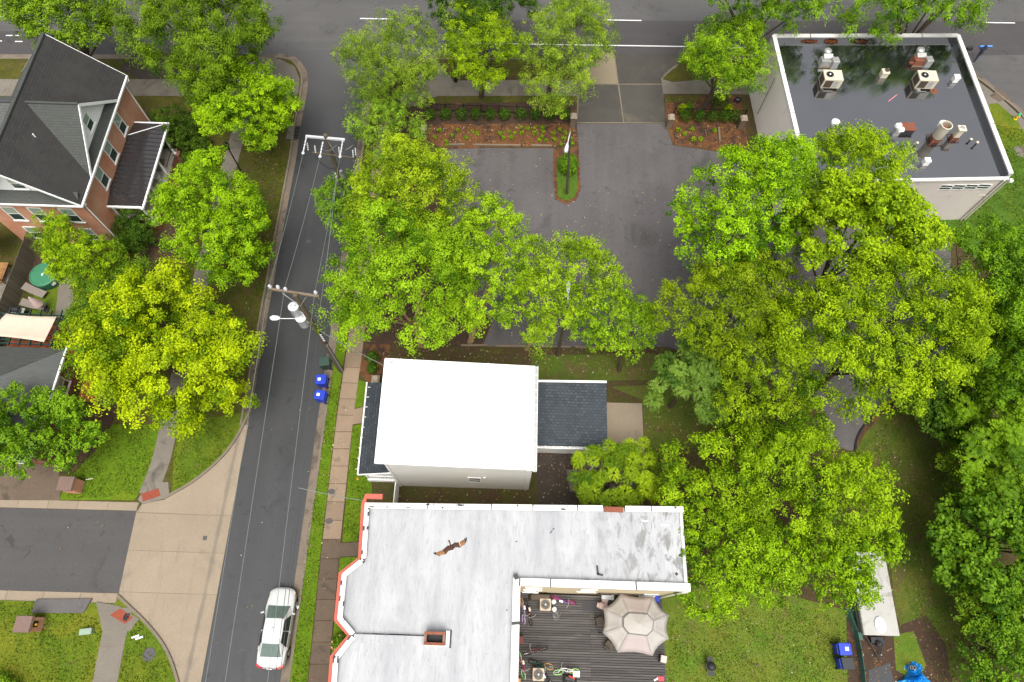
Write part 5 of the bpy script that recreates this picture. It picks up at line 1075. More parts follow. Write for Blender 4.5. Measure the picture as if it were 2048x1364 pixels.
t = thing('roof_hatch', rp(1810,260), 'rusty brown square roof hatch', 'hatch'); x, y = rp(1811,260)[:2]
MB().b(x-.5,x+.5,y-.35,y+.35,ZR,ZR+.35).build('curb', M['dark'], t); MB().b(x-.58,x+.58,y-.4,y+.4,ZR+.35,ZR+.42).build('lid', M['rust'], t)
for px, py, h, lab in ((1949,291,.35,'short pipe vent with pale cap near the right parapet'),(1938,283,.25,'thin pipe vent left of the pale capped pipe'),(1830,291,.3,'small pipe with pale cap left of the big fan stack'),(1795,263,.0,None)):
    if lab: q = rp(px,py); t = thing('pipe_vent', q, lab, 'pipe vent', 'pipe vents'); MB().tube([(q[0],q[1],ZR),(q[0],q[1],ZR+h)], .06, 8).build('pipe', M['dark'], t); MB().lathe((q[0],q[1],ZR+h), [(.11,0),(.11,.06),(.05,.1)], 10).build('cap', M['hvac'], t)
q = rp(1868,182); t = thing('roof_drain', q, 'rust stained round drain dome on the black roof', 'drain'); MB().lathe(q, [(.32,.0),(.3,.02),(.12,.03),(.1,.1),(.03,.13)], 14).build('dome', M['rust'], t)
a, b = rp(1776,204), rp(1793,190); o = MB().tube([(a[0],a[1],ZR+.04),(b[0],b[1],ZR+.04)], .035, 6).build('pink_rod', flat('pink_plastic', (.7,.25,.28))); tag(o, 'pink rod lying on the wet black roof', 'rod')

# ---- brick pillars at the lower left
def pillar(px, py, label, openb=False):
    q = G(px, py, 1.45); x, y = q[0], q[1]; t = thing('brick_pillar', (x,y,.1), label, 'brick pillar', 'brick mailbox pillars')
    MB().b(x-.45,x+.45,y-.42,y+.42,.1,1.38).build('shaft', M['brick'], t); MB().box((x,y,1.38),(1.06,1.0,.12),0,0,.93,.93).build('cap', M['pinkcap'], t)
    if openb:
        nb = MB().b(x+.45,x+.47,y-.16,y+.2,.72,1.2).build('opening', M['black'], t); MB().lathe((x+.5,y+.0,.85), [(.02,0),(.09,.08),(.07,.18),(.02,.22)], 8).build('ornament', M['yellowp'], nb)
    for k in range(6):                              # brick courses standing slightly proud on the street face
        for j in range(4):
            yy = y-.41+j*.21+(k%2)*.03
            if openb and k in (2,3,4) and j in (1,2): continue
            MB().b(x+.45,x+.462,yy,yy+.185,.2+k*.19,.36+k*.19).build('brick', M['brick'], t)
pillar(131,967,'brick pillar beside the dark driveway above the side road'); pillar(46,1248,'brick pillar with dark opening on the lower left lawn', True)
q = G(187,958); o = MB().tube([(q[0]-.4,q[1]-.1,.2),(q[0]+.1,q[1],.24)], .03, 6).build('spigot_pipe', M['offw']); tag(o, 'thin pale rod lying beside the upper brick pillar', 'rod')
q = G(178,1263); t = thing('utility_box', (q[0],q[1],.1), 'pale green utility box on the lower left lawn', 'utility box'); MB().box((q[0],q[1],.1),(.75,.35,.3),.15).build('base', M['utilbox'], t, bevel=.03); MB().box((q[0],q[1],.4),(.8,.4,.06),.15,0,.9,.9).build('lid', M['utilbox'], t, bevel=.02)
t = thing('white_tubes', (*gxy(278,1274),.1), 'two short white tubes lying on the grass', 'tubes')
for dx, dy in ((-.15,.05),(.12,-.02)): q = G(278,1274); MB().tube([(q[0]+dx-.22,q[1]+dy-.1,.16),(q[0]+dx+.22,q[1]+dy+.06,.16)], .06, 8).build('tube', M['white'], t)
def cover(px, py, r, label, z=.132, mt='manhole', sy=1.0):
    q = G(px, py, z); t = thing('manhole_cover', (q[0],q[1],z), label, 'manhole', 'round covers'); MB().lathe((q[0],q[1],z-.03), [(r,0),(r,.035),(r*.9,.04)], 20, 0, 1, sy).build('rim', M[mt], t); MB().lathe((q[0],q[1],z+.008), [(r*.86,0),(r*.86,.005)], 20, 0, 1, sy).build('plate', M[mt], t)
cover(298,1309,.42,'dark round cover in the grass island', .115); cover(663,983,.24,'round iron cover in the tan sidewalk', sy=.8); cover(658,1042,.25,'round iron cover in the sidewalk opposite the row house corner', sy=.8)
q = G(410,1076); o = MB().box((q[0],q[1],.012),(.28,.28,.012)).build('valve_cover', M['manhole']); tag(o, 'small square iron cover in the concrete apron', 'cover')
q = G(617,483); o = MB().box((q[0],q[1],.004),(.38,.32,.006)).build('patch', M['side']); tag(o, 'small pale square patch in the street', 'patch')
t = thing('storm_drain', (*gxy(594,266),.0), 'dark storm drain opening in the curved kerb', 'drain'); q = gxy(596,266)
MB().b(q[0]-.35,q[0]+.12,q[1]-.75,q[1]+.75,.016,.03).build('grate', M['black'], t)
for k in range(6): MB().b(q[0]-.35,q[0]+.12,q[1]-.7+k*.26,q[1]-.64+k*.26,.03,.05).build('bar', M['manhole'], t)
MB().box((q[0]-.65,q[1],.1),(.5,1.7,.06)).build('top_slab', M['concg'], t)
q = G(254,1234); mm = MB(); [mm.box((q[0]+random.uniform(-.12,.12),q[1]+random.uniform(-.15,.15),.132),(.2,.13,.06),random.random()*3,0,.6,.6) for k in range(6)]; o = mm.build('leaf_clump', M['dark']); tag(o, 'small black heap on the lower red paving pad', 'debris')

# ---- north beds: black railing, stone capped pillars
def rail_fence(x0, x1, y, label, n):
    t = thing('railing_fence', ((x0+x1)/2,y,.12), label, 'fence', 'black railing fences')
    MB().b(x0,x1,y-.02,y+.02,.95,1.0).build('rail', M['black'], t); MB().b(x0,x1,y-.02,y+.02,.25,.29).build('rail', M['black'], t)
    for k in range(n+1): x = x0+(x1-x0)*k/n; MB().b(x-.035,x+.035,y-.035,y+.035,.1,1.12).build('post', M['black'], t)
    pk = int((x1-x0)/.2)
    for k in range(pk): x = x0+(x1-x0)*(k+.5)/pk; MB().b(x-.01,x+.01,y-.01,y+.01,.25,.97).build('picket', M['black'], t)
rail_fence(-8.2,4.5,43.0,'long black railing between clipped shrubs and leaf bed',8); rail_fence(13.9,20.3,43.4,'short black railing beside the black roofed building',4)
def cap_pillar(px, py, h, label):
    q = G(px, py, h); x, y = q[0], q[1]; t = thing('stone_pillar', (x,y,.1), label, 'pillar', 'capped gate pillars'); MB().b(x-.24,x+.24,y-.24,y+.24,.1,h-.2).build('shaft', M['brickd'] if False else M['timber'], t); MB().box((x,y,h-.2),(.62,.62,.2),0,0,.6,.6).build('cap', M['stone'], t)
cap_pillar(1148,229,1.6,'stone capped pillar left of the driveway'); cap_pillar(1344,231,1.6,'stone capped pillar right of the driveway'); cap_pillar(846,252,1.5,'stone capped pillar at the left end of the leaf bed'); cap_pillar(1490,233,1.5,'stone capped pillar against the pale building'); cap_pillar(750,756,1.0,'small stone capped post at the white house porch corner')
def timber(a, b, label):
    p, q = G(*a), G(*b); o = MB().tube([(p[0],p[1],.21),(q[0],q[1],.21)], .11, 4).build('landscape_timber', M['timber']); tag(o, label, 'timber', 'landscape timbers')
for a, b, l in (((893,293),(930,292),'left short timber edging the leaf bed'),((946,293),(1041,294),'long middle timber edging the leaf bed'),((1062,294),(1104,295),'right timber edging the leaf bed next to the island'),((922,693),(975,693),'left timber behind the white house'),((990,694),(1060,695),'second timber from left behind the white house'),((1075,695),(1140,696),'third timber behind the white house at the lamp post'),((1150,696),(1215,697),'fourth timber behind the white house'),((1436,258),(1438,285),'upright timber across the right leaf bed')): timber(a, b, l)
for k, (px, py) in enumerate(((1474,203),)):
    q = G(px,py); t = thing('black_planter', (q[0],q[1],.12), 'black tyre shaped planter against the pale wall', 'planter'); MB().torus((q[0],q[1],.25), .24, .11, n=16).build('ring', M['tyre'], t); MB().lathe((q[0],q[1],.14), [(.2,0),(.2,.08)], 12).build('soil', M['polegrey'], t)

# ---- hydrant, walker, bag
q = G(2028,240); t = thing('fire_hydrant', (q[0],q[1],.12), 'yellow fire hydrant with green cap at the right edge', 'hydrant'); x, y = q[0], q[1]
MB().lathe((x,y,.12), [(.17,0),(.17,.06),(.11,.08),(.11,.5),(.15,.52),(.15,.56)], 12).build('barrel', M['hydrant'], t, smooth=True); MB().lathe((x,y,.68), [(.15,0),(.13,.1),(.05,.18),(.03,.24)], 12).build('bonnet', M['hydrantg'], t, smooth=True)
for a in (0,1.57,3.14): MB().tube([(x,y,.5),(x+.2*math.cos(a+4),y+.2*math.sin(a+4),.5)], .06, 8).build('nozzle', M['hydrant'], t)
q = G(1949,121); px_, py_ = q[0], q[1]
per = thing('person', (px_,py_,.0), 'person in dark clothes on the road holding up a blue board', 'person')
me = bpy.data.meshes.new('body'); J = [(0,0,.92),(0,0,1.15),(0,0,1.4),(0,.01,1.5),(0,.03,1.62),(.1,0,.88),(.12,.12,.48),(.12,.02,.06),(.12,.16,.03),(-.1,0,.88),(-.11,-.1,.48),(-.12,-.26,.1),(-.12,-.14,.04),(.2,0,1.4),(.36,.1,1.28),(.38,.26,1.38),(-.2,0,1.4),(-.36,.1,1.28),(-.3,.26,1.38)]
E_ = [(0,1),(1,2),(2,3),(3,4),(0,5),(5,6),(6,7),(7,8),(0,9),(9,10),(10,11),(11,12),(2,13),(13,14),(14,15),(2,16),(16,17),(17,18)]
RR = [.15,.15,.15,.06,.1,.09,.07,.05,.04,.09,.07,.05,.04,.075,.05,.04,.075,.05,.04]
me.from_pydata(J, E_, []); me.materials.append(M['navy']); bo_ = bpy.data.objects.new('body', me); COL.objects.link(bo_); bo_.parent = per; ORG[bo_] = (px_,py_,0)
sk = bo_.modifiers.new('skin','SKIN'); sk.use_smooth_shade = True
for i, r in enumerate(RR): me.skin_vertices[0].data[i].radius = (r,r)
me.skin_vertices[0].data[0].use_root = True
ss = bo_.modifiers.new('sub','SUBSURF'); ss.levels = 1; ss.render_levels = 2
MB().lathe((px_,py_+.03,1.55), [(.03,0),(.085,.05),(.1,.13),(.085,.21),(.03,.25)], 12).build('head', M['skin'], per, smooth=True); MB().lathe((px_,py_+.02,1.66), [(.105,0),(.1,.08),(.04,.15)], 12).build('hair', M['dark'], per, smooth=True)
o = MB().box((px_+.15,py_+.32,1.3),(1.15,.12,.3),.05,0,1,1,.5).build('blue_board', M['bluebrd'], bevel=.03); tag(o, 'flat blue board carried by the person on the road', 'board')
q = G(1938,99); t = thing('black_bag', (q[0],q[1],.0), 'small black bag on the road near the roof corner', 'bag'); MB().box((q[0],q[1],.0),(.6,.32,.3),.1,0,.8,.7).build('body', M['dark'], t, bevel=.06); MB().tube([(q[0]-.15,q[1],.28),(q[0]-.1,q[1],.42),(q[0]+.1,q[1],.42),(q[0]+.15,q[1],.28)], .02, 5).build('handle', M['dark'], t)

# ---- garden things, left
q = G(86,548,.95); x, y = q[0], q[1]; t = thing('hot_tub', (x,y,.12), 'round green covered tub beside the board fence', 'tub')
MB().lathe((x,y,.12), [(.98,0),(1.02,.1),(1.02,.72)], 28).build('shell', nmat('tub_green_side', (.03,.12,.07), None, 1, 8, .5), t, smooth=True); MB().lathe((x,y,.84), [(1.06,0),(1.08,.05),(1.05,.1),(.95,.13),(.93,.1),(.1,.14)], 28).build('cover', M['tubg'], t, smooth=True); MB().box((x-.02,y-.05,.985),(.13,.2,.01)).build('label_tag', M['sticker'], t); MB().box((x+.8,y-.62,.45),(.3,.06,.22),.9).build('label_tag', M['sticker'], t)
def lounger(px, py, rz, label):
    q = G(px,py,.4); t = thing('sun_lounger', (q[0],q[1],.12), label, 'lounger', 'garden loungers', rz, local=True)
    MB().add([(-.9,-.3,.3),(.2,-.3,.3),(.2,.3,.3),(-.9,.3,.3),(.85,-.3,.62),(.85,.3,.62),(-.9,-.3,.25),(.2,-.3,.25),(.2,.3,.25),(-.9,.3,.25),(.85,-.3,.57),(.85,.3,.57)], [(0,1,2,3),(1,4,5,2),(6,9,8,7),(7,8,11,10),(0,6,7,1),(1,7,10,4),(3,2,8,9),(2,5,11,8),(0,3,9,6),(4,10,11,5)]).build('sling', M['taupe'], t)
    for sx in (-.8,.3):
        for sy in (-.28,.28): MB().tube([(sx,sy,.0),(sx,sy,.28)], .02, 5).build('leg', M['galv'], t)
lounger(70,582,R_(160),'taupe lounger just below the green tub'); lounger(68,610,R_(172),'taupe lounger under the closed parasol')
q = G(68,602,1.6); x, y = q[0], q[1]; t = thing('parasol', (x,y,.12), 'closed beige parasol between the two loungers', 'parasol'); MB().tube([(x,y,.12),(x,y,2.2)], .025, 6).build('pole', M['galv'], t); MB().lathe((x,y,1.0), [(.3,0),(.36,.1),(.24,.6),(.08,1.15),(.02,1.25)], 10).build('canopy', M['pinkp'], t); MB().lathe((x,y,.12), [(.25,0),(.25,.06),(.05,.1)], 12).build('base', M['dark'], t)
q = G(32,620,.9); x, y = q[0], q[1]; t = thing('grill', (x,y,.12), 'black barbecue grill beside the pergola', 'grill'); MB().tube([(x-.3,y,.95),(x+.3,y,.95)], .25, 10).build('hood', M['dark'], t); MB().b(x-.3,x+.3,y-.22,y+.22,.12,.85).build('cabinet', M['dark'], t); MB().b(x+.3,x+.6,y-.2,y+.2,.8,.85).build('side_shelf', M['galv'], t); MB().tube([(x-.2,y-.28,1.05),(x+.2,y-.28,1.05)], .015, 5).build('handle', M['galv'], t)
for px, py, lab in ((118,690,'dark wicker seat on the red deck'),(135,668,'dark patio chair at the corner of the red deck')):
    q = G(px,py,.8); x, y = q[0], q[1]; t = thing('patio_chair', (x,y,.34), lab, 'chair', 'deck chairs'); MB().b(x-.3,x+.3,y-.28,y+.28,.6,.7).build('seat', M['dark'], t); MB().b(x-.34,x-.26,y-.3,y+.3,.7,1.15).build('backrest', M['dark'], t)
    for sx in (-.26,.26):
        for sy in (-.24,.24): MB().b(x+sx-.03,x+sx+.03,y+sy-.03,y+sy+.03,.34,.6).build('leg', M['dark'], t)
q = (-31.0,35.6,.76); t = thing('porch_rug', q, 'patterned rug on the pale porch floor', 'rug'); MB().b(-31.6,-30.0,34.9,36.2,.762,.772).build('weave', nmat('rug_pattern', (.4,.36,.3), (.05,.05,.05), 5, 6, .9), t)
t = thing('porch_chair', (-30.1,34.2,.76), 'white round chair on the brick porch', 'chair'); MB().lathe((-30.0,34.0,.76), [(.2,0),(.04,.1),(.04,.38),(.27,.42),(.28,.46)], 12).build('seat', M['white'], t); MB().torus((-30.0,34.0,1.4), .22, .03, n=14, m=5).build('backrest', M['white'], t)

# ---- row house deck and everything on it
DZ = .62
dk = thing('deck', (5.6,0,.1), 'grey weathered timber deck in the row house courtyard', 'deck')
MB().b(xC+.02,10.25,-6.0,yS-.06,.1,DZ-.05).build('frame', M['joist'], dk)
n_ = int((yS-.1+6.0)/.145)
for k in range(n_):
    y1 = yS-.1-k*.145; sx = 5.55 + (.35 if k % 2 else 0) if k < 14 else 5.6; ed = 10.3 + random.uniform(-.02,.02)
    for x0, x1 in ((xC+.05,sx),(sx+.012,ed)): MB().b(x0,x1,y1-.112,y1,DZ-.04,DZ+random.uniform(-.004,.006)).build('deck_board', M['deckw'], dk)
def dp(px, py, z=DZ): q = G(px, py, z); return (q[0],q[1])
# big canopy umbrella
um = thing('canopy_umbrella', (*dp(1271,1250),DZ), 'large pale pink and white octagonal canopy over the deck', 'canopy')
zo, zi = 2.75, 3.45
O8 = [G(*q, zo) for q in ((1240.7,1186.8),(1307,1192.4),(1338,1229.8),(1337.4,1277.8),(1304.7,1311.5),(1235.5,1305.3),(1205.6,1266),(1206.4,1217.6))]
I8 = [G(1180+a/8.02,1160+b_/8.02, zi) for a, b_ in ((625,525),(920,550),(1015,655),(1005,800),(912,890),(610,855),(525,745),(530,605))]
cen = (sum(p[0] for p in O8)/8, sum(p[1] for p in O8)/8); ctop = (sum(p[0] for p in I8)/8, sum(p[1] for p in I8)/8, zi+.42)
for k in range(8):
    a, b, c, d = O8[k], O8[(k+1)%8], I8[(k+1)%8], I8[k]; vs = []; fs = []
    for j in range(5):
        t_ = j/4
        for i in range(5):
            u = i/4; p = Vector(a).lerp(Vector(b),u).lerp(Vector(d).lerp(Vector(c),u),t_); inw = Vector((cen[0],cen[1],p.z))-p
            p += inw.normalized()*.12*math.sin(math.pi*u)*(1-t_) ; p.z -= .1*math.sin(math.pi*u)*(1-t_*.6) + .06*math.sin(math.pi*t_); vs.append(tuple(p))
    for j in range(4):
        for i in range(4): q = j*5+i; fs.append((q,q+1,q+6,q+5))
    o = MB().add(vs, fs).build('canopy_panel', M['canvasp'] if k in (0,4) else M['canvas'], um, smooth=True); o.modifiers.new('t','SOLIDIFY').thickness = .01
    MB().tube([(a[0],a[1],a[2]+.01),(d[0],d[1],d[2]+.01)], .016, 5).build('seam', M['canvas'], um)
for k in range(8):
    a, b = I8[k], I8[(k+1)%8]; w1 = lambda p: (p[0]-(p[0]-ctop[0])*.05, p[1]-(p[1]-ctop[1])*.05, zi+.12)
    o = MB().sheet([w1(a), w1(b), ctop]).build('vent_panel', M['canvas'], um); o.modifiers.new('t','SOLIDIFY').thickness = .01
    MB().tube([(a[0],a[1],zi+.02),(b[0],b[1],zi+.05)], .035, 5).build('vent_frame', M['polegrey'], um)
MB().tube([(cen[0],cen[1],DZ),(ctop[0],ctop[1],zi+.3)], .04, 8).build('pole', M['dark'], um)
for k in range(4): p = O8[k*2]; MB().tube([(p[0]*.97+cen[0]*.03,p[1]*.97+cen[1]*.03,DZ),(p[0]*.97+cen[0]*.03,p[1]*.97+cen[1]*.03,zo)], .03, 6).build('leg', M['dark'], um)
def condenser(px, py, label):
    x, y = dp(px, py, DZ+.8); t = thing('air_conditioner', (x,y,DZ), label, 'air conditioner', 'tan condensers on the deck')
    MB().b(x-.36,x+.36,y-.36,y+.36,DZ+.02,DZ+.78).build('cabinet', M['acbody'], t, bevel=.05); MB().lathe((x,y,DZ+.78), [(.3,0),(.3,.03),(.27,.035)], 20).build('fan_guard', M['fan'], t)
    for r in (.09,.15,.21,.27): MB().torus((x,y,DZ+.83), r, .006, n=20, m=4).build('guard_ring', M['galv'], t)
    for k in range(4): MB().box((x+.13*math.cos(k*1.57+.5),y+.13*math.sin(k*1.57+.5),DZ+.815),(.22,.13,.008),k*1.57+.5).build('fan_blade', M['grille'], t)
    MB().lathe((x,y,DZ+.83), [(.06,0),(.05,.02)], 10).build('hub', M['white'], t)
condenser(1091,1209,'tan air conditioner near the white round jugs'); condenser(1077,1349,'tan air conditioner at the lower end of the deck')
for px, py, l in ((1108,1203,'upper of two white round tanks beside the condenser'),(1109,1218,'lower of two white round tanks beside the condenser')):
    x, y = dp(px,py,DZ+.45); t = thing('gas_bottle', (x,y,DZ), l, 'gas bottle', 'white gas bottles'); MB().lathe((x,y,DZ), [(.14,0),(.16,.05),(.16,.32),(.12,.42),(.05,.46)], 14).build('tank', M['white'], t, smooth=True); MB().torus((x,y,DZ+.5), .09, .012, n=12, m=4).build('collar', M['white'], t)
def bike(px, py, rz, frame, tyre, seat, label, lean=.15, tyre2=None):
    x, y = dp(px, py, DZ+.3); t = thing('bicycle', (x,y,DZ+.02), label, 'bicycle', 'bicycles on the deck', rz, local=True); t.rotation_euler = (lean, 0, rz)
    for xx, ty in ((-.5,tyre),(.5,tyre2 or tyre)):
        w_ = MB().torus((xx,0,.32), .3, .028, (0,1,0), 22, 5).build('wheel', M[ty], t)
        sp = MB(); [sp.tube([(xx,0,.32),(xx+.3*math.cos(k*.785),0,.32+.3*math.sin(k*.785))], .005, 3) for k in range(8)]; sp.build('spokes', M['galv'], w_)
    f = MB()
    for a, b in (((-.5,0,.32),(-.05,0,.3)),((-.05,0,.3),(-.15,0,.78)),((-.5,0,.32),(-.13,0,.7)),((-.05,0,.3),(.32,0,.72)),((-.13,0,.68),(.3,0,.8)),((.3,0,.85),(.5,0,.32))): f.tube([a,b], .022, 6)
    f.build('frame', M[frame], t); MB().tube([(.22,-.28,.98),(.3,-.15,.95),(.31,0,.92),(.3,.15,.95),(.22,.28,.98)], .016, 6).build('handlebar', M['galv'], t); MB().tube([(.3,0,.82),(.31,0,.93)], .018, 5).build('stem', M['galv'], t)
    MB().box((-.17,0,.8),(.26,.15,.06),0,0,.8,.7).build('saddle', M[seat], t, bevel=.02); MB().torus((-.05,0,.3), .09, .012, (0,1,0), 14, 4).build('chainring', M['dark'], t)
    for s_ in (-1,1): MB().box((-.05+s_*.1,s_*.1,.29),(.09,.07,.02)).build('pedal', M['dark'], t)
bike(1043,1222,R_(-82),'purple','orange','white','lilac bicycle with tan tyre against the white wall',-.25,'purple'); bike(1055,1226,R_(-75),'maroon','tyre','offw','maroon bicycle with black tyres beside the lilac one',-.2)
bike(1128,1197,R_(-14),'purpled','magenta','white','small violet bicycle along the cream wall',.3); bike(1072,1306,R_(196),'maroon','tyre','dark','black and maroon bicycle lying near the red grill',.35)
bike(1083,1323,R_(-12),'teal','tyre','dark','teal green bicycle leaning near the lower condenser',.5,'orange'); bike(1040,1332,R_(-75),'magenta','lime','offw','magenta bicycle with pale green tyre by the white wall',-.3)
bike(1133,1349,R_(185),'white','lime','dark','white bicycle with pale green tyre',.5); bike(1098,1352,R_(-60),'dark','tyre','white','black bicycle between the lower condenser and the white bicycle',.35)
def crate(px, py, sx, sy, h, mt, label, nm, cat, rz=0, lid=None):
    x, y = dp(px,py,DZ+h); t = thing(nm, (x,y,DZ), label, cat); MB().box((x,y,DZ),(sx,sy,h*.8),rz,0,1.05,1.05).build('body', M[mt], t, bevel=.02); MB().box((x,y,DZ+h*.8),(sx*1.1,sy*1.1,h*.2),rz,0,.95,.95).build('lid', M[lid or mt], t, bevel=.02); return t
crate(1153,1348,.4,.34,.4,'offw','cream cooler beside the white bicycle','cooler','cooler'); crate(1216,1194,.75,.3,.4,'white','white cooler box against the cream wall','cooler','cooler',-.05)
crate(1314,1197,.34,.4,.5,'blue','blue storage tub at the corner of the canopy','storage_tub','tub'); crate(1042,1280,.3,.42,.6,'redp','small red smoker grill at the courtyard wall','smoker_grill','grill',0,'maroon')
crate(1146,1342,.16,.2,.25,'yellowp','small yellow box beside the cream cooler','toolbox','box'); crate(1036,1362,.3,.3,.3,'orange','small orange brown crate at the bottom of the deck','crate','crate')
x, y = dp(1080,1196,DZ+.5); t = thing('covered_grill', (x,y,DZ), 'bulky item under a dark brown cover by the wall', 'covered item'); mm = MB(); mm.box((x,y+.05,DZ),(1.5,.5,.75),0,0,.8,.7); mm.build('cover', M['brownc'], t, bevel=.1)
t = thing('doormat', (*dp(1178,1213),DZ), 'dark doormat on the deck before the door', 'mat'); x, y = dp(1178,1213); MB().b(x-.45,x+.45,y-.28,y+.28,DZ+.008,DZ+.02).build('pad', M['polegrey'] if False else M['dark'], t)
x, y = dp(1327,1318,DZ+.45); t = thing('patio_chair', (x,y,DZ), 'small chair with pale pink cushion at the deck edge', 'chair'); MB().box((x,y,DZ+.36),(.42,.42,.1),-.2).build('cushion', M['pinkp'], t, bevel=.03); MB().box((x-.26,y+.05,DZ+.35),(.05,.4,.5),-.2).build('backrest', M['dark'], t)
for sx in (-.17,.17):
    for sy in (-.17,.17): MB().b(x+sx-.02,x+sx+.02,y+sy-.02,y+sy+.02,DZ,DZ+.36).build('leg', M['dark'], t)
for px, py, rz, l in ((1200,1243,.2,'dark patio chair peeking out left of the canopy'),(1218,1292,.9,'dark patio chair under the lower left canopy edge')):
    x, y = dp(px,py,DZ+.5); t = thing('patio_chair', (x,y,DZ), l, 'chair'); MB().box((x,y,DZ+.4),(.5,.5,.06),rz).build('seat', M['brownc'], t); MB().box((x-.24*math.cos(rz),y-.24*math.sin(rz),DZ+.45),(.05,.5,.5),rz).build('backrest', M['brownc'], t)
    for sx in (-.2,.2):
        for sy in (-.2,.2): MB().b(x+sx-.02,x+sx+.02,y+sy-.02,y+sy+.02,DZ,DZ+.4).build('leg', M['brownc'], t)
x, y = dp(1206,1208,DZ+.3); t = thing('cushion_pile', (x,y,DZ), 'crumpled pink patterned cushions left of the canopy', 'cushions'); [MB().box((x+random.uniform(-.2,.2),y+random.uniform(-.2,.2),DZ+k*.1),(.45,.35,.12),random.random()*3,0,.8,.8).build('cushion', M['pinkp'], t, bevel=.05) for k in range(4)]
x, y = dp(1320,1357); t = thing('paper_bag', (x,y,DZ), 'red and white printed packet on the deck corner', 'packet'); MB().box((x+.05,y,DZ),(.4,.28,.07),.05,0,.95,.9).build('packet', M['redpr'], t, bevel=.02); MB().box((x-.25,y-.05,DZ),(.3,.1,.06),.5).build('flap', M['white'], t)
x, y = dp(1112,1231); t = thing('wire_basket', (x,y,DZ), 'tangled grey wire basket below the white tanks', 'basket'); m_ = MB(); random.seed(4); [m_.torus((x+random.uniform(-.1,.1),y+random.uniform(-.12,.12),DZ+.1+k*.04), random.uniform(.08,.2), .008, (random.uniform(-.5,.5),random.uniform(-.5,.5),1), 14, 4) for k in range(7)]; m_.build('wires', M['galv'], t)
x, y = dp(1140,1358,DZ+.3); t = thing('push_scooter', (x,y,DZ), 'black and red ride-on toy at the bottom of the deck', 'toy'); MB().box((x,y,DZ+.12),(.8,.3,.22),-.2,0,.8,.7).build('body', M['dark'], t, bevel=.05); MB().box((x+.1,y+.1,DZ+.34),(.4,.08,.05),-.4).build('stripe', M['redp'], t)
for s_ in (-1,1): MB().tube([(x+s_*.3,y-.2,DZ+.14),(x+s_*.3,y+.2,DZ+.14)], .13, 12).build('wheel', M['tyre'], t)

# ---- back lawn things
q = G(1422,1333,.8); x, y = q[0], q[1]; t = thing('barrel_smoker', (x,y,.12), 'black kettle smoker standing on the back lawn', 'grill')
MB().lathe((x,y,.55), [(.1,0),(.26,.1),(.29,.25),(.27,.38),(.16,.5),(.04,.55)], 16).build('kettle', M['dark'], t, smooth=True); MB().torus((x,y,.83), .28, .015, n=18, m=5).build('rim', M['galv'], t)
for k in range(3): MB().tube([(x+.1*math.cos(k*2.1),y+.1*math.sin(k*2.1),.6),(x+.3*math.cos(k*2.1),y+.3*math.sin(k*2.1),.12)], .02, 5).build('leg', M['dark'], t)
for s_ in (-1,1): MB().box((x,y+s_*.42,.7),(.36,.24,.04)).build('side_table', M['dark'], t)
q = G(1514,1330); o = MB().lathe((q[0],q[1],.1), [(.08,0),(.1,.08),(.03,.12)], 8).build('pine_cone', M['brownc']); tag(o, 'tiny dark clod on the back lawn', 'clod')
cp = thing('folded_camper', (24.0,2.6,.1), 'off white folded pop-up camper half hidden under branches', 'camper')
MB().b(22.85,25.0,.75,5.6,.5,1.02).build('body', M['camper'], cp, bevel=.05); MB().b(22.78,25.06,.62,5.7,1.03,1.35).build('roof', M['camper'], cp, bevel=.07)
MB().b(22.76,22.8,.7,5.65,1.0,1.05).build('seal', M['dark'], cp); MB().b(22.83,22.87,.75,5.6,.7,.78).build('stripe', M['polegrey'], cp)
q = G(1762,1250,1.5); MB().lathe((q[0],q[1],1.35), [(.42,0),(.42,.1),(.3,.2),(.05,.24)], 14,0,.85,1.2).build('roof_air_conditioner', M['white'], cp, smooth=True)
for s_ in (-1,1): MB().tube([(23.95+s_*.7,.7,.42),(23.95,-.75,.42)], .045, 4).build('drawbar', M['dark'], cp)
MB().lathe((23.95,.15,.4), [(.16,0),(.18,.1),(.18,.4),(.06,.5)], 12).build('gas_bottle', M['dark'], cp); MB().tube([(23.95,-.5,.1),(23.95,-.5,.75)], .04, 6).build('jack', M['galv'], cp); MB().box((23.95,.35,.35),(.8,.35,.25)).build('battery_box', M['dark'], cp)
for s_ in (22.95,24.75): 
    wh = MB().tube([(s_,3.2,.4),(s_+.16,3.2,.4)], .3, 14).build('wheel', M['tyre'], cp)
gs = thing('mesh_fence', (22.4,0,.1), 'low green mesh fence running past the blue bins', 'fence')
pl = [G(1690,1225,0)[:2], G(1705,1262)[:2], G(1712,1300)[:2], G(1718,1340)[:2], G(1724,1400)[:2]]
ribbon('mesh', pl, .012, -.012, .12, .75, M['mesh_g'], parent=gs)
for p in pl: MB().tube([(p[0],p[1],.05),(p[0],p[1],.9)], .02, 5).build('stake', M['dark'], gs)
slab('ground_cloth', gp([(1690,1215),(1716,1222),(1724,1280),(1708,1278)]), .128, .136, M['mesh_g'], 'green mesh cloth lying beside the camper')
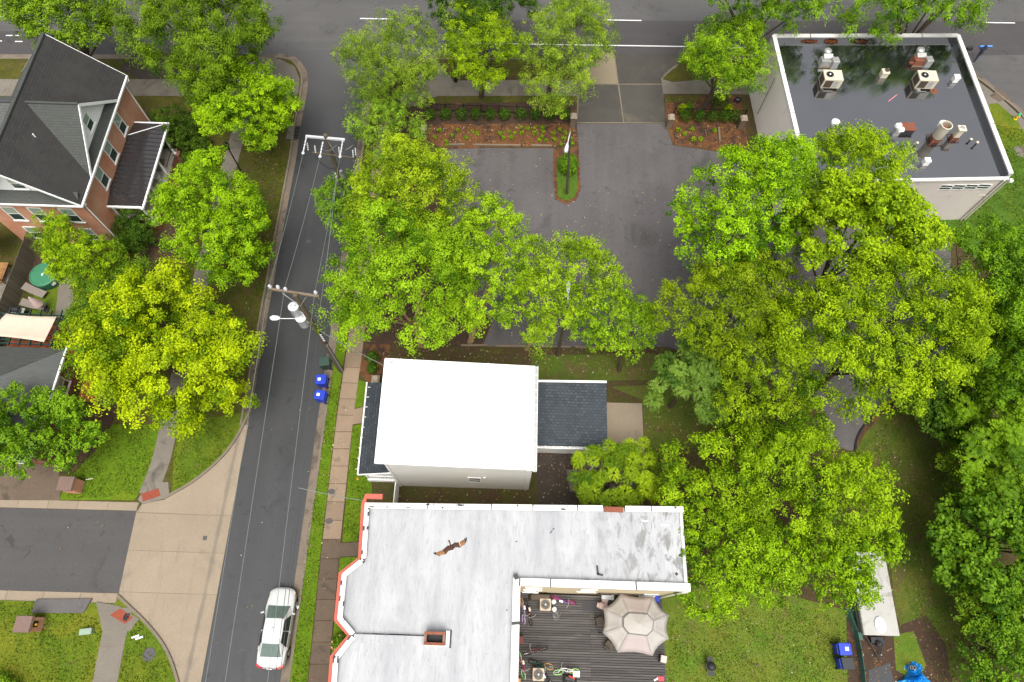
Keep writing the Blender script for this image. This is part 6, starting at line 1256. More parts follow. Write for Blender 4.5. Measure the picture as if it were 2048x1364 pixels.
# blue tarp over a heap
tq = gp([(1797,1364),(1812,1356),(1822,1340),(1811,1336),(1818,1330),(1832,1322),(1850,1332),(1846,1345),(1866,1364),(1875,1385),(1800,1390)], .4)
random.seed(3); tx, ty = sum(p[0] for p in tq)/len(tq), sum(p[1] for p in tq)/len(tq); vs = []; fs = []; ns = 44; nr = 9
bd = [pat(tq+[tq[0]], plen(tq+[tq[0]])*k/ns) for k in range(ns)]
for j in range(nr+1):
    for k in range(ns):
        s_ = j/nr; rr = s_; z = .14 + .6*(1-s_**2)*(1+.25*math.sin(k*1.7+j)) + .09*math.sin(k*2.9+j*1.3)*s_ + random.uniform(-.03,.03)
        vs.append((tx+(bd[k][0]-tx)*rr, ty+(bd[k][1]-ty)*rr, max(z,.13)))
for j in range(nr):
    for k in range(ns): fs.append((j*ns+k, j*ns+(k+1)%ns, (j+1)*ns+(k+1)%ns, (j+1)*ns+k))
tp = MB().add(vs, fs).build('blue_tarp', M['tarp']); tag(tp, 'crumpled bright blue tarp over a heap at the bottom right', 'tarp')
q = G(1824,1335,.6); t = thing('cinder_block', (q[0],q[1],.55), 'grey concrete block weighing down the blue tarp', 'block'); m_ = MB()
for x0, x1, y0, y1 in ((-.2,.2,-.1,-.06),(-.2,.2,.06,.1),(-.2,-.15,-.06,.06),(.15,.2,-.06,.06),(-.03,.03,-.06,.06)): m_.b(q[0]+x0,q[0]+x1,q[1]+y0,q[1]+y1,.55,.73)
m_.build('shell', M['concg'], t)
q = G(1160,1003); 
o = MB().lathe((*G(596,1214)[:2],.12), [(.09,0),(.12,.06),(.05,.14)], 10).build('paper_cup', M['white']); tag(o, 'small white round litter beside the car front wheel', 'litter')
q = G(716,958); o = MB().box((q[0],q[1],.116),(.16,.2,.1),.4,0,.3,.5).build('orange_marker', M['yellowp']); tag(o, 'tiny orange marker on the front lawn', 'marker')
# ================================================================ PLANTS
rng = np.random.default_rng(5)
def unit(a): return a/np.maximum(np.linalg.norm(a, axis=-1, keepdims=True), 1e-9)
def inpoly(p, poly):
    x, y = p[:,0], p[:,1]; c = np.zeros(len(p), bool); n = len(poly)
    for i in range(n):
        x1, y1 = poly[i]; x2, y2 = poly[(i+1)%n]
        k = ((y1 > y) != (y2 > y)) & (x < (x2-x1)*(y-y1)/(y2-y1+1e-12)+x1); c ^= k
    return c
def bdist(p, poly):
    d = np.full(len(p), 1e9); n = len(poly); poly = np.array(poly)
    for i in range(n):
        a, b = poly[i], poly[(i+1)%n]; ab = b-a; t = np.clip(((p-a)@ab)/(ab@ab+1e-12), 0, 1); d = np.minimum(d, np.linalg.norm(p-(a+t[:,None]*ab), axis=1))
    return d
def parea(poly): n = len(poly); return abs(sum(poly[i][0]*poly[(i+1)%n][1]-poly[(i+1)%n][0]*poly[i][1] for i in range(n)))/2
def leaf_mesh(name, P, N, L, W, col, parent, org, fold=.12, mat='leaf', axis=None):
    """one folded diamond per leaf"""
    n = len(P); a = rng.normal(size=(n,3)) if axis is None else axis
    u = unit(a - N*np.sum(a*N, axis=1, keepdims=True)); v = np.cross(N, u)
    L = L[:,None]; W = W[:,None]
    V = np.empty((n,4,3)); V[:,0] = P - u*L*.5; V[:,1] = P + v*W*.5 + N*W*fold + u*L*.05; V[:,2] = P + u*L*.5 - N*L*.08; V[:,3] = P - v*W*.5 + N*W*fold + u*L*.05
    V = V.reshape(-1,3) - np.array(org)
    me = bpy.data.meshes.new(name); me.vertices.add(n*4); me.vertices.foreach_set('co', V.astype(np.float32).ravel())
    me.loops.add(n*4); me.loops.foreach_set('vertex_index', np.arange(n*4, dtype=np.int32)); me.polygons.add(n)
    me.polygons.foreach_set('loop_start', np.arange(0, n*4, 4, dtype=np.int32)); me.polygons.foreach_set('loop_total', np.full(n, 4, np.int32))
    at = me.color_attributes.new('tint', 'FLOAT_COLOR', 'POINT'); c4 = np.ones((n,4,4), np.float32); c4[:,:,:3] = np.clip(col, 0, 1)[:,None,:]; at.data.foreach_set('color', c4.ravel())
    me.materials.append(M[mat]); me.update(); me.validate()
    o = bpy.data.objects.new(name, me); COL.objects.link(o); o.parent = parent; ORG[o] = org
    return o
PAL = {'yellow': ((0.0851, 0.1665, 0.0022), (0.4278, 0.5244, 0.0046)), 'bright': ((0.0409, 0.1221, 0.0022), (0.3018, 0.506, 0.0074)), 'mid': ((0.0283, 0.0851, 0.003), (0.1811, 0.3404, 0.0129)), 'fine': ((0.0535, 0.1258, 0.0104), (0.264, 0.4416, 0.0276)), 'dark': ((0.016, 0.05, 0.003), (0.085, 0.175, 0.011)), 'blue': ((0.026, 0.082, 0.007), (0.16, 0.29, 0.035)), 'olive': ((0.0472, 0.1221, 0.0022), (0.2791, 0.46, 0.0074)), 'green': ((0.0314, 0.1036, 0.003), (0.1961, 0.4048, 0.0129)), 'sumac': ((0.0259, 0.0851, 0.003), (0.2024, 0.3772, 0.011)), 'lush': ((0.03, 0.09, 0.004), (0.17, 0.32, 0.013)), 'birch': ((0.044, 0.1221, 0.0022), (0.3168, 0.5152, 0.0129)), 'golden': ((0.044, 0.111, 0.0022), (0.249, 0.3956, 0.0074)), 'frond': ((0.0444, 0.1184, 0.003), (0.3128, 0.4692, 0.0092))}      # dark and pale end of the leaf albedo
def tree(name, label, poly, ze, zt, pal, dens=230, leaf=(.2,.11), lobe=None, base=None, bark='bark', group='trees', cat='tree', style='broad', gap=.0, limbs=10, droop=0., tuft=.42, upb=.55, trunk_r=None, z0=.1, edge=None):
    edge = edge if edge is not None else {'big trees behind the lot': .0, 'back yard trees': -.08, 'right hand thicket': -.1, 'birches around the lot': .3}.get(group, .45)
    W = [gxy(a, b, ze + .3*(zt-ze)) for a, b in poly]; A = parea(W); W = np.array(W)
    lo, hi = W.min(0), W.max(0); cen = W.mean(0)
    r = lobe or float(np.clip(math.sqrt(A)/9.5, .42, 1.2))
    # lobes: dart throwing inside the outline, on a lumpy dome
    cand = rng.uniform(lo-.2, hi+.2, size=(9000,2)); cand = cand[inpoly(cand, W)]; bd = bdist(cand, W); keep = bd > r*(edge+.4*rng.random(len(bd))); cand, bd = cand[keep], bd[keep]
    mx = max(bd.max(), .3)
    pts = []; ds = []
    for p, d in zip(cand, bd):
        if all((p[0]-q[0])**2+(p[1]-q[1])**2 > (r*1.12)**2 for q in pts): pts.append(p); ds.append(d)
    pts = np.array(pts); ds = np.array(ds); rho = np.clip(1-ds/mx, 0, 1)
    ph = rng.random(4)*6.28; k_ = 1.9/max(r*2.2,.6)
    lump = np.sin(pts[:,0]*k_+ph[0])*np.sin(pts[:,1]*k_+ph[1]) + .6*np.sin(pts[:,0]*k_*.55+pts[:,1]*k_*.4+ph[2])
    zz = ze + (zt-ze-r*.6)*np.sqrt(np.clip(1-rho**2.2, 0, 1)) + lump*r*1.0 + rng.normal(size=len(pts))*r*.3
    C = np.column_stack([pts, zz])
    if gap: C = C[rng.random(len(C)) > gap]
    # lower layers that close the crown, and a hanging skirt
    rk = rho if not gap else np.clip(1-bdist(C[:,:2], W)/mx, 0, 1); lw = C[(rng.random(len(C)) < .9) & (rk < .8)].copy(); lw[:,2] -= r*rng.uniform(1.2,2.4,len(lw)); lw[:,:2] += rng.normal(size=(len(lw),2))*r*.3; lw[:,2] = np.maximum(lw[:,2], ze-.35*(ze-z0)); C = np.vstack([C, lw])
    rl = r*rng.uniform(.75,1.25,len(C))
    org = (float(cen[0]), float(cen[1]), z0)
    if base is not None: b0 = G(*base); bx, by = b0[0], b0[1]
    else: bx, by = org[0], org[1]
    root = thing(name, (bx,by,z0), label, cat, group); o3 = (bx,by,z0); ORG[root] = o3
    # trunk and limbs
    if limbs:
        tr = trunk_r or np.clip(math.sqrt(A)*.028, .07, .32); fork = z0 + (ze-z0)*.5; tk = MB()
        mid = (bx+(cen[0]-bx)*.35, by+(cen[1]-by)*.35, fork)
        tk.tube([(bx,by,z0-.05),(bx+(mid[0]-bx)*.5+.08,by+(mid[1]-by)*.5,z0+(fork-z0)*.55),mid], [tr*1.25,tr*.95,tr*.8], 8)
        for i in rng.choice(len(C), min(limbs, len(C)), replace=False):
            c = C[i]; m1 = np.array(mid)*.45 + c*.55; m1[2] += .1*(c[2]-mid[2]) + rng.normal()*.2; m1[:2] += rng.normal(size=2)*.25
            tk.tube([mid, tuple(m1), tuple(c)], [tr*.4,tr*.22,tr*.06], 5)
        tk.build('trunk', M[bark], root, smooth=True)
    # tufts on the lobes, leaves on the tufts
    nt_ = 15; T = []; TD = []; TC = []; TR = []
    d = unit(rng.normal(size=(len(C)*nt_,3))); d[:,2] = np.abs(d[:,2])*np.where(rng.random(len(d)) < .84, 1, -.6)
    li = np.repeat(np.arange(len(C)), nt_); rad = rng.uniform(.5,1.08,len(d))
    T = C[li] + d*(rl[li]*rad)[:,None]*np.array([1,1,.78]); tr_ = rl[li]*tuft*rng.uniform(.7,1.25,len(d))
    if droop: T[:,2] -= droop*rng.random(len(T))*np.linalg.norm(d[:,:2], axis=1)
    hv = np.array([rng.uniform(1.0,1.2) if pal != 'yellow' else .98, 1, 1])*rng.uniform(.94,1.14)      # every tree its own hue
    c1, c2 = [np.array(q)*hv for q in PAL[pal]]
    lobe_t = np.clip(rng.normal(.5,.2,len(C)), 0, 1)
    tuft_t = np.clip(lobe_t[li]*.55 + rng.normal(.26,.2,len(T)), 0, 1)
    if style == 'frond':
        nf = 8; nl = 13; F = len(T); sel = rng.choice(F, min(F, max(8, int(A*(1.7 if leaf[0] > .6 else 1.5)/leaf[0]**1.6))), replace=False); T, d, tuft_t, tr_ = T[sel], d[sel], tuft_t[sel], tr_[sel]; F = len(T)
        ang = rng.random((F,nf))*.6 + np.arange(nf)[None,:]*2*math.pi/nf; fl = leaf[0]*rng.uniform(.75,1.2,(F,nf))
        dirv = np.stack([np.cos(ang), np.sin(ang), rng.uniform(-.1,.4,(F,nf))], -1); dirv = unit(dirv)
        s = np.linspace(.22,1,nl)[None,None,:]
        base_ = T[:,None,None,:] + dirv[:,:,None,:]*(fl[:,:,None]*s)[...,None]; base_[...,2] -= .45*(fl[:,:,None]*s)**2/leaf[0]
        side = np.stack([-np.sin(ang), np.cos(ang), np.zeros_like(ang)], -1)
        sg = np.where(np.arange(nl)%2 == 0, 1, -1)[None,None,:,None]; lw_ = leaf[1]*np.sin(np.pi*np.clip(s*.82+.1,0,1))[...,None]
        P = base_ + side[:,:,None,:]*sg*lw_*.5; ax = side[:,:,None,:]*sg + dirv[:,:,None,:]*.5
        P = P.reshape(-1,3); ax = np.broadcast_to(ax, base_.shape).reshape(-1,3); N = unit(np.array([0,0,1.0]) + rng.normal(size=P.shape)*.25)
        LL = np.broadcast_to(lw_[...,0]*1.15, base_.shape[:3]).reshape(-1); WW = LL*.5
        tt = np.repeat(tuft_t, nf*nl); col = c1 + (c2-c1)*np.clip(tt + rng.normal(size=len(P))*.12, 0, 1.1)[:,None]
        leaf_mesh('crown', P, N, LL, WW, col, root, o3, .05, axis=ax)
        return root
    nl = max(4, int(A*dens*(2.7 if group == 'big trees behind the lot' else 2.15)/len(T)))
    ti = np.repeat(np.arange(len(T)), nl); g = rng.normal(size=(len(ti),3)); g = unit(g)*(rng.random((len(ti),1))**.5)
    P = T[ti] + g*tr_[ti][:,None]*np.array([1,1,.8])
    if droop: P[:,2] -= droop*.35*rng.random(len(P))
    N = unit(d[ti]*.5 + g*.35 + np.array([0,0,upb]) + rng.normal(size=(len(ti),3))*.36)
    LL = leaf[0]*.76*rng.lognormal(0,.25,len(P)); WW = leaf[1]*.82*rng.lognormal(0,.2,len(P))
    tip_and_top_light = np.clip(g[:,2]*.5+.5, 0, 1)*.2 + np.clip(d[ti][:,2],0,1)*.2                       # upper leaves paler: new growth, plus lit tops painted in for clump contrast
    tt = tuft_t[ti]*.75 + tip_and_top_light - .1; tt = .45 + (tt-.45)*1.75 + rng.normal(size=len(P))*.13
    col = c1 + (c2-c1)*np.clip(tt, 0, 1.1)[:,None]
    ax = None
    if droop: ax = d[ti]*np.array([1,1,.2]) + rng.normal(size=P.shape)*.35 + np.array([0,0,-.6])
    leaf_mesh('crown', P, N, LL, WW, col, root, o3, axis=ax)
    return root
TREES = [
 ('street_tree','mid green street tree over the main road at the top left corner',[(0,0),(60,-45),(180,-45),(238,15),(228,80),(190,115),(120,102),(70,108),(15,60)],6,9.5,'mid',dict(dens=260)),
 ('willow_oak','wide feathery oak with drooping twigs over the main road',[(205,30),(260,-70),(450,-80),(545,-5),(552,60),(510,100),(475,145),(425,178),(370,192),(310,155),(265,95),(225,70)],7,11,'mid',dict(leaf=(.26,.07),droop=.9,dens=300)),
 ('maple_tree','rounded bright green tree inside the street corner kerb',[(398,185),(430,140),(480,116),(530,128),(578,165),(602,200),(578,240),(552,268),(520,303),(470,303),(422,285),(394,240)],4.6,7.2,'bright',dict(dens=300,group='bright trees along the left walk')),
 ('maple_tree','bright green tree between porch and street, below the lamp post',[(302,400),(330,350),(400,316),(450,322),(508,368),(543,420),(543,470),(524,522),(492,564),(445,583),(398,552),(348,522),(328,470)],4.8,8,'bright',dict(dens=300,group='bright trees along the left walk')),
 ('maple_tree','largest yellow leaved tree beside the street at left',[(150,680),(195,610),(262,552),(345,533),(402,552),(422,598),(482,606),(528,658),(542,712),(508,760),(503,815),(440,838),(380,843),(330,870),(258,848),(186,818),(160,755)],5,8.8,'yellow',dict(edge=.75,dens=300,leaf=(.2,.13))),
 ('cypress_tree','upright dense green tree beside the brick house wall',[(88,450),(140,436),(182,468),(228,480),(252,510),(222,562),(160,594),(108,562)],3.4,6.4,'bright',dict(dens=420,leaf=(.16,.08))),
 ('locust_tree','dull green fine leaved tree behind the yellow tree',[(140,600),(170,560),(240,498),(310,525),(325,600),(250,705),(195,760),(140,765),(128,690)],3,5.5,'mid',dict(dens=300,leaf=(.17,.06))),
 ('spreading_tree','layered green tree over the hipped grey roof',[(0,800),(50,772),(120,776),(182,806),(212,850),(198,890),(150,912),(120,940),(60,928),(0,958),(-70,900),(-60,800)],3.8,6.2,'green',dict(dens=280,leaf=(.22,.1),gap=.15)),
 ('shrub','dense dark evergreen shrub beside the porch roof',[(305,240),(350,213),(402,228),(418,270),(402,302),(360,312),(318,290)],1.3,2.6,'dark',dict(dens=420,leaf=(.14,.08),cat='shrub',group='house shrubs',limbs=4,lobe=.55)),
 ('shrub','dense dark shrub at the brick house corner',[(214,470),(228,428),(280,416),(306,448),(312,480),(280,514),(238,505)],1.0,2.2,'dark',dict(dens=420,leaf=(.14,.08),cat='shrub',group='house shrubs',limbs=4,lobe=.55)),
 ('shrub','small olive conifer at the corner by the board fence',[(62,478),(85,455),(105,470),(112,505),(95,522),(74,505)],1.4,3.0,'olive',dict(dens=420,leaf=(.1,.04),cat='shrub',group='house shrubs',limbs=3,lobe=.4)),
 ('shrub','shrub at the very bottom left corner of the lawn',[(-30,1350),(10,1340),(35,1355),(38,1385),(-30,1395)],.5,.9,'lush',dict(dens=420,leaf=(.14,.09),cat='shrub',group='house shrubs',limbs=3,lobe=.4)),
 ('willow_oak','airy light green oak at the right street corner',[(662,140),(698,80),(760,33),(850,42),(888,90),(893,150),(862,192),(800,212),(730,217),(686,180)],5,8,'fine',dict(leaf=(.2,.06),dens=230,droop=.4,gap=.12,group='fine leaved oaks by the lot')),
 ('willow_oak','smaller airy oak below the street corner oak',[(690,215),(740,178),(790,178),(848,220),(852,270),(822,312),(780,332),(730,305),(696,262)],3.2,5.6,'fine',dict(leaf=(.2,.06),dens=230,droop=.4,gap=.1,group='fine leaved oaks by the lot')),
 ('street_tree','yellow topped tree with bare limbs left of the driveway',[(882,50),(930,13),(1000,3),(1037,60),(1043,120),(1000,172),(960,217),(918,192),(886,130)],5,8.5,'bright',dict(dens=220,leaf=(.18,.08),gap=.12,base=(963,195))),
 ('willow_oak','airy light green oak just left of the driveway mouth',[(1033,60),(1080,8),(1150,-22),(1212,30),(1238,80),(1202,130),(1198,192),(1130,203),(1058,198),(1032,130)],5,8.2,'fine',dict(leaf=(.2,.06),dens=240,droop=.4,gap=.1,base=(1085,213),group='fine leaved oaks by the lot')),
 ('street_tree','dark tree in the road median at the top centre',[(850,-10),(900,-70),(1060,-70),(1082,10),(1050,52),(990,42),(930,72),(878,45)],6,9.5,'dark',dict(leaf=(.24,.08),droop=.5)),
 ('oak_tree','forked tree with clipped shrubs at its foot beside the pale building',[(1357,100),(1400,58),(1460,28),(1532,58),(1548,120),(1532,172),(1480,188),(1420,198),(1366,172)],4.6,8,'birch',dict(dens=260,leaf=(.18,.08),base=(1408,216))),
 ('street_tree','green tree at the top between driveway and black roof',[(1368, -15), (1420, -85), (1650, -85), (1692, -7), (1655, 43), (1590, 27), (1520, 47), (1438, 27)],7.5,12,'green',dict(leaf=(.26,.08),droop=.7,group='tall trees along the main road')),
 ('street_tree','green tree behind the black roof at the top right',[(1690, 4), (1750, -86), (1960, -96), (2025, -38), (2018, -6), (1962, 26), (1948, 76), (1900, 46), (1830, 46), (1760, 51), (1698, 41)],7.5,12,'green',dict(leaf=(.26,.08),droop=.7,group='tall trees along the main road')),
 ('birch_tree','yellow green birch crown nearest the upper utility pole',[(690,400),(730,342),(790,308),(832,287),(882,322),(952,348),(963,410),(922,452),(850,482),(760,492),(698,462)],8,12.3,'birch',dict(dens=280,leaf=(.17,.1),bark='barkp',group='birches around the lot')),
 ('birch_tree','small dull green tree against the upper utility pole',[(626,400),(660,362),(722,358),(724,440),(682,482),(638,442)],5.5,8,'mid',dict(dens=260,leaf=(.17,.09),group='birches around the lot')),
 ('birch_tree','broad birch reaching over the street beside the transformers',[(652,590),(685,520),(700,460),(780,428),(880,438),(963,480),(953,610),(915,690),(862,712),(790,680),(735,700),(695,690),(655,635)],7,12.5,'birch',dict(dens=290,leaf=(.17,.1),bark='barkp',base=(845,690),group='birches around the lot')),
 ('birch_tree','birch with peeling pink bark above the white house',[(888,470),(960,418),(1032,428),(1063,500),(1053,610),(1012,680),(950,702),(898,660)],7,12,'birch',dict(dens=240,leaf=(.17,.1),bark='barkp',base=(940,685),gap=.08,group='birches around the lot')),
 ('birch_tree','thin pale birch with a view of asphalt through it',[(1038,490),(1100,458),(1185,485),(1235,518),(1255,575),(1212,610),(1150,622),(1110,692),(1058,702),(1028,620)],7,10.3,'birch',dict(dens=230,leaf=(.17,.09),bark='barkp',base=(1052,700),gap=.08,limbs=5,trunk_r=.1,group='birches around the lot')),
 ('birch_tree','low birch leaning beside the shingled annex',[(1133,635),(1180,598),(1240,582),(1300,605),(1325,650),(1308,702),(1250,728),(1190,702),(1128,682)],5,8,'birch',dict(dens=240,leaf=(.17,.1),base=(1238,742),gap=.1,group='birches around the lot')),
 ('oak_tree','big tree at the lot edge reaching toward the pale building',[(1355,400),(1400,358),(1480,298),(1580,287),(1622,350),(1612,450),(1560,522),(1480,562),(1400,532),(1368,470)],9.5,14,'bright',dict(dens=230,leaf=(.21,.1),group='big trees behind the lot')),
 ('oak_tree','green tree crown overlapping the lower edge of the black roof',[(1590, 300), (1680, 262), (1760, 277), (1820, 332), (1795, 382), (1700, 412), (1608, 392)],9,12.5,'bright',dict(dens=230,leaf=(.2,.09),group='big trees behind the lot')),
 ('oak_tree','brightest maple crown below the black roofed building',[(1560,440),(1620,385),(1710,372),(1805,415),(1880,465),(1885,515),(1800,575),(1700,580),(1600,540)] or [(1575, 437), (1640, 370), (1740, 354), (1852, 400), (1920, 452), (1903, 504), (1800, 574), (1700, 574), (1606, 534)],10,15.5,'olive',dict(dens=230,leaf=(.26,.15),group='big trees behind the lot')),
 ('oak_tree','olive yellow crown in the middle of the right hand grove',[(1325,580),(1400,528),(1480,508),(1582,528),(1603,622),(1542,702),(1450,742),(1380,702),(1322,652)],8.5,12.5,'golden',dict(dens=230,leaf=(.18,.08),group='big trees behind the lot')),
 ('oak_tree','broadest crown of the right hand grove, over the curved lot edge',[(1555,600),(1650,538),(1780,528),(1902,548),(1958,620),(1953,692),(1902,770),(1800,815),(1700,850),(1600,800),(1536,702)],9.5,14.5,'bright',dict(dens=230,leaf=(.22,.09),group='big trees behind the lot')),
 ('oak_tree','green crown at the right edge above the sumac',[(1895,485),(1980,448),(2060,458),(2130,560),(2110,720),(2040,802),(1960,722),(1915,622)],8.5,12.5,'green',dict(dens=230,leaf=(.22,.1),group='big trees behind the lot')),
 ('sumac_tree','blue green tree with long feathery leaves right of the annex',[(1312,740),(1338,688),(1400,648),(1452,688),(1473,760),(1442,832),(1380,824),(1316,792)],6.2,9.2,'blue',dict(style='frond',leaf=(.75,.26),edge=-.2)),
 ('oak_tree','yellow green crown beside the blue green feathery tree',[(1425,720),(1500,658),(1582,688),(1633,760),(1613,832),(1520,852),(1438,832)],7,11,'golden',dict(dens=230,leaf=(.18,.08),group='big trees behind the lot')),
 ('locust_tree','wide tangled tree covering the end of the silver roof',[(1315,930),(1380,888),(1450,873),(1540,858),(1642,878),(1742,928),(1788,1010),(1774,1062),(1680,1085),(1560,1055),(1440,1035),(1336,1012)],5.5,9.5,'olive',dict(dens=270,leaf=(.22,.1),gap=.1,group='back yard trees')),
 ('chinaberry_tree','small light green feathery tree beside the concrete pad',[(1130,960),(1168,908),(1220,886),(1282,876),(1328,928),(1323,992),(1260,1024),(1188,1024),(1136,992)],3.4,5.2,'frond',dict(style='frond',leaf=(.55,.2))),
 ('locust_tree','lower tangled tree between silver roof and back lawn',[(1326,1100),(1368,1038),(1480,1018),(1602,1058),(1623,1140),(1562,1203),(1490,1193),(1420,1255),(1366,1192)],4.8,8,'olive',dict(dens=270,leaf=(.22,.1),gap=.08,group='back yard trees')),
 ('locust_tree','green tree hanging over the folded camper',[(1586,1060),(1700,1038),(1783,1058),(1794,1115),(1752,1150),(1748,1196),(1705,1228),(1640,1195),(1586,1152)],4,7,'bright',dict(dens=260,leaf=(.22,.1),gap=.1,group='back yard trees')),
 ('shrub','dark thicket between the grove and the sumac',[(1805,760),(1860,718),(1932,698),(1953,780),(1943,862),(1902,914),(1838,862)],2.8,5.2,'dark',dict(dens=250,leaf=(.22,.13),cat='shrub',group='right hand thicket')),
 ('sumac_tree','bright green sumac with long leaves at the right edge',[(1910,800),(1960,756),(2060,746),(2120,850),(2090,985),(2000,1004),(1936,972),(1906,900)],5,8,'sumac',dict(style='frond',leaf=(1.0,.34))),
 ('shrub','big round leaved green bush at the right edge below the sumac',[(1870,1010),(1920,968),(2000,978),(2095,998),(2110,1182),(2000,1234),(1918,1182),(1876,1100)],3.6,6.5,'lush',dict(dens=240,leaf=(.26,.22),cat='shrub',group='right hand thicket')),
 ('shrub','bushy green growth in the bottom right corner',[(1930,1250),(1980,1198),(2080,1198),(2115,1410),(1990,1420),(1936,1340)],2.4,4.6,'lush',dict(dens=280,leaf=(.2,.1),cat='shrub',group='right hand thicket')),
 ('understory_tree','dark low tree under the grove beside the dirt clearing',[(1415,830),(1500,806),(1642,836),(1664,892),(1560,885),(1448,875)],3.2,6.2,'lush',dict(dens=260,leaf=(.2,.08))),
 ('understory_tree','dark tree in the gap between grove and right edge',[(1850,640),(1960,600),(2070,690),(2070,800),(1960,822),(1880,742)],4.5,7.5,'lush',dict(dens=240,leaf=(.22,.11))),
 ('shrub','leafy green thicket filling the right edge beside the sumac',[(1890,870),(1930,830),(2000,840),(2100,860),(2110,1010),(1990,1030),(1915,990),(1885,930)],2.6,4.6,'lush',dict(dens=260,leaf=(.22,.13),cat='shrub',group='right hand thicket')),
 ('shrub','leafy green thicket between the round leaved bush and the bottom corner',[(1905,1160),(1960,1130),(2080,1150),(2110,1290),(1990,1300),(1925,1260)],2.4,4.4,'lush',dict(dens=260,leaf=(.2,.11),cat='shrub',group='right hand thicket')),
 ('understory_tree','green tree filling the right edge above the dark thicket',[(1930,590),(2000,560),(2100,600),(2120,780),(2030,800),(1950,740)],5.5,9,'green',dict(dens=240,leaf=(.22,.11),edge=.0)),
]
for nm, lab, poly, ze, zt, pal, kw in TREES: tree(nm, lab, poly, ze, zt, pal, **kw)
# clipped round shrubs
def ball(px, py, r, label, pal='dark', grp='clipped round shrubs', n=420, h=1.15, lf=.09, sq=1.0, nm='round_shrub'):
    q = G(px, py, r); root = thing(nm, (q[0],q[1],.12), label, 'shrub', grp); o3 = (q[0],q[1],.12)
    MB().tube([(q[0],q[1],.1),(q[0],q[1],.12+r*.9)], .035, 5).build('stem', M['bark'], root)
    d = unit(rng.normal(size=(n,3))); d[:,2] = np.where(d[:,2] < -.5, -d[:,2], d[:,2]); P = np.array([q[0],q[1],.12+r*h*.85]) + d*(r*(.72+.32*rng.random((n,1))))*np.array([1,sq,h*.85]); P[:,2] = np.maximum(P[:,2], .14)
    c1, c2 = [np.array(c) for c in PAL[pal]]; lump = .5+.5*np.sin(d[:,0]*5+q[0])*np.sin(d[:,1]*6+q[1])
    col = c1+(c2-c1)*np.clip(lump*.5+rng.random(n)*.6, 0, 1.1)[:,None]; N = unit(d*.7+np.array([0,0,.3])+rng.normal(size=(n,3))*.4)
    leaf_mesh('foliage', P, N, np.full(n,lf*1.3)*rng.lognormal(0,.2,n), np.full(n,lf)*rng.lognormal(0,.2,n), col, root, o3)
ordn = ['first','second','third','fourth','fifth','sixth','seventh','eighth','ninth','tenth']
for k, px in enumerate((861,891,923,951,980,1009,1041,1070,1100,1130)): ball(px, 230, .55, f'{ordn[k]} clipped round shrub from the left along the black railing', 'dark')
for k, px in enumerate((1371,1399,1424,1448,1470)): ball(px, 234, .58, f'{ordn[k]} clipped round shrub from the left beside the pale building', 'dark')
ball(1364,219,.42,'yellow leaved shrub near the right driveway pillar','yellow','yellow shrubs'); ball(1456,219,.42,'yellow leaved shrub near the pale building','yellow','yellow shrubs'); ball(1378,215,.4,'dark green shrub between yellow shrub and tree','lush','bed shrubs'); ball(1440,205,.75,'loose green bush behind the clipped shrubs at right','dark','bed shrubs',700)
ball(1118,222,.5,'light green loose shrub by the left driveway pillar','mid','bed shrubs')
ball(378,342,.6,'bright round shrub in front of the porch pier','lush','porch shrubs',600); ball(378,315,.6,'dark round shrub beside the porch pier','dark','porch shrubs',600)
ball(745,716,.5,'round green shrub beside the white house, upper','dark','white house shrubs'); ball(745,738,.45,'round green shrub beside the white house, lower','dark','white house shrubs')
ball(1137,328,.85,'leafy green shrub filling the upper part of the parking island','lush','bed shrubs',1100,1.0,.12,1.25)
# rose bush at the bays
ball(680,1285,.55,'rose bush with pink flowers between the bays','lush','bed shrubs',500)
q = G(680,1285,.6); fl = MB(); random.seed(9)
rb = [o for o in bpy.data.objects if o.get('label') == 'rose bush with pink flowers between the bays'][0]
for k in range(16): fl.lathe((q[0]+random.uniform(-.5,.5),q[1]+random.uniform(-.6,.5),.75+random.uniform(0,.35)), [(.03,0),(.06,.03),(.02,.06)], 6)
fl.build('flowers', flat('rose_pink', (.7,.28,.2)), rb)
# small plants in the leaf bed
sp = [(905,272),(893,283),(915,262),(932,276),(945,264),(895,291),(955,268),(1001,268),(1006,277),(1018,265),(1022,276),(1030,267),(1043,267),(1042,256),(1055,258),(1068,267),(1069,257),(1085,264),(1085,256),(1084,274),(1107,268),(1109,280),(1119,260),(1121,290),(1130,267),(1127,278),(1142,278),(1144,288),(1092,281),(1079,281),(871,275),(880,262)]
for k, (px, py) in enumerate(sp): ball(px, py, random.uniform(.16,.26), 'small bright green seedling plant in the orange leaf bed', 'frond', 'seedlings in the leaf bed', 70, 1.0, .08, nm='bedding_plant')
for k, (px, py) in enumerate([(1356,260),(1369,269),(1383,259),(1386,280),(1401,279),(1428,262)]): ball(px, py, random.uniform(.2,.28), 'small bright green plant in the right leaf bed', 'frond', 'plants in the right leaf bed', 80, 1.0, .09, nm='bedding_plant')
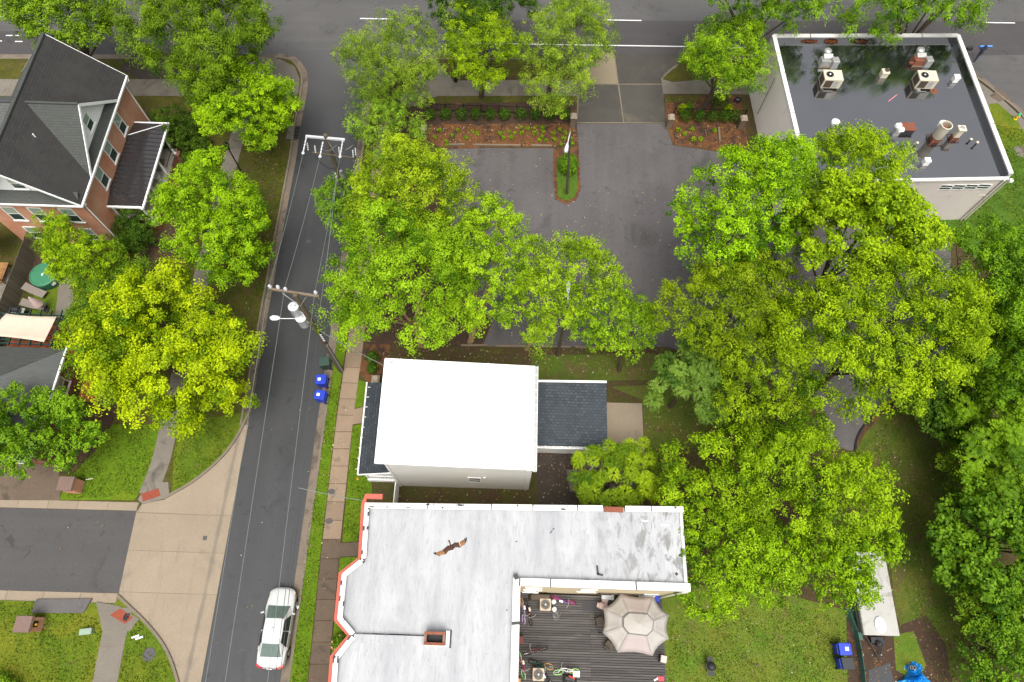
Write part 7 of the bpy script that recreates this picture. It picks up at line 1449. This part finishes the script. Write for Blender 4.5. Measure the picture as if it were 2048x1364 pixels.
# grass blades and fallen leaves: uncountable
def scatter(name, label, polys, dens, size, cols, z, tilt=.9, up=.25, cat=None):
    Ps = []
    for poly, dd in polys:
        W = np.array(gp(poly)); A = parea(W); n = int(A*dens*dd); p = rng.uniform(W.min(0), W.max(0), size=(int(n*2.6)+10,2)); p = p[inpoly(p, W)][:n]; Ps.append(p)
    p = np.vstack(Ps)
    if name == 'grass_tufts':
        f = np.sin(p[:,0]*1.3+1.7*np.sin(p[:,1]*.9))*np.sin(p[:,1]*1.1+1.3*np.sin(p[:,0]*.7)) + .5*np.sin(p[:,0]*3.1+p[:,1]*2.3); p = p[rng.random(len(p)) < np.clip(.62+.45*f, .08, 1)]
    n = len(p); P = np.column_stack([p, np.full(n, z)+size*.25*rng.random(n)])
    N = unit(np.array([0,0,up]) + rng.normal(size=(n,3))*tilt*.5); ci = rng.integers(0, len(cols), n); col = np.array(cols)[ci]*rng.uniform(.7,1.25,(n,1))
    P[:,2] = np.maximum(P[:,2], z)
    o = leaf_mesh(name, P, N, size*rng.lognormal(0,.3,n), size*.55*rng.lognormal(0,.3,n), col, None, (0,0,0)); tag(o, label, kind='stuff'); return o
G1 = [([(120,1000),(150,940),(215,850),(300,850),(312,900),(298,940),(278,990)],1),([(345,985),(350,900),(362,845),(490,830),(452,902),(378,966)],1),([(0,1204),(70,1204),(200,1240),(205,1262),(188,1364),(0,1364)],1),([(262,1262),(280,1242),(325,1285),(356,1364),(237,1364)],1),
      ([(584,1364),(617,1364),(647,1068),(658,934),(675,816),(686,760),(657,753),(640,934),(616,1068)],1.3),([(706,852),(732,847),(745,985),(728,1008),(715,1083),(685,1085)],1.1),([(1340,1240),(1500,1190),(1690,1240),(1700,1364),(1335,1364)],1.0),([(1880,470),(1990,330),(1978,250),(2048,262),(2048,500)],1.2),
      ([(500,300),(560,300),(575,310),(540,600),(505,600),(530,420)],.8),([(1720,900),(1800,810),(1900,900),(1930,1100),(1930,1364),(1860,1364),(1800,1150)],.6),([(726,344),(746,344),(750,284),(728,284)],1.2)]
scatter('grass_tufts', 'short grass blades over the lawns and verges', G1, 105, .12, [(.085,.15,.008),(.11,.165,.01),(.07,.125,.008),(.13,.15,.014)], .125, 1.0, .35)
G2 = [([(884,300),(1108,300),(1112,400),(1490,330),(1500,600),(1330,690),(970,690),(900,480)],.5),([(735,695),(1330,700),(1330,760),(770,720)],2.2),([(848,250),(1155,250),(1155,295),(880,295)],5),([(1330,200),(1480,200),(1484,305),(1345,290)],3),([(1285,790),(1440,830),(1450,900),(1290,905)],2),([(1075,905),(1170,910),(1150,1010),(1078,1010)],2.2),([(800,980),(1075,980),(1075,1008),(800,1008)],1.5),([(1706,905),(1830,775),(1900,850),(1930,1364),(1800,1364)],1.5),([(1700,1240),(1800,1270),(1790,1364),(1710,1364)],3),([(500,200),(600,180),(560,420),(520,640),(490,640)],.7),([(580,1364),(660,1364),(720,760),(660,760)],.5),([(450,1364),(580,1364),(640,760),(500,800)],.06),([(0,1020),(270,1022),(240,1180),(0,1180)],.05),([(1340,1200),(1690,1200),(1700,1364),(1340,1364)],.7)]
scatter('fallen_leaves', 'fallen leaves and petals on the ground', G2, 3.2, .12, [(.3,.14,.05),(.4,.28,.12),(.5,.45,.32),(.2,.09,.04),(.28,.24,.06)], .13, .5, 1.0)
scatter('leaf_litter', 'thick orange leaf litter in the planting beds', [([(850,252),(1152,250),(1155,293),(890,298)],1),([(1108,300),(1116,298),(1115,392),(1131,404),(1150,396),(1154,305),(1160,305),(1160,385),(1131,409),(1108,398)],1.6),([(1334,255),(1490,255),(1484,308),(1348,291)],.8),([(1712,870),(1760,812),(1830,774),(1850,795),(1770,825)],1.0)], 60, .095, [(.27,.11,.035),(.2,.08,.028),(.12,.052,.024),(.32,.16,.06)], .14, .6, .8)
pile = [(1617,78,.9,.3),(1662,80,.6,.25),(1717,78,.9,.32)]
for k, (px, py, a, b) in enumerate(pile):
    q = G(px,py,5.8); n = 420; rr = np.sqrt(rng.random(n)); th = rng.random(n)*6.283; P = np.column_stack([q[0]+a*rr*np.cos(th), q[1]-.1+b*rr*np.sin(th), 5.76+.12*(1-rr)+.03*rng.random(n)])
    col = np.array([(.24,.085,.035),(.3,.12,.05),(.15,.055,.025)])[rng.integers(0,3,n)]*rng.uniform(.7,1.2,(n,1))
    t = thing('leaf_pile', (q[0],q[1],5.74), ('left','middle','right')[k]+' rusty leaf pile along the far parapet of the black roof', 'leaf pile', 'leaf piles on the roof'); leaf_mesh('leaves', P, unit(np.array([0,0,1.])+rng.normal(size=(n,3))*.5), np.full(n,.13), np.full(n,.08), col, t, (q[0],q[1],5.74))
